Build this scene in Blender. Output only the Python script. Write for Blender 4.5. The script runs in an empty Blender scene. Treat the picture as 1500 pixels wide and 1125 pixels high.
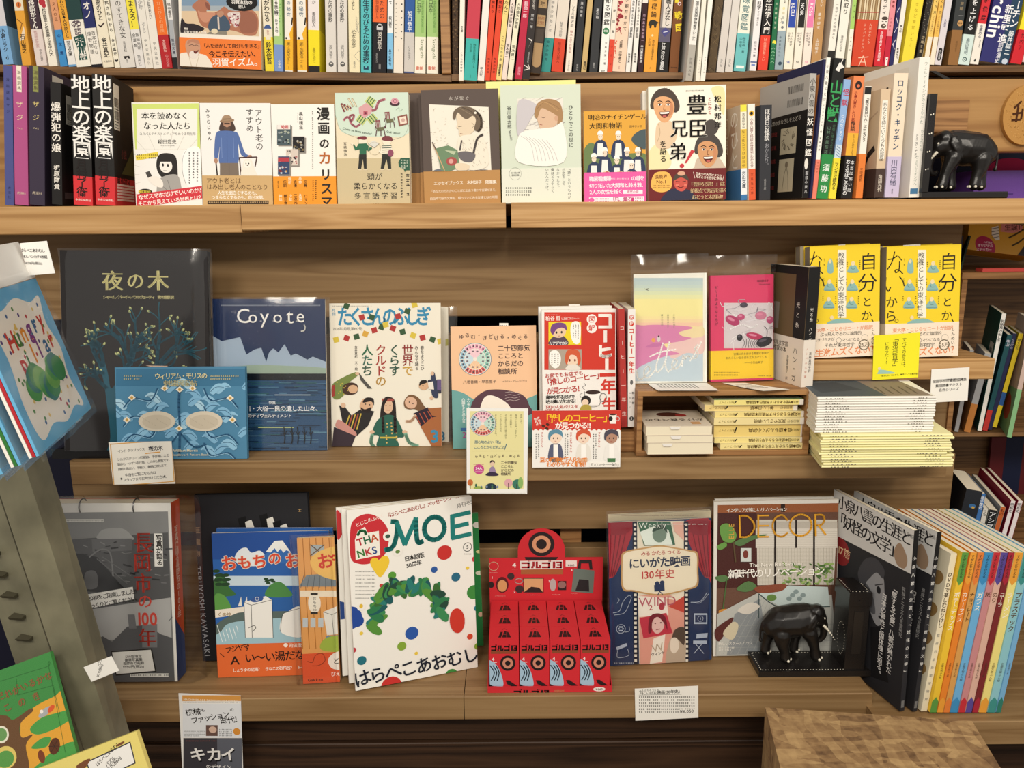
import bpy, math, random
from mathutils import Vector as V, Matrix, noise
from math import sin, cos, tan, radians, pi, atan2, sqrt
# ---------------------------------------------------------------- camera
F = 1150.0                       # focal length in pixels of the 1500x1125 frame
PITCH, ROLL = radians(11.8),0.0085
CAM = V((0,0,1.55))
FW = V((0, cos(PITCH),-sin(PITCH)))
UP0, RT0 = V((0, sin(PITCH), cos(PITCH))), V((1,0,0))
IX = RT0*cos(ROLL) - UP0*sin(ROLL)
IU = RT0*sin(ROLL) + UP0*cos(ROLL)
S = bpy.context.scene
COL = S.collection
cd = bpy.data.cameras.new('camera'); cam = bpy.data.objects.new('camera', cd); COL.objects.link(cam)
cd.sensor_fit = 'HORIZONTAL'; cd.sensor_width = 36.0; cd.lens = F/1500*36.0
cd.clip_start = 0.02; cd.clip_end = 30
m3 = Matrix((IX, IU, -FW)).transposed().to_4x4(); m3.translation = CAM
cam.matrix_world = m3
S.camera = cam
S.view_settings.view_transform = 'Standard'; S.view_settings.look = 'None'
S.view_settings.gamma = 1.0; S.view_settings.use_curve_mapping = False
S.view_settings.exposure = 0.0
S.cycles.max_bounces = 6; S.cycles.transparent_max_bounces = 16
# ---------------------------------------------------------------- light of the shop
wd = bpy.data.worlds.new('world'); S.world = wd; wd.use_nodes = True
wd.node_tree.nodes['Background'].inputs[0].default_value = (1.0,.95,.88,1)
wd.node_tree.nodes['Background'].inputs[1].default_value = 0.50
def area(name, loc, tgt, sx, sy, power, col):
 l = bpy.data.lights.new(name, 'AREA'); l.shape = 'RECTANGLE'; l.size = sx; l.size_y = sy
 l.energy = power; l.color = col
 o = bpy.data.objects.new(name, l); COL.objects.link(o); o.location = loc
 o.rotation_euler = (V(tgt)-V(loc)).to_track_quat('-Z', 'Y').to_euler()
 return o
area('ceiling_lamp_light',(-0.65,-0.75,2.45),(-0.3,1.35,1.15),.6,.4,17.5,(1,.92,.80))
area('ceiling_lamp_light',(0.35,-0.8,2.45),(0.2,1.35,1.15),.6,.4,21,(1,.92,.80))
area('ceiling_lamp_light',(1.1,0.1,2.5),(0.7,1.35,1.2),.4,.3,7.5,(1,.91,.79))
# ---------------------------------------------------------------- rays through the photograph
def ray(px, py): return FW + IX*((px-750.0)/F) - IU*((py-562.5)/F)
def onY(px, py, y):
 r = ray(px, py); return CAM + r*((y-CAM.y)/r.y)
def onZ(px, py, z):
 r = ray(px, py); return CAM + r*((z-CAM.z)/r.z)
def onP(px, py, o, n):
 r = ray(px, py); return CAM + r*((o-CAM).dot(n)/r.dot(n))
# ---------------------------------------------------------------- colour
def lin(c): return c/12.92 if c <= .04045 else ((c+.055)/1.055)**2.4
def rgb(h):
 if not isinstance(h, str): return tuple(h)[:3]
 h = h.lstrip('#')
 if len(h) == 3: h = ''.join(a*2 for a in h)
 return tuple(lin(int(h[i:i+2],16)/255.0) for i in (0,2,4))
# ---------------------------------------------------------------- materials
MATS = {}
def node_mat(name):
 m = bpy.data.materials.new(name); m.use_nodes = True
 return m, m.node_tree, m.node_tree.nodes['Principled BSDF']
def paper(kind='paper'):
 """printed stock: colours come from the print, one per face"""
 if kind in MATS: return MATS[kind]
 ro, sp = {'paper': (.62,.25), 'gloss': (.28,.45), 'matte': (.85,.12), 'box': (.42,.35), 'metal': (.3,.5)}[kind]
 m, t, b = node_mat('printed_'+kind)
 a = t.nodes.new('ShaderNodeAttribute'); a.attribute_name = 'Col'
 t.links.new(a.outputs['Color'], b.inputs['Base Color'])
 n = t.nodes.new('ShaderNodeTexNoise'); n.inputs['Scale'].default_value = 260
 r = t.nodes.new('ShaderNodeMapRange'); r.inputs['To Min'].default_value = ro-.06; r.inputs['To Max'].default_value = ro+.06
 t.links.new(n.outputs[0], r.inputs[0]); t.links.new(r.outputs[0], b.inputs['Roughness'])
 b.inputs['Specular IOR Level'].default_value = sp
 if kind == 'metal': b.inputs['Metallic'].default_value = .9
 MATS[kind] = m; return m
def wood(name, c1, c2, c3, axis='X', rough=.5, scale=1.0, fine=.5):
 if name in MATS: return MATS[name]
 m, t, b = node_mat(name); N, L = t.nodes, t.links
 tc = N.new('ShaderNodeTexCoord'); mp = N.new('ShaderNodeMapping')
 st = {'X': (.45,11,11), 'Z': (11,11,.45), 'Y': (11,.45,11)}[axis]
 mp.inputs['Scale'].default_value = tuple(q*scale for q in st)
 L.new(tc.outputs['Object'], mp.inputs[0])
 n1 = N.new('ShaderNodeTexNoise'); n1.inputs['Scale'].default_value = 2.2; n1.inputs['Detail'].default_value = 3; n1.inputs['Distortion'].default_value = .35
 L.new(mp.outputs[0], n1.inputs['Vector'])
 mu = N.new('ShaderNodeMath'); mu.operation = 'MULTIPLY'; mu.inputs[1].default_value = 7
 L.new(n1.outputs[0], mu.inputs[0])
 fr = N.new('ShaderNodeMath'); fr.operation = 'PINGPONG'; fr.inputs[1].default_value = .5
 L.new(mu.outputs[0], fr.inputs[0])
 n2 = N.new('ShaderNodeTexNoise'); n2.inputs['Scale'].default_value = 14; n2.inputs['Detail'].default_value = 6; n2.inputs['Roughness'].default_value = .7
 mp2 = N.new('ShaderNodeMapping'); mp2.inputs['Scale'].default_value = tuple(q*scale*(2.6 if q > 1 else .8) for q in st)
 L.new(tc.outputs['Object'], mp2.inputs[0]); L.new(mp2.outputs[0], n2.inputs['Vector'])
 ad = N.new('ShaderNodeMath'); ad.operation = 'MULTIPLY_ADD'; ad.inputs[1].default_value = fine
 L.new(n2.outputs[0], ad.inputs[0]); L.new(fr.outputs[0], ad.inputs[2])
 cr = N.new('ShaderNodeValToRGB'); e = cr.color_ramp.elements
 e[0].position = .2; e[0].color = rgb(c3)+(1,); e[1].position = .9; e[1].color = rgb(c1)+(1,)
 k = e.new(.5); k.color = rgb(c2)+(1,)
 L.new(ad.outputs[0], cr.inputs[0]); L.new(cr.outputs[0], b.inputs['Base Color'])
 bp = N.new('ShaderNodeBump'); bp.inputs['Strength'].default_value = .12; bp.inputs['Distance'].default_value = .002
 L.new(n2.outputs[0], bp.inputs['Height']); L.new(bp.outputs[0], b.inputs['Normal'])
 b.inputs['Roughness'].default_value = rough; b.inputs['Specular IOR Level'].default_value = .3
 MATS[name] = m; return m
def plain(name, col, rough=.5, metal=0, spec=.4, mottled=.0, mscale=30):
 if name in MATS: return MATS[name]
 m, t, b = node_mat(name)
 b.inputs['Base Color'].default_value = rgb(col)+(1,); b.inputs['Roughness'].default_value = rough
 b.inputs['Metallic'].default_value = metal; b.inputs['Specular IOR Level'].default_value = spec
 n = t.nodes.new('ShaderNodeTexNoise'); n.inputs['Scale'].default_value = mscale; n.inputs['Detail'].default_value = 5
 cr = t.nodes.new('ShaderNodeValToRGB'); c = rgb(col)
 cr.color_ramp.elements[0].position = .3; cr.color_ramp.elements[1].position = .75
 cr.color_ramp.elements[0].color = tuple(q*(1-mottled) for q in c)+(1,); cr.color_ramp.elements[1].color = tuple(min(1, q*(1+mottled*.6)) for q in c)+(1,)
 tc = t.nodes.new('ShaderNodeTexCoord'); t.links.new(tc.outputs['Object'], n.inputs['Vector'])
 t.links.new(n.outputs[0], cr.inputs[0]); t.links.new(cr.outputs[0], b.inputs['Base Color'])
 MATS[name] = m; return m
def film(name='clear_film', gl=.10):
 if name in MATS: return MATS[name]
 m = bpy.data.materials.new(name); m.use_nodes = True; t = m.node_tree; t.nodes.clear()
 o = t.nodes.new('ShaderNodeOutputMaterial'); mx = t.nodes.new('ShaderNodeMixShader')
 tr = t.nodes.new('ShaderNodeBsdfTransparent'); tr.inputs[0].default_value = (.985,.985,.985,1)
 g = t.nodes.new('ShaderNodeBsdfGlossy'); g.inputs['Roughness'].default_value = .12; g.inputs[0].default_value = (1,1,1,1)
 lw = t.nodes.new('ShaderNodeLayerWeight'); lw.inputs[0].default_value = .35
 mr = t.nodes.new('ShaderNodeMapRange'); mr.inputs['To Min'].default_value = gl*.3; mr.inputs['To Max'].default_value = .5
 t.links.new(lw.outputs['Fresnel'], mr.inputs[0]); t.links.new(mr.outputs[0], mx.inputs[0])
 t.links.new(tr.outputs[0], mx.inputs[1]); t.links.new(g.outputs[0], mx.inputs[2]); t.links.new(mx.outputs[0], o.inputs[0])
 MATS[name] = m; return m
# ---------------------------------------------------------------- meshes and the object tree
class MB:
 def __init__(self): self.v = []; self.f = []; self.c = []
 def face(self, pts, col):
  n = len(self.v); self.v += [tuple(p) for p in pts]; self.f.append(tuple(range(n, n+len(pts)))); self.c.append(col)
 def mesh(self, vs, fs, col):
  n = len(self.v); self.v += [tuple(p) for p in vs]
  for q in fs: self.f.append(tuple(i+n for i in q)); self.c.append(col)
 def hexa(self, p, col):
  """p: 8 corners, bottom ring then top ring"""
  n = len(self.v); self.v += [tuple(q) for q in p]
  for q in ((3,2,1,0),(4,5,6,7),(0,1,5,4),(1,2,6,5),(2,3,7,6),(3,0,4,7)):
   self.f.append(tuple(i+n for i in q)); self.c.append(col)
 def box(self, x0, x1, y0, y1, z0, z1, col):
  self.hexa([(x0, y0, z0),(x1, y0, z0),(x1, y1, z0),(x0, y1, z0),(x0, y0, z1),(x1, y0, z1),(x1, y1, z1),(x0, y1, z1)], col)
 def build(self, name, mat, parent=None, base=None, smooth=False, fixn=False):
  if parent is not None: base = parent['_b'] if '_b' in parent else parent.location
  base = V(base) if base is not None else V((0,0,0))
  me = bpy.data.meshes.new(name)
  me.from_pydata([tuple(V(p)-base) for p in self.v],[], self.f)
  a = me.color_attributes.new('Col', 'FLOAT_COLOR', 'CORNER')
  buf = []
  for q, c in zip(self.f, self.c): buf += list(c)*0 + [x for _ in q for x in (*c, 1.0)]
  a.data.foreach_set('color', buf)
  if fixn:
   import bmesh
   b = bmesh.new(); b.from_mesh(me); bmesh.ops.remove_doubles(b, verts=b.verts, dist=1e-6); bmesh.ops.recalc_face_normals(b, faces=b.faces); b.to_mesh(me); b.free()
  me.materials.append(mat)
  if smooth: me.polygons.foreach_set('use_smooth',[True]*len(me.polygons))
  o = bpy.data.objects.new(name, me); COL.objects.link(o)
  if parent is not None: o.parent = parent; o['_b'] = base[:]
  else: o.location = base; o['_b'] = base[:]
  return o
def tag(o, label, cat, group=None):
 o['label'] = label; o['category'] = cat
 if group: o['group'] = group
 return o
def thing(name, label, cat, base, group=None):
 o = bpy.data.objects.new(name, None); COL.objects.link(o); o.location = base; o['_b'] = V(base)[:]
 o.empty_display_size = .02
 return tag(o, label, cat, group)
def struct(o): o['kind'] = 'structure'; return o
# ---------------------------------------------------------------- lettering
TS = bpy.data.scenes.new('lettering')
GL = {}
WOFF = {'r': 0.0, 'l': -.006, 'b': .014, 'x': .026, 'm': -.004}
def glyph(ch, wt):
 k = (ch, wt)
 if k in GL: return GL[k]
 cu = bpy.data.curves.new('g', 'FONT'); cu.body = ch; cu.size = 1; cu.resolution_u = 2 if ord(ch) > 0x3000 else 4
 cu.offset = WOFF[wt]
 ob = bpy.data.objects.new('g', cu); TS.collection.objects.link(ob)
 TS.view_layers[0].update(); dg = TS.view_layers[0].depsgraph
 ev = ob.evaluated_get(dg); me = ev.to_mesh()
 vs = [(v.co.x, v.co.y) for v in me.vertices]; fs = [tuple(p.vertices) for p in me.polygons]
 ev.to_mesh_clear(); bpy.data.objects.remove(ob); bpy.data.curves.remove(cu)
 if wt == 'm' and ord(ch) > 0x3000:      # brush-cut type: heavy stems, thin bars
  n = len(vs); v2 = list(vs); f2 = list(fs)
  for d in (.016,.032,.048):
   v2 += [(x+d, y) for x, y in vs]; f2 += [tuple(i+len(v2)-n for i in q) for q in fs]
  vs = [(x-.024, y) for x, y in v2]; fs = f2
 if vs:
  xs = [a for a, _ in vs]; ys = [b for _, b in vs]; bb = (min(xs), max(xs), min(ys), max(ys))
 else: bb = (0,.25,0,0)
 GL[k] = (vs, fs, bb); return GL[k]
_r = glyph('国', 'r')[2]
GCX, GCY, GEM = (_r[0]+_r[1])/2,(_r[2]+_r[3])/2,(_r[3]-_r[2])/.88
ROTV = set('ー〜～…「」『』（）()｢｣―-=')
def clip(poly, w, h, v0=0.0):
 def cut(ps, ins, inter):
  out = []
  for i in range(len(ps)):
   a, b = ps[i-1], ps[i]; ia, ib = ins(a), ins(b)
   if ib:
    if not ia: out.append(inter(a, b))
    out.append(b)
   elif ia: out.append(inter(a, b))
  return out
 def ix(k, val):
  def f(a, b):
   t = (val-a[k])/(b[k]-a[k]); return (a[0]+(b[0]-a[0])*t, a[1]+(b[1]-a[1])*t)
  return f
 for k, val, s in ((0,0,1),(0, w, -1),(1, v0,1),(1, h, -1)):
  if not poly: return poly
  poly = cut(poly, lambda p: (p[k]-val)*s >= -1e-9, ix(k, val))
 return poly
def catmull(pts, closed, n=5):
 out = []; m = len(pts)
 g = (lambda i: pts[i % m]) if closed else (lambda i: pts[max(0, min(m-1, i))])
 for i in range(m if closed else m-1):
  p0, p1, p2, p3 = g(i-1), g(i), g(i+1), g(i+2)
  for j in range(n):
   t = j/n; t2 = t*t; t3 = t2*t
   out.append(tuple(.5*(2*p1[k]+(p2[k]-p0[k])*t+(2*p0[k]-5*p1[k]+4*p2[k]-p3[k])*t2+(3*p1[k]-p0[k]-3*p2[k]+p3[k])*t3) for k in (0,1)))
 if not closed: out.append(pts[-1])
 return out
class Canvas:
 """one printed face: o lower-left corner, U right, W up, N outward"""
 def __init__(s, mb, o, U, W, N, w, h, lift=.00015, warp=None):
  s.mb, s.o, s.U, s.W, s.N, s.w, s.h = mb, V(o), V(U).normalized(), V(W).normalized(), V(N).normalized(), w, h
  s.lift = lift; s.v0 = 0.0; s.k = 0; s.cx = s.cy = 0.0; s.cs = 1.0; s.warp = warp; s.rs = random.Random(7); s._sc()
 def on(s, mb, lift=None):
  c = Canvas(mb, s.o, s.U, s.W, s.N, s.w, s.h, s.lift if lift is None else lift, s.warp)
  return c.crop(s.cx, s.cy, s.cs)
 def crop(s, x, y, k): s.cx, s.cy, s.cs = x, y, k; s._sc(); return s
 def P(s, x, y):
  p = onP(s.cx+x/s.cs, s.cy+y/s.cs, s.o, s.N)-s.o; return (p.dot(s.U), p.dot(s.W))
 def _sc(s):
  c = s.o+s.U*s.w/2+s.W*s.h/2; d = (c-CAM).dot(FW)
  s.sc = d/F/s.cs
  return s
 def out(s, poly, col, k=None):
  if any(p[0] < 0 or p[0] > s.w or p[1] < s.v0 or p[1] > s.h for p in poly): poly = clip(poly, s.w, s.h, s.v0)
  if len(poly) < 3: return
  d = s.lift + s.k*.000012
  pts = [s.o+s.U*a+s.W*b+s.N*d for a, b in poly]
  ar = sum(poly[i-1][0]*poly[i][1]-poly[i][0]*poly[i-1][1] for i in range(len(poly)))
  if ar < 0: pts.reverse()
  if s.warp: pts = [s.warp(p) for p in pts]
  s.mb.face(pts, col)
 def uv(s, pts, col): s.out(list(pts), rgb(col)); s.k += 1
 def H(s, f0, f1, col, a=0, b=1): s.uv([(a*s.w, f0*s.h),(b*s.w, f0*s.h),(b*s.w, f1*s.h),(a*s.w, f1*s.h)], col); return s
 def G(s, col, *q): s.uv([s.P(q[i], q[i+1]) for i in range(0, len(q),2)], col); return s
 def Sm(s, col, *q): s.uv(catmull([s.P(q[i], q[i+1]) for i in range(0, len(q),2)], True), col); return s
 def R(s, x0, y0, x1, y1, col): s.G(col, x0, y0, x1, y0, x1, y1, x0, y1); return s
 def E(s, x, y, rx, ry, col, rot=0, n=18):
  ca, sa = cos(radians(rot)), sin(radians(rot)); cx, cy = s.P(x, y); q = s.sc
  s.uv([(cx+q*(rx*cos(2*pi*i/n)*ca-ry*sin(2*pi*i/n)*sa), cy-q*(rx*cos(2*pi*i/n)*sa+ry*sin(2*pi*i/n)*ca)) for i in range(n)], col); return s
 def _line(s, pts, wd, col):
  for a, b in zip(pts, pts[1:]):
   d = V((b[0]-a[0], b[1]-a[1])); l = d.length
   if l < 1e-7: continue
   d /= l; n = V((-d.y, d.x))*wd/2; e = d*wd*.3
   s.out([(a[0]-n.x-e.x, a[1]-n.y-e.y),(b[0]-n.x+e.x, b[1]-n.y+e.y),(b[0]+n.x+e.x, b[1]+n.y+e.y),(a[0]+n.x-e.x, a[1]+n.y-e.y)], col)
  s.k += 1
 def L(s, col, wd, *q): s._line([s.P(q[i], q[i+1]) for i in range(0, len(q),2)], wd*s.sc, rgb(col)); return s
 def LS(s, col, wd, *q): s._line(catmull([s.P(q[i], q[i+1]) for i in range(0, len(q),2)], False), wd*s.sc, rgb(col)); return s
 def ring(s, x, y, r, wd, col, n=24, ry=None):
  cx, cy = s.P(x, y); q = s.sc; ry = ry or r
  s._line([(cx+q*r*cos(2*pi*i/n), cy+q*ry*sin(2*pi*i/n)) for i in range(n+1)], wd*q, rgb(col)); return s
 def put(s, ch, wt, u, v, size, col, rot=0, sx=1.0, cell=True):
  vs, fs, bb = glyph(ch, wt); k = size/GEM
  ox, oy = (GCX, GCY) if cell else (0, GCY)
  ca, sa = cos(rot), sin(rot)
  pts = [(u+((x-ox)*sx*ca-(y-oy)*sa)*k, v+((x-ox)*sx*sa+(y-oy)*ca)*k) for x, y in vs]
  far = any(p[0] < 0 or p[0] > s.w or p[1] < s.v0 or p[1] > s.h for p in pts)
  if far:
   for q in fs: s.out([pts[i] for i in q], col)
  else:
   d = s.lift+s.k*.000012
   P3 = [s.o+s.U*a+s.W*b+s.N*d for a, b in pts]
   if s.warp: P3 = [s.warp(p) for p in P3]
   s.mb.mesh(P3, fs, col)
 def adv(s, ch, wt, size, sx):
  if ord(ch) > 0x2E80: return size*sx
  if ch == ' ': return size*.3*sx
  bb = glyph(ch, wt)[2]; return (bb[1]+.07)*size/GEM*sx
 def text_uv(s, t, u, v, size, col, wt='r', vert=False, rot=0, sp=1.0, al='l', sx=1.0):
  col = rgb(col); r = radians(rot); dx, dy = cos(r), sin(r)
  if vert:
   for i, ch in enumerate(t):
    q = (i+.5)*size*sp; x, y = u-dy*0+sin(r)*q, v-cos(r)*q
    if ch in ROTV or (ord(ch) < 0x2E80 and len(t) > 0 and vert == 2): s.put(ch, wt, x, y, size, col, r-pi/2, sx)
    elif ch in '、。': s.put(ch, wt, x+size*.55, y+size*.55, size, col, r, sx)
    elif ord(ch) < 0x2E80:
     if ch != ' ':
      bb = glyph(ch, wt)[2]; s.put(ch, wt, x-(bb[0]+bb[1])/2*size/GEM*sx, y, size, col, r, sx, False)
    else: s.put(ch, wt, x, y, size, col, r, sx)
  else:
   tot = sum(s.adv(c, wt, size, sx)*sp for c in t); q = 0 if al == 'l' else (-tot/2 if al == 'c' else -tot)
   for ch in t:
    a = s.adv(ch, wt, size, sx)
    if ord(ch) > 0x2E80: s.put(ch, wt, u+dx*(q+a/2), v+dy*(q+a/2), size, col, r, sx)
    elif ch != ' ': s.put(ch, wt, u+dx*q, v+dy*q, size, col, r, sx, False)
    q += a*sp
  s.k += 1
 def T(s, t, x, y, size, col, wt='r', v=0, rot=0, sp=1.0, al='l', sx=1.0):
  p = s.P(x, y); s.text_uv(t, p[0], p[1], size*s.sc, col, wt, v, rot, sp, al, sx); return s
 def D(s, x0, y0, x1, y1, col, rows, v=0, fill=.55, wid=1.0):
  """small print too fine to read: rows (or columns) of character-sized specks"""
  c = rgb(col); r = s.rs
  for i in range(rows):
   if v:
    cw = (x1-x0)/rows; a = x0+(i+.5)*cw; q = y0; w = cw*fill; end = y1-(r.random()*.25*(y1-y0) if rows > 1 else 0)
    while q < end:
     g = w*r.uniform(.7,1.0)
     if r.random() < .93:
      for z in range(2):
       pa, pb = s.P(a-w/2*r.uniform(.5,1), q+g*(.2+.5*z)), s.P(a+w/2*r.uniform(.5,1), q+g*(.2+.5*z)); s._ln1(pa, pb, w*.2*s.sc, c)
      pa, pb = s.P(a+w*r.uniform(-.2,.2), q), s.P(a+w*r.uniform(-.2,.2), q+g*.9); s._ln1(pa, pb, w*.2*s.sc, c)
     q += w*1.25
   else:
    ch = (y1-y0)/rows; b = y0+(i+.5)*ch; q = x0; w = ch*fill; end = x1-(r.random()*.3*(x1-x0) if i == rows-1 and rows > 1 else 0)
    while q < end:
     g = w*r.uniform(.7,1.0)
     if r.random() < .94:
      for z in range(2):
       pa, pb = s.P(q, b-w*.28+w*.55*z), s.P(q+g*.9, b-w*.28+w*.55*z+r.uniform(-.1,.1)*w); s._ln1(pa, pb, w*.2*s.sc, c)
      x = q+g*r.uniform(.3,.6); s._ln1(s.P(x, b-w*.5), s.P(x, b+w*.5), w*.2*s.sc, c)
     q += w*1.2
  s.k += 1; return s
 def _ln1(s, a, b, wd, col):
  d = V((b[0]-a[0], b[1]-a[1]))
  if d.length < 1e-8: return
  n = V((-d.y, d.x)).normalized()*wd/2
  s.out([(a[0]-n.x, a[1]-n.y),(b[0]-n.x, b[1]-n.y),(b[0]+n.x, b[1]+n.y),(a[0]+n.x, a[1]+n.y)], col)
# ---------------------------------------------------------------- books
PAGE = '#efe4cc'; BOOKS = []
class Book:
 """o: bottom corner of the spine; ea across the thickness, eb from spine to fore-edge, ec up"""
 def __init__(s, name, label, cat, o, ea, eb, ec, T, W, H, cover, spine=None, back=None, pages=PAGE, hard=False, band=None, group=None, mat='paper', bandspine=None, two_sided=True):
  s.o, s.ea, s.eb, s.ec, s.T, s.W, s.H = V(o), V(ea), V(eb), V(ec), T, W, H
  s.mat = mat; s.hard = hard
  cover, spine, back = rgb(cover), rgb(spine or cover), rgb(back or cover)
  s.rh = s.ea.cross(s.eb).dot(s.ec) > 0
  base = s.pt(T/2, W/2,0)
  s.root = thing(name, label, cat, base, group)
  s.cov = MB(); t = .0024 if hard else .0005; t = min(t, T*.2)
  s.slab(s.cov, 0, t, 0, W, 0, H, cover); s.slab(s.cov, T-t, T, 0, W, 0, H, back); s.slab(s.cov, t*.98, T-t*.98,0, t, 0, H, spine)
  ins = min(.0032, T*.3) if hard else .0004
  pg = MB(); s.slab(pg, t*1.02, T-t*1.02, t*1.05, W-ins, ins, H-ins, rgb(pages))
  # page lines on top, bottom and fore-edge are fine grooves of the same block
  s.pg = pg
  s.band = None
  if band:
   h0, h1, bc = band[:3]; bc = rgb(bc); s.band = MB(); e = .0004; s.bh = (h0, h1)
   bs = rgb(bandspine) if bandspine else bc
   s.slab(s.band, -e, -.00005,-e, W+e*.5, h0, h1, bc); s.slab(s.band, T+.00005, T+e, -e, W+e*.5, h0, h1, bc); s.slab(s.band, -e, T+e, -e, -.00005, h0, h1, bs)
  BOOKS.append(s)
 def pt(s, a, b, c): return s.o+s.ea*a+s.eb*b+s.ec*c
 def slab(s, mb, a0, a1, b0, b1, c0, c1, col):
  q = [(a0, b0),(a1, b0),(a1, b1),(a0, b1)]
  if not s.rh: q.reverse()
  mb.hexa([s.pt(a, b, c0) for a, b in q]+[s.pt(a, b, c1) for a, b in q], col)
 def front(s, mb=None, e=0.0):
  c = Canvas(mb or s.cov, s.pt(-e, s.W, 0),-s.eb, s.ec, -s.ea, s.W, s.H) if s.rh else Canvas(mb or s.cov, s.pt(-e, 0,0), s.eb, s.ec, -s.ea, s.W, s.H)
  if s.band and mb is None: c.v0 = s.bh[1]     # the print stops where the band covers it
  return c
 def backf(s, mb=None, e=0.0):
  mb = mb or s.cov
  if s.rh: return Canvas(mb, s.pt(s.T+e, 0,0), s.eb, s.ec, s.ea, s.W, s.H)
  return Canvas(mb, s.pt(s.T+e, s.W, 0),-s.eb, s.ec, s.ea, s.W, s.H)
 def spine(s, mb=None, e=0.0):
  mb = mb or s.cov
  if s.rh: return Canvas(mb, s.pt(0,-e, 0), s.ea, s.ec, -s.eb, s.T, s.H)
  return Canvas(mb, s.pt(s.T, -e, 0),-s.ea, s.ec, -s.eb, s.T, s.H)
 def bfront(s): return s.front(s.band, .0004)
 def bspine(s): return s.spine(s.band, .0004)
 def bback(s): return s.backf(s.band, .0004)
 def done(s):
  s.cover_o = s.cov.build('cover', paper(s.mat), s.root)
  s.pages_o = s.pg.build('pages', paper('matte'), s.root)
  if s.band: s.band_o = s.band.build('paper_band', paper('paper'), s.root)
  return s.root
def facing(name, label, cat, TL, TR, BR, BL, Y, T, cover, side='L', lean=8.0, Y2=None, **kw):
 """a book showing its cover: corners in the photograph, Y depth of the bottom edge, lean back in degrees"""
 b0 = onY(BL[0], BL[1], Y); b1 = onY(BR[0], BR[1], Y if Y2 is None else Y2)
 z = (b0.z+b1.z)/2
 u = (b1-b0); W = u.length; u.normalize()
 hx = V((-u.y, u.x, 0)).normalized()          # horizontal, away from the viewer
 if hx.y < 0: hx = -hx
 v = V((0,0,1))*cos(radians(lean)) + hx*sin(radians(lean)); v = (v-u*v.dot(u)).normalized()
 n = u.cross(v)                               # toward the viewer
 p0, p1 = onP(TL[0], TL[1], b0, n), onP(TR[0], TR[1], b0, n)
 H = ((p0-b0).dot(v)+(p1-b0).dot(v))/2; W = (W+(p1-p0).length)/2
 sh = ((p0-b0).dot(u)+(p1-b1).dot(u))/2/H     # let it stand as skewed as it does, half by turning
 c = (b0+b1)/2
 a = atan2(sh, 1)*.6
 u2 = u*cos(a)-v*sin(a); v2 = v*cos(a)+u*sin(a)
 o = c-u2*W/2+V((0,0, T*max(0, sin(radians(lean)))*.95+abs(W/2*sin(a))*.9))
 ea = -n
 if side == 'L': bk = Book(name, label, cat, o, ea, u2, v2, T, W, H, cover, **kw)
 else: bk = Book(name, label, cat, o+u2*W, ea, -u2, v2, T, W, H, cover, **kw)
 bk.face = (o, u2, v2, n, W, H)
 return bk
def spined(name, label, cat, BL, BR, TL, Y, cover, vpx=750, W=.13, H=None, pose=None, after=None, **kw):
 """a book showing its spine"""
 if pose:
  o, th, T = pose
  return Book(name, label, cat, o, V((cos(th),0,-sin(th))), V((0,1,0)), V((sin(th),0, cos(th))), T, W, H, cover, **kw)
 o = onY(BL[0], BL[1], Y); a = atan2(vpx-750, F)
 eb = V((sin(a), cos(a),0)); ex = V((cos(a),-sin(a),0))
 T = (onP(BR[0], BR[1], o, eb)-o).dot(ex)
 d = onP(TL[0], TL[1], o, eb)-o; d -= eb*d.dot(eb)
 h = d.length; ec = d/h; ea = eb.cross(ec).normalized()
 if ea.dot(ex) < 0: ea = -ea
 T *= ec.z
 if after:      # keep clear of the neighbour on the left
  p = after; pr = p.o+p.ea*p.T; w_, h_ = min(W, p.W), min(H or h, p.H); g = .0004
  d = (o-pr).dot(p.ea)-g
  if d < 0: o = o-V((1,0,0))*d/p.ea.x; T = max(.004, T+d)
  d = (o+eb*w_-pr).dot(p.ea)-g
  if d < 0: eb = (eb-p.ea*(d/w_)); eb.z = 0; eb.normalize()
  ea = V((eb.y, -eb.x, 0)); lean = atan2(ec.dot(ea), ec.z)
  for _ in range(8):
   ec = V((0,0,1))*cos(lean)+ea*sin(lean)
   d = min((o+ec*h_-pr).dot(p.ea),(o+ec*h_+eb*w_-pr).dot(p.ea))-g
   if d < 0: lean -= d/h_
  ec = V((0,0,1))*cos(lean)+ea*sin(lean); ea = eb.cross(ec).normalized()
 return Book(name, label, cat, o, ea, eb, ec, T-.0003, W, H or h, cover, **kw)
def vtext(c, t, y0, y1, col, xf=.5, wf=.7, wt='r', xpx=None):
 """vertical lettering down a spine between two photograph rows"""
 cx = c.cx, c.cy, c.cs; c.crop(0,0,1)
 mid = c.o+c.U*c.w/2+c.W*c.h/2
 def vy(y):
  # height on the spine's centre line that shows at row y
  lo, hi = -.05, c.h+.4
  for _ in range(30):
   m = (lo+hi)/2; p = c.o+c.U*c.w/2+c.W*m-CAM
   yy = 562.5-F*p.dot(IU)/p.dot(FW)
   if yy > y: lo = m
   else: hi = m
  return lo
 a, b = vy(y0), vy(y1); n = len(t); size = min(c.w*wf, (a-b)/n*1.12) if n else 0
 sp = (a-b)/n/size if size else 1
 c.text_uv(t, c.w*xf, a, size, col, wt, True, 0, sp)
 c.crop(*cx)
def vy_of(c, y):
 lo, hi = -.05, c.h+.4
 for _ in range(30):
  m = (lo+hi)/2; p = c.o+c.U*c.w/2+c.W*m-CAM
  if 562.5-F*p.dot(IU)/p.dot(FW) > y: lo = m
  else: hi = m
 return lo
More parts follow.
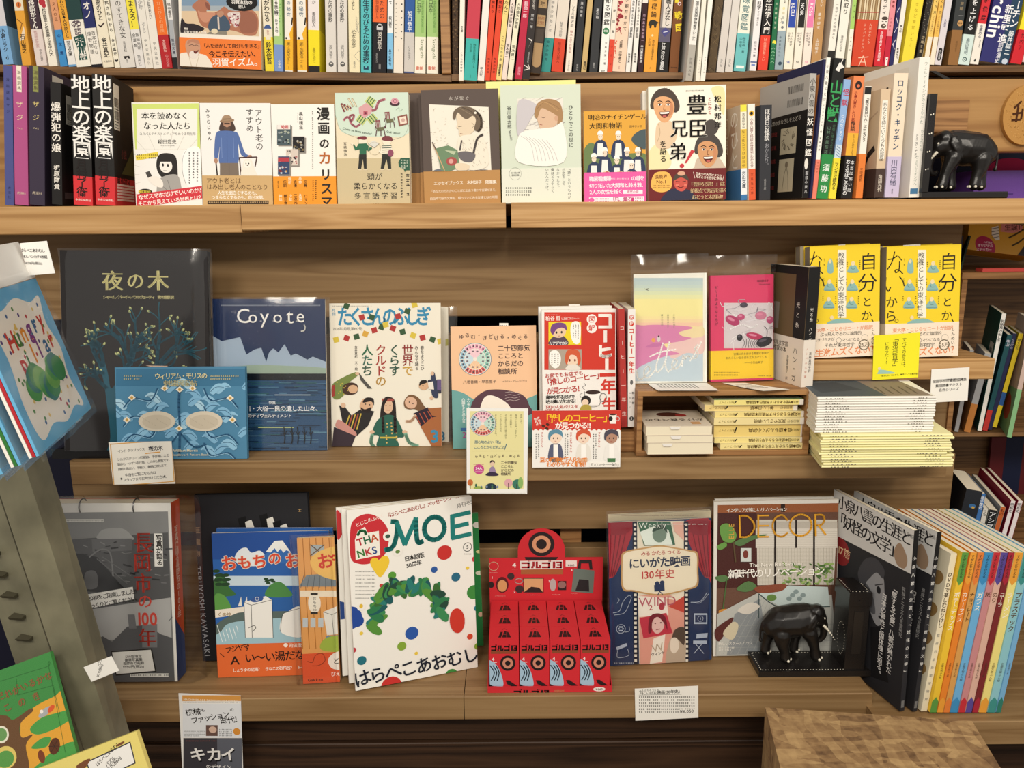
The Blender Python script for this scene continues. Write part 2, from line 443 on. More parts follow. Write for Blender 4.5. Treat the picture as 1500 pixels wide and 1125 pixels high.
def sheet(name, label, cat, TL, TR, BR, BL, Y, lean=0, Y2=None, th=.0006, col='#fff', mat='paper', group=None, curl=0.0):
 """a card or leaf of paper: its own thin body, printed on the front"""
 b0 = onY(BL[0], BL[1], Y); b1 = onY(BR[0], BR[1], Y if Y2 is None else Y2)
 u = (b1-b0).normalized(); hx = V((-u.y, u.x, 0)).normalized()
 if hx.y < 0: hx = -hx
 v = V((0,0,1))*cos(radians(lean))+hx*sin(radians(lean)); v = (v-u*v.dot(u)).normalized(); n = u.cross(v)
 p0, p1 = onP(TL[0], TL[1], b0, n), onP(TR[0], TR[1], b0, n)
 H = ((p0-b0).dot(v)+(p1-b0).dot(v))/2; W = ((b1-b0).length+(p1-p0).length)/2
 sh = ((p0-b0).dot(u)+(p1-b1).dot(u))/2/H; a = atan2(sh, 1)*.7
 u2 = u*cos(a)-v*sin(a); v2 = v*cos(a)+u*sin(a); o = (b0+b1)/2-u2*W/2
 mb = MB(); c4 = [o, o+u2*W, o+u2*W+v2*H, o+v2*H]
 mb.hexa([p-n*th for p in (c4[0], c4[1])]+[c4[1], c4[0]]+[p-n*th for p in (c4[3], c4[2])]+[c4[2], c4[3]], rgb(col))
 c = Canvas(mb, o, u2, v2, n, W, H); c.crop(0,0,1)
 def fin():
  ob = mb.build(name, paper(mat), None, base=o+u2*W/2, fixn=False)
  if label: tag(ob, label, cat, group)
  return ob
 c.fin = fin
 return c
# ================================================================ the place: floor, wall, shelf boards
Z2 = onY(750,297,1.29).z; Z3 = onY(750,653,1.30).z; Z4 = onY(750,984,1.22).z
Y2F, Y3F, Y4F = 1.270,1.2250,1.1489            # front edges of the three display ledges
W_LIP = wood('wood_ledge', '#d2aa78', '#c29864', '#ab8150', scale=1.0, fine=.35)
W_PLANK = wood('wood_plank', '#9e8059', '#947650', '#836541', scale=.8, fine=.4)
W_UPPER = wood('wood_upper', '#b98f5b', '#ad8451', '#996f41', scale=.7, fine=.3)
W_OLD = wood('wood_old', '#8a6742', '#6f5031', '#4b351f', scale=1.2, fine=.7)
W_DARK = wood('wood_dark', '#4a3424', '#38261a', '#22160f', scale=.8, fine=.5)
W_CRATE = wood('wood_crate', '#b88b5a', '#a2764a', '#835c37', scale=1.2, fine=.4)
NAVY = plain('navy_wall', '#10122c',.8, mottled=.25, mscale=3)
fl = MB(); fl.box(-3,3,-3,1.70,-.05,0, rgb('#6d5843')); struct(fl.build('floor', plain('floor_mat', '#6d5843',.6, mottled=.2)))
wb = MB(); wb.box(-3,3,1.66,1.74,0,2.9, rgb('#10122c')); struct(wb.build('wall_back', NAVY))
def bevel_box(mb, x0, x1, y0, y1, z0, z1, b=.0015):
 """a board with its long front edges eased"""
 pr = [(y0, z0+b),(y0, z1-b),(y0+b, z1),(y1, z1),(y1, z0),(y0+b, z0)]
 n = len(pr); vs = [(x0, y, z) for y, z in pr]+[(x1, y, z) for y, z in pr]
 fs = [(i, i+n, (i+1) % n+n, (i+1) % n) for i in range(n)]+[tuple(range(n)), tuple(range(2*n-1, n-1,-1))]
 mb.mesh(vs, fs, (1,1,1))
def board(name, label, mat, x0, x1, y0, y1, z0, z1, cat='shelf board', group=None, base=None):
 mb = MB(); bevel_box(mb, x0, x1, y0, y1, z0, z1)
 return tag(mb.build(name, mat, None, base=(0,0,0) if base is None else base, fixn=True), label, cat, group)
def zz(py, Y, px=750): return onY(px, py, Y).z
def xx(px, py, Y): return onY(px, py, Y).x
# upper display ledge: three boards butted with gaps
zl = Z2-.0395
board('ledge_board', 'light wooden ledge board under the blue, pink and black spines at the upper left', W_LIP, -1.0, xx(353,320, Y2F), Y2F, 1.419, zl-.004, Z2, 'ledge')
board('ledge_board', 'light wooden ledge board under the row of face-out novels, ending at a dark gap', W_LIP, xx(355,320, Y2F), xx(741,320, Y2F), Y2F-.004,1.4185, zl, Z2, 'ledge')
rb = MB(); bevel_box(rb, xx(749,320, Y2F),1.05, Y2F-.002,1.4185, zl, Z2); bevel_box(rb, xx(1352,320,1.42),1.05,1.419,1.62, zl, Z2)
tag(rb.build('ledge_board', W_LIP, None, base=(0,0,0), fixn=True), 'light wooden ledge board carrying the upper carved elephant', 'ledge')
# knot on the middle board
zp = zz(122,1.42)
board('back_plank', 'honey wooden back plank behind the upper row of face-out books', W_UPPER, -1.0, xx(1348,200,1.42),1.42,1.456, Z2-.02, zp, 'back plank')
mb = MB(); bevel_box(mb, xx(1349,200,1.42),1.05,1.421,1.456, zz(228,1.42), zp+.001)
tag(mb.build('back_plank', W_UPPER, None, base=(0,0,0), fixn=True), 'honey wooden plank above the black opening, behind the upper elephant', 'back plank')
board('wood_patch', 'small square patch board with a knot behind the upper elephant', W_CRATE, xx(1352,190,1.416), xx(1414,190,1.416),1.411,1.4205, zz(200,1.416), zz(152,1.416), 'board')
# planks behind the lower two display ledges, and the ledges
board('back_plank', 'broad brown plank right below the upper ledge, above the tallest black picture book', W_PLANK, -1.0, xx(1403,400,1.41),1.41,1.44, zz(463,1.41), zl-.001, 'back plank')
board('back_plank', 'brown plank behind the peach book and the wooden crate', W_PLANK, -.80, xx(1394,600,1.41),1.41,1.44, Z3-.02, zz(490,1.41), 'back plank')
board('shelf_board', 'brown display shelf carrying the wooden crate and the stacked pamphlets', W_PLANK, xx(104,690, Y3F), xx(1386,690, Y3F), Y3F, 1.409, Z3-.0385, Z3)
board('back_plank', 'brown plank below the middle shelf, behind the black piano book', W_PLANK, -.80, xx(1391,740,1.36),1.36,1.385, zz(776,1.36), Z3-.039, 'back plank')
board('back_plank', 'brown plank behind the red toy boxes, below the dark gap', W_PLANK, -.80, xx(1290,900,1.36),1.36,1.385, Z4-.02, zz(803,1.36), 'back plank')
board('upright_batten', 'short upright wooden batten bridging the dark gap beside the red display top', W_CRATE, xx(821,790,1.39), xx(851,790,1.39),1.387,1.41, Z4, zz(760,1.39), 'batten')
xj = xx(680,1040, Y4F)
board('shelf_board', 'left half of the bottom display shelf, under the large green-and-white magazine', W_PLANK, xx(60,1040, Y4F), xj-.0006, Y4F, 1.359, Z4-.0425, Z4)
board('shelf_board', 'right half of the bottom display shelf, under the lower elephant', W_PLANK, xj+.0006, xx(1279,1010, Y4F), Y4F, 1.359, Z4-.0425, Z4)
# low platform at the lower right on which the picture books stand
ZP = onY(1400,1043,1.13).z
board('platform_board', 'brown low platform under the row of colourful picture book spines', W_PLANK, xx(1281,1050,1.12),1.1,1.105,1.45, ZP-.042, ZP, 'platform')
# dark panelling under the shelves
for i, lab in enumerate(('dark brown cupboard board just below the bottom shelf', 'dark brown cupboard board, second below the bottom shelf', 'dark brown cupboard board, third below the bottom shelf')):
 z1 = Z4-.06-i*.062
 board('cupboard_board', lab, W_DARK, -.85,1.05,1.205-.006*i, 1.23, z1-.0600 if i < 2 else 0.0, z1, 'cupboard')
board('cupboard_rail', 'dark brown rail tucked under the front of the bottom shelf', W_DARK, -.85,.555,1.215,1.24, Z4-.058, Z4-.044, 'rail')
# top bookcases: boards follow the sag of the old shelves
def sag_board(name, label, pts, Y, th, back, mat, cat='shelf board'):
 """pts: photograph points of the top front edge, left to right"""
 q = [onY(x, y, Y) for x, y in pts]; mb = MB(); n = len(q)
 for a, b in zip(q, q[1:]):
  d = V((0, back-Y, 0)); t = V((0,0,-th))
  mb.hexa([a+t, b+t, b+t+d, a+t+d, a, b, b+d, a+d],(1,1,1))
 return tag(mb.build(name, mat, None, base=(0,0,0), fixn=True), label, cat)
L1 = [(-40,93),(0,94.4),(100,97.8),(300,101.8),(420,105),(661,108.6)]
R1 = [(661.5,108.8),(800,106),(900,105.5),(1050,106.6),(1150,101.5),(1300,97),(1560,95)]
sag_board('bookcase_shelf', 'old brown bookcase shelf under the camel cover, left of the wooden post', L1,1.462,.0125,1.62, W_OLD)
sag_board('bookcase_shelf', 'old brown bookcase shelf with a worn edge, right of the wooden post', R1,1.464,.011,1.62, W_OLD)
def yL(x, tab=L1):
 for (a, b),(c, d) in zip(tab, tab[1:]):
  if x <= c: return b+(d-b)*(x-a)/(c-a)
 return tab[-1][1]
def yR(x): return yL(x, R1)
mb = MB(); a, b = onY(647.5,108,1.458), onY(660.5,108,1.458)
bevel_box(mb, a.x, b.x, 1.455,1.62, a.z-.0005,2.1); tag(mb.build('bookcase_post', W_CRATE, None, base=(0,0,0), fixn=True), 'brown wooden post between the two top bookcases', 'post')
sag_board('backing_strip', 'old dark wood strip in the gap under the left top bookcase',[(x, y+18) for x, y in L1],1.50,.05,1.515, W_OLD, 'backing strip')
sag_board('backing_strip', 'old dark wood strip in the gap under the right top bookcase',[(x, y+17) for x, y in R1],1.50,.05,1.515, W_OLD, 'backing strip')
# black strap under the right bookcase
mb = MB(); p = [onY(*q, 1.46) for q in ((1363,104),(1371,104),(1396,117),(1388,118))]
mb.hexa([p[3], p[2], p[2]+V((0,.006,0)), p[3]+V((0,.006,0)), p[0], p[1], p[1]+V((0,.006,0)), p[0]+V((0,.006,0))], rgb('#111'))
tag(mb.build('strap_bracket', plain('black_iron', '#141212',.5), None, base=p[0], fixn=True), 'small black diagonal strap under the right bookcase shelf, above the elephant', 'bracket')
# ================================================================ top bookcases: spines one by one
# (x left, x right at the foot | x left, x right at row 0 | cover | pages seen | look, lettering, extras)
TOP = []
def t(xb0, xb1, xt0, xt1, cov, look, *tx, yb=None, band=None, foot=None, top=None, Y=None, back=None, hard=False, art=None):
 TOP.append(dict(xb=(xb0, xb1), xt=(xt0, xt1), cov=cov, look=look, tx=tx, yb=yb, band=band, foot=foot, top=top, Y=Y, back=back, hard=hard, art=art))
K, Wt = '#26221f', '#f4eee4'
t(4.8,20.5,-12,1, '#d6d2d6', 'grey-white spine with pale blue band',('小倉ヒラク',42,76, K, .5,.55),('d',80,88, K, .5,.6), band=(38, '#7fb0dc'), back='#3c4a55')
t(33,46.3,19.7,35.5, '#e6a53c', 'orange spine with cream top and red disc',('石川賢之',50,78, '#3a2a12',.45,.6), top=(15.5, '#e9dfc6'), art='disc')
t(54,69.8,39,54, '#43323c', 'dark plum spine with pinkish white band',('怪談かてん',0,42, Wt, .45,.75),('怪談研究家',45,70, '#b88',.4,.4),('中央公論社',72,90, '#555',.6,.4), band=(42.7, '#e3d5cf'))
t(72,84.8,54.4,71, '#f3ecdc', 'cream spine with red blot at its head',('松田聡平と松葉亭と田中八大',12,82, K, .5,.5), art='blot', back='#f1e9d8')
t(89,99.6,73,83, '#dd9c72', 'salmon spine with bright blue band',('文人の昼',2,32, '#7a4a30',.5,.5),('の文庫',46,84, '#1c3f78',.5,.5), band=(43.7, '#3f8ecb'))
t(101,112.4,83.7,95, '#e9a83a', 'amber spine with white and blue foot',('われら日本人の旅ひと',0,55, K, .5,.6),('河出文庫',60,82, K, .5,.6), band=(58, '#e8e6e2'), foot=(94.5, '#6ea3d0'))
t(113,134,95.5,113.5, '#22403f', 'dark green spine with wide cream band',('落語',30,52, '#5a4a55',.5,.5),('芥川',56,74, '#1e4a42',.55,.8), band=(29, '#efeadd'), art='green')
t(135,150.8,116.8,134, '#262d63', 'navy spine with large white kana and white band',('オノ',2,28, Wt, .5,.75),('遠野物語',45,80, K, .28,.4),('吉本ばなな',45,80, K, .68,.4), band=(41, '#ece7dd'), foot=(94, '#1c1a22'))
t(151.6,167.4,135,151, '#ece3cc', 'ivory spine with dark swoosh mark',('界のひと',0,30, K, .5,.6),('金井真紀',55,84, K, .5,.6), art='swoosh')
t(168.7,176.6,151.3,160.5, '#efe9d6', 'narrow ivory spine with black anchor mark',('試されながら',0,48, K, .5,.7),('金井真紀',56,82, K, .5,.65), art='anchor')
t(177,199,161,183, '#dcd8d2', 'wide light grey spine with black kana',('のすてきな女',0,56, K, .5,.42),('金井真紀',60,76, '#555',.5,.25),('草思社',86,92, '#666',.5,.2), art='horse')
t(200,213,184,198.5, '#e2dfdc', 'yellow-topped spine over light grey',('まえろ！',0,40, K, .5,.75),('飯田光明',48,74, K, .7,.42),('金澤進',48,70, K, .28,.42),('集英社',80,96, '#777',.5,.4), top=(43, '#efdf45'))
t(213.6,225,199.6,210.8, '#e7e2d8', 'off-white spine with faint grey title',('少年',0,14, '#888',.5,.6),('さくら',32,48, '#999',.5,.5),('中央公論社刊',56,96, '#777',.5,.4))
t(225.4,238,211,223, '#e9e4da', 'off-white spine with thin black title',('に愛されたい',0,28, '#555',.5,.6),('中央公論社',60,96, '#777',.5,.4))
t(238.4,253.3,223.8,237, '#ea7026', 'bright orange spine over crimson band',('ひとびとの冒険',2,48, '#f3b27d',.5,.4),('大泉黒石',58,76, '#e9b7b0',.5,.5),('中公文庫',80,98, '#d99',.6,.35), band=(51, '#b32229'), back='#ede3d0')
t(254,261.3,243,252, '#a9adb3', 'silver grey spine with white label and black foot',('現中毒芸',4,26, K, .5,.7),('現代文庫',56,80, '#445',.5,.6), foot=(84, '#1d1c1f'), top=(29, '#e6e4e0'), back='#c9c9c9')
CAMEL = len(TOP); TOP.append(None)
t(389,402,383.6,398, '#ece3cb', 'cream spine over yellow with blue fan',('がわかる',0,32, K, .5,.7),('鈴木信吾',62,94, K, .5,.75), band=(54, '#ecd637'), art='fan')
t(402.4,415,400,414.5, '#a9cf84', 'pale green spine with white label over blue',('る手帳',0,22, K, .35,.5),('鈴木大地',28,48, '#444',.35,.35),('小学館',88,100, Wt, .6,.35), band=(65.5, '#7c9ad0'), art='label')
t(417.3,429.5,416.8,430, '#f0ece2', 'white spine over golden yellow, black pen mark',('の秘密',0,26, '#789',.5,.5),('武・森乃ユエ',62,90, '#6a5020',.5,.45),('集英社',97,101, '#6a5020',.5,.3), art='pen', back='#e0a03a')
t(436,450,434,449, '#f0ece2', 'white spine over golden yellow, nearest the black-footed yellow spine',('の秘密',0,26, '#789',.5,.5),('武・森乃ユエ',62,90, '#6a5020',.5,.45),('集英社',97,101, '#6a5020',.5,.3), art='pen', back='#e0a03a')
t(452,469,451,467.5, '#ece4e2', 'pinkish white spine over bright yellow, black foot',('か',0,6, K, .5,.4),('書庭鋭人',18,40, K, .5,.4),('晶文社刊行',70,92, '#6b5a00',.5,.35), band=(44, '#f2df22'), foot=(96.5, '#1d1a18'), back='#c9b82a')
t(478,493,476,492.3, '#ded9d2', 'grey-white spine with elephant mark, first of a pair',('ための事務',0,32, '#444',.5,.5),('坂口恭平',66,86, '#666',.5,.38), art='mark')
t(495,509.5,493.5,508.5, '#ded9d2', 'grey-white spine with elephant mark, second of a pair',('ための事務',0,32, '#444',.5,.5),('坂口恭平',66,86, '#666',.5,.38), art='mark')
t(511.7,527.5,510,527, '#efe4bf', 'cream spine with thin outline drawing',('はなし',0,14, K, .45,.5),('松本俊彦',44,70, K, .45,.45),('晶文社',90,100, '#777',.5,.3), art='outline')
t(529,544,528.8,545.4, '#58bdc2', 'bright turquoise spine with black brush title',('生きのびるための事務',0,93, '#12263a',.5,.66), art='m')
t(545.6,566,546.5,567, '#15141a', 'orange-topped black spine',('ための',0,28, '#222',.66,.4),('独立国家ドル',0,28, '#7a1e10',.3,.3),('坂口恭平',47,74, Wt, .5,.36),('自殺者をゼロ',78,92, '#aaa',.3,.2), top=(32.5, '#ea6a32'), art='ghost')
t(567.3,575.4,568,576.4, '#eef0ef', 'narrow white spine over sky blue',('て',1,7, K, .5,.6),('坂口恭平',24,42, K, .5,.6),('晶文社新刊',72,96, '#234',.5,.5), band=(48.5, '#84c3ea'), foot=(101, '#1b1b1e'))
t(576.5,591,577.5,592.6, '#ece3d5', 'cream spine with two columns of black dots',('幻冬舎',72,75, '#555',.5,.3), art='dots')
t(592,606.3,593.6,608, '#2f5b9f', 'royal blue spine over light grey band',('坂口恭平',16,47, '#e9eef5',.5,.5),('リトルモア',68,88, '#555',.5,.3), band=(47.5, '#cfcac4'), foot=(105, '#4a5580'))
t(607.4,623.3,609,625, '#a6ca7f', 'leaf green spine over white, first of two alike',('口恭平',0,20, '#26402a',.35,.45),('Sakaguchi',57,90, '#6b7a55',.68,.4), band=(54, '#f0ecdc'), art='green2')
t(625,641.5,626.6,642.6, '#a6ca7f', 'leaf green spine over white',('口恭平',0,20, '#26402a',.35,.45),('Sakaguchi',57,90, '#6b7a55',.68,.4), band=(54, '#f0ecdc'), art='green2')
POST = len(TOP)
t(663,671.6,662.5,671.3, '#4c3826', 'dark brown mottled slipcase spine', yb=116, art='mottle')
t(672.3,679.2,674,680, '#f2ede0', 'slim white spine with tiny black lettering',('末の藤一',38,50, K, .5,.6),('こどもの文学社',76,106, '#666',.5,.5), yb=118, Y=1.44)
t(679.7,698.3,685.4,706, '#c83f50', 'wide red spine over turquoise',('野生の世界展パート',64,100, '#154',.72,.25),('今日の猫',64,76, '#154',.42,.25),('平凡社',110,114, '#154',.5,.3), yb=118.4, Y=1.44, band=(56.5, '#3fb3ac'))
t(699.4,709.4,707.5,717, '#efe9e2', 'plain white spine',('平凡社',98,112, '#777',.5,.5), yb=118.3, Y=1.44)
t(709.7,717.9,718.7,729, '#e2492b', 'vermilion spine, first of the pair',('関おう',0,20, '#5a1208',.5,.6),('柚木沙弥郎',84,108, '#5a1208',.5,.45), yb=118, Y=1.44)
t(718.2,726.6,729.3,738.2, '#e2492b', 'vermilion spine, second of the pair',('関おう',0,20, '#5a1208',.5,.6),('柚木沙弥郎',84,108, '#5a1208',.5,.45), yb=117.8, Y=1.44)
t(726.8,734.6,738.6,747.4, '#f2d88a', 'pale yellow spine with bold kana',('たんこ',0,22, K, .5,.8),('○うんちの中身',52,90, '#775',.5,.55),('福音館書店',94,112, K, .5,.6), yb=117.5, Y=1.44)
t(735,742,748,756.4, '#ecdcd2', 'blush white spine with black names',('人形柚木沙弥郎',4,40, K, .5,.65),('荒木良二',64,84, K, .5,.7), yb=117, Y=1.44)
t(743,750.6,757.4,765.4, '#efe9d0', 'cream spine with black names',('人形柚木沙弥郎',4,42, K, .5,.65),('荒木良二',66,88, K, .5,.7), yb=117, Y=1.44)
t(754,764.8,767,778, '#bc2444', 'crimson spine',('装画一郎',2,26, '#f3cdd4',.5,.6),('新潮社',98,110, '#e9a',.5,.5), yb=116.5, Y=1.44)
t(765,775.8,778.4,789.4, '#302a29', 'charcoal spine with white paper-cut shapes',('切り絵へ',0,14, Wt, .5,.4),('関根一博',20,42, '#ccc',.5,.4), art='cuts', yb=116.5, Y=1.44)
t(777,792,789.8,802, '#372d26', 'brown spine with kraft paper labels', yb=108, Y=1.452, art='kraft')
t(793,806.5,802.2,817, '#e7dfd3', 'off-white spine over teal band',('柚木沙弥郎とは',0,48, '#777',.5,.35),('柚木沙弥郎',58,90, '#123',.4,.32), band=(55.5, '#37958f'))
t(807.6,824,817.3,832, '#e4dacd', 'off-white spine over orange-red band',('柚木沙弥郎',32,54, '#777',.5,.35),('旅の歓びの旅人',62,92, '#7a1c08',.5,.3), band=(56.5, '#d9472c'))
t(827.5,837,835,845.6, '#efe6d8', 'cream spine with small red and black print',('こしらえ族沢田',0,40, '#666',.5,.5),('柚木文子の型染',44,78, '#a55',.5,.45),('ころから社',88,104, '#777',.5,.4), yb=108.5)
t(839.7,850,848,860.3, '#2c2e31', 'black shiny spine with tiny white print',('誰の世界',2,26, '#ddd',.5,.4),('集英社',94,104, '#bbb',.5,.3), yb=110)
t(851,858.8,861,868.4, '#cdb077', 'tan spine between two black ones',('集英社',90,102, K, .6,.6), yb=109)
t(863,875,870.8,881, '#333538', 'black spine in creased clear wrap',('楽の箱',12,28, '#ddd',.5,.4),('集英社',92,100, '#bbb',.5,.3), yb=110.5)
t(877.6,889,885.3,899, '#f3f3ee', 'white spine with green disc and big black title',('知る図鑑',-4,38, K, .5,.75),('矢萩多聞一著',60,96, K, .62,.3), yb=111, art='gdisc')
t(889.3,897,899.3,904.3, '#eee6d8', 'narrow white spine over red',('岡田潤',8,54, K, .5,.5),('小さな',62,100, '#8a1c08',.5,.45), band=(57.5, '#de4a33'), yb=108)
t(897.2,916,904.6,923.3, '#f0d3bb', 'wide peach spine with red brush pattern',('ク朝井まかて',-4,46, K, .7,.3),('「民藝」の学者と',56,92, K, .5,.26),('青幻舎',96,101, '#a77',.5,.3), art='brush')
t(916.5,923.3,924.5,932.4, '#efece8', 'slim white spine, first of two with black titles',('色彩を変えるのか',0,38, K, .5,.55),('姫野郁哉',40,56, K, .5,.6),('新潮文庫',78,92, K, .5,.5))
t(925.4,932.3,933.4,941, '#f1ede6', 'slim white spine, second of two with black titles',('色彩を変えるのか',0,38, K, .5,.55),('姫野郁哉',40,56, K, .5,.6),('新潮文庫',78,92, K, .5,.5))
t(934,942,941.5,949.6, '#341a20', 'dark maroon spine with white dotted print',('内木晶子関本喜一',20,62, '#b9a',.5,.5),('中川書房新店',66,92, '#eee',.5,.5), top=(4.5, '#ebe6e0'))
t(943,961,950.4,968.4, '#eea63a', 'amber spine with black bear drawing',('熊概論',-8,27, '#2a1c0c',.5,.48),('熊文明の楽園を歩む',58,88, '#4a3210',.62,.2),('小川洋',56,68, '#4a3210',.3,.22),('平凡社',98,101, '#4a3210',.5,.25), art='bear')
t(961.6,978,970,985.4, '#e0d8cf', 'white spine over violet-grey and black',('職人ばなし',-2,38, K, .6,.5),('江戸の技と意匠',63,102, '#f2f2f2',.45,.5), band=(61.5, '#1a1818'), art='diamond')
t(980,993.4,987.7,1003, '#7a4a24', 'chocolate brown spine with slanted yellow characters', art='sengoku', back='#4a2e18')
t(1004,1014.2,1017,1026.6, '#eceae4', 'long white spine with grey foot',('国立民族学博物館アシエル',2,60, '#444',.55,.55),('別冊平凡社',84,112, '#333',.5,.4), foot=(65.6, '#b1ada4'), yb=118.5, Y=1.44)
t(1019,1025.3,1028,1036.5, '#ece8da', 'slim ivory spine, standing low on the plank',('やまとことば',82,108, '#888',.6,.4), yb=118.8, Y=1.44)
t(1026,1033,1037.5,1046.4, '#f1efe6', 'slim white spine, standing low on the plank',('やまとことば',82,108, '#888',.6,.4), yb=118.6, Y=1.44)
t(1036.5,1048,1048,1059.7, '#57462f', 'brown burlap spine', yb=106.5, art='weave')
t(1049.6,1060.6,1062,1071.4, '#d6d0ca', 'plain grey-white spine, first of two',('平凡社',86,98, '#777',.5,.35))
t(1062,1073,1073,1083, '#d9d4ce', 'plain grey-white spine, second of two',('平凡社',86,98, '#777',.5,.35))
t(1074.7,1092,1085,1103, '#efecdd', 'ivory spine over aqua band',('味覚図鑑',-6,45, '#6b8a8a',.5,.65),('神田裕一著',54,78, '#1b4c52',.62,.25),('山本隆',54,70, '#1b4c52',.35,.25), band=(49, '#6fc0c2'), art='whitebar')
t(1097.6,1108,1108,1118, '#ece9ea', 'white spine with blue bars at its foot',('科学',2,14, K, .5,.6),('すべて農のため',16,38, '#666',.5,.35),('石川伸一著',60,84, '#445',.5,.4), art='bluebar', back='#23262a')
t(1110,1124,1119.3,1134, '#191718', 'black spine with white title over red',('本酒学入門',-6,50, '#f4f0ea',.55,.72),('日本酒の新しい',55,90, '#f7b9a0',.5,.35), band=(52, '#e23f2c'))
t(1127,1134,1134.5,1142, '#1d6b45', 'slim green spine with yellow flower',('の植物手引き',2,44, '#cde0c0',.5,.5), art='leafy')
t(1134.6,1146.7,1142.6,1155.6, '#eeeadb', 'cream spine with grey discs over blue-grey',('大典',0,5, K, .6,.4),('今井智己小川',52,84, '#345',.4,.3), band=(45, '#97aab4'), art='gdots')
t(1148,1160.3,1156.4,1168.5, '#f0ead9', 'ivory spine with a royal blue block',('パンの歴史',47,68, K, .6,.3),('山本ゆり',47,62, K, .3,.3), art='blk_BLEU_#2d4aa8')
t(1162,1173.4,1170.5,1182.3, '#efe8da', 'ivory spine with a black block',('パンの歴史',47,68, K, .6,.3),('山本ゆり',47,62, K, .3,.3), art='blk_NOIR_#1c1c1a')
t(1175,1186.6,1183.4,1194.7, '#efe2d8', 'ivory spine with a pink block',('パンの歴史',47,68, K, .6,.3),('山本ゆり',47,62, K, .3,.3), art='blk_ROSE_#e57fae')
t(1187.5,1201.5,1196,1212, '#b98c58', 'tan spine with white names',('たい',0,10, Wt, .6,.4),('菓子研究',18,44, Wt, .45,.35),('山田裕子',56,80, Wt, .45,.35))
t(1210,1220.5,1222,1232.6, '#eeeae0', 'white spine with black foot, food photo on its side',('一冊ずつもの物語あり',4,58, '#666',.5,.4), foot=(74, '#24221f'), back='#3b3530', art='side')
t(1222,1235,1234,1248, '#eeebe0', 'white spine with bold black title',('間取り',-6,22, K, .5,.6),('神保町の古本',52,76, '#555',.5,.3))
t(1239.5,1245.6,1249,1258.4, '#efebdc', 'lime-topped narrow white spine',('森洋子',4,30, K, .6,.45),('冬夏之抄',52,76, '#666',.5,.4), top=(42.5, '#a8cf6e'))
t(1246.7,1278,1260,1289, '#8a6a44', 'wide striped spine under a red-orange band',('人はいかにも',34,64, '#f3cbb0',.68,.13),('シッパイシッパイ',34,78, '#f3cbb0',.42,.13), band=(28.8, '#cf4528'), art='sticks')
t(1280,1293,1290.5,1305, '#ece2d8', 'white spine with drawn bearded face over scarlet',('ウディ',-2,22, K, .45,.5),('自由を希求した表現者',46,90, '#fff',.45,.35), band=(43, '#cf2231'), art='beard')
t(1293.4,1301.6,1305.3,1315, '#e58f98', 'rose pink spine over crimson',('農場',0,12, '#833',.5,.5),('下村敦史',25,46, '#944',.4,.4), band=(53, '#c2203c'), art='pill')
t(1302.3,1308.3,1315.2,1321.5, '#27285e', 'dark navy slim spine with white strokes', yb=96, art='strokes')
t(1308.6,1315.5,1322,1331, '#eee9df', 'white slim spine with black footer lines',('横山剛',36,48, K, .5,.5),('新潮社刊',70,86, K, .5,.5), yb=96)
t(1320,1337.5,1335.8,1356, '#efdb3f', 'bright yellow spine with pencilled title',('きなど食堂いえさ',2,70, '#b39a20',.5,.3), yb=95, back='#c2a738')
t(1340.5,1349.5,1358.4,1367.6, '#26221d', 'black spine with pale specks',('辺境食堂',52,78, '#b9a98a',.5,.5), yb=95, art='specks', back='#c8b98c')
t(1352.6,1359.5,1368,1375, '#ecc76a', 'amber and white spine, left of two alike',('くり方',-2,22, K, .6,.6),('どうやら選びあい',24,50, '#864',.5,.4), yb=95, foot=(54, '#efe6d2'))
t(1361.5,1368.4,1376,1384, '#ecbd58', 'amber and white spine, right of two alike',('くり方',-2,22, K, .6,.6),('どうやら選びあい',24,50, '#864',.5,.4), yb=95, foot=(54, '#efe6d2'))
t(1368.7,1379,1385.3,1396, '#dcd6da', 'lilac-grey spine with black pill mark',('大島渚',28,40, '#668',.5,.4), yb=95.3, art='blackpill', back='#4a4a50')
t(1388,1403,1401,1420, '#35393a', 'charcoal spine with tan disc over brown',('旅館',2,16, '#b09a76',.6,.35),('武田百合子',60,76, '#6a4a26',.6,.2), yb=95.6, band=(44, '#93683a'), art='tan')
t(1403.2,1419.5,1421,1438, '#1a1a1a', 'black spine with white title over mint',('を上げる',-2,46, '#f2f2f2',.5,.55),('高田隆明',56,80, '#345',.5,.35), yb=95.5, band=(50.5, '#d4e7e2'), art='eye')
t(1420.8,1433,1439.2,1455.4, '#d32c35', 'red spine over white band with ink drop',('解像度',-6,32, '#3a0d10',.55,.65),('を高める',36,56, '#667',.5,.5), yb=94.6, band=(34.5, '#efeae0'), art='drop')
t(1434.6,1477,1456.5,1503, '#2f2f6e', 'widest navy spine with huge white lettering', yb=95, art='search')
t(1479.5,1496,1505,1521, '#f0de33', 'yellow and red spine at the right end',('竹内了',48,74, '#5a0d10',.5,.4), yb=94.6, band=(44, '#cf2430'))
t(1497,1512,1521.5,1536, '#e9b8b4', 'pale pink spine cut off by the right edge', yb=93)
ANCH = {CAMEL: 'the camel cover',26: 'the turquoise spine', POST+2: 'the wide red and turquoise spine', POST+16: 'the green-disc spine', POST+22: 'the bear spine', POST+31: 'the black red-banded spine', POST+42: 'the wide red-orange spine', POST+55: 'the huge white lettering'}
ORD = 'next,second,third,fourth,fifth,sixth,seventh,eighth,ninth,tenth,eleventh,twelfth,thirteenth,fourteenth,fifteenth,sixteenth,seventeenth'.split(',')
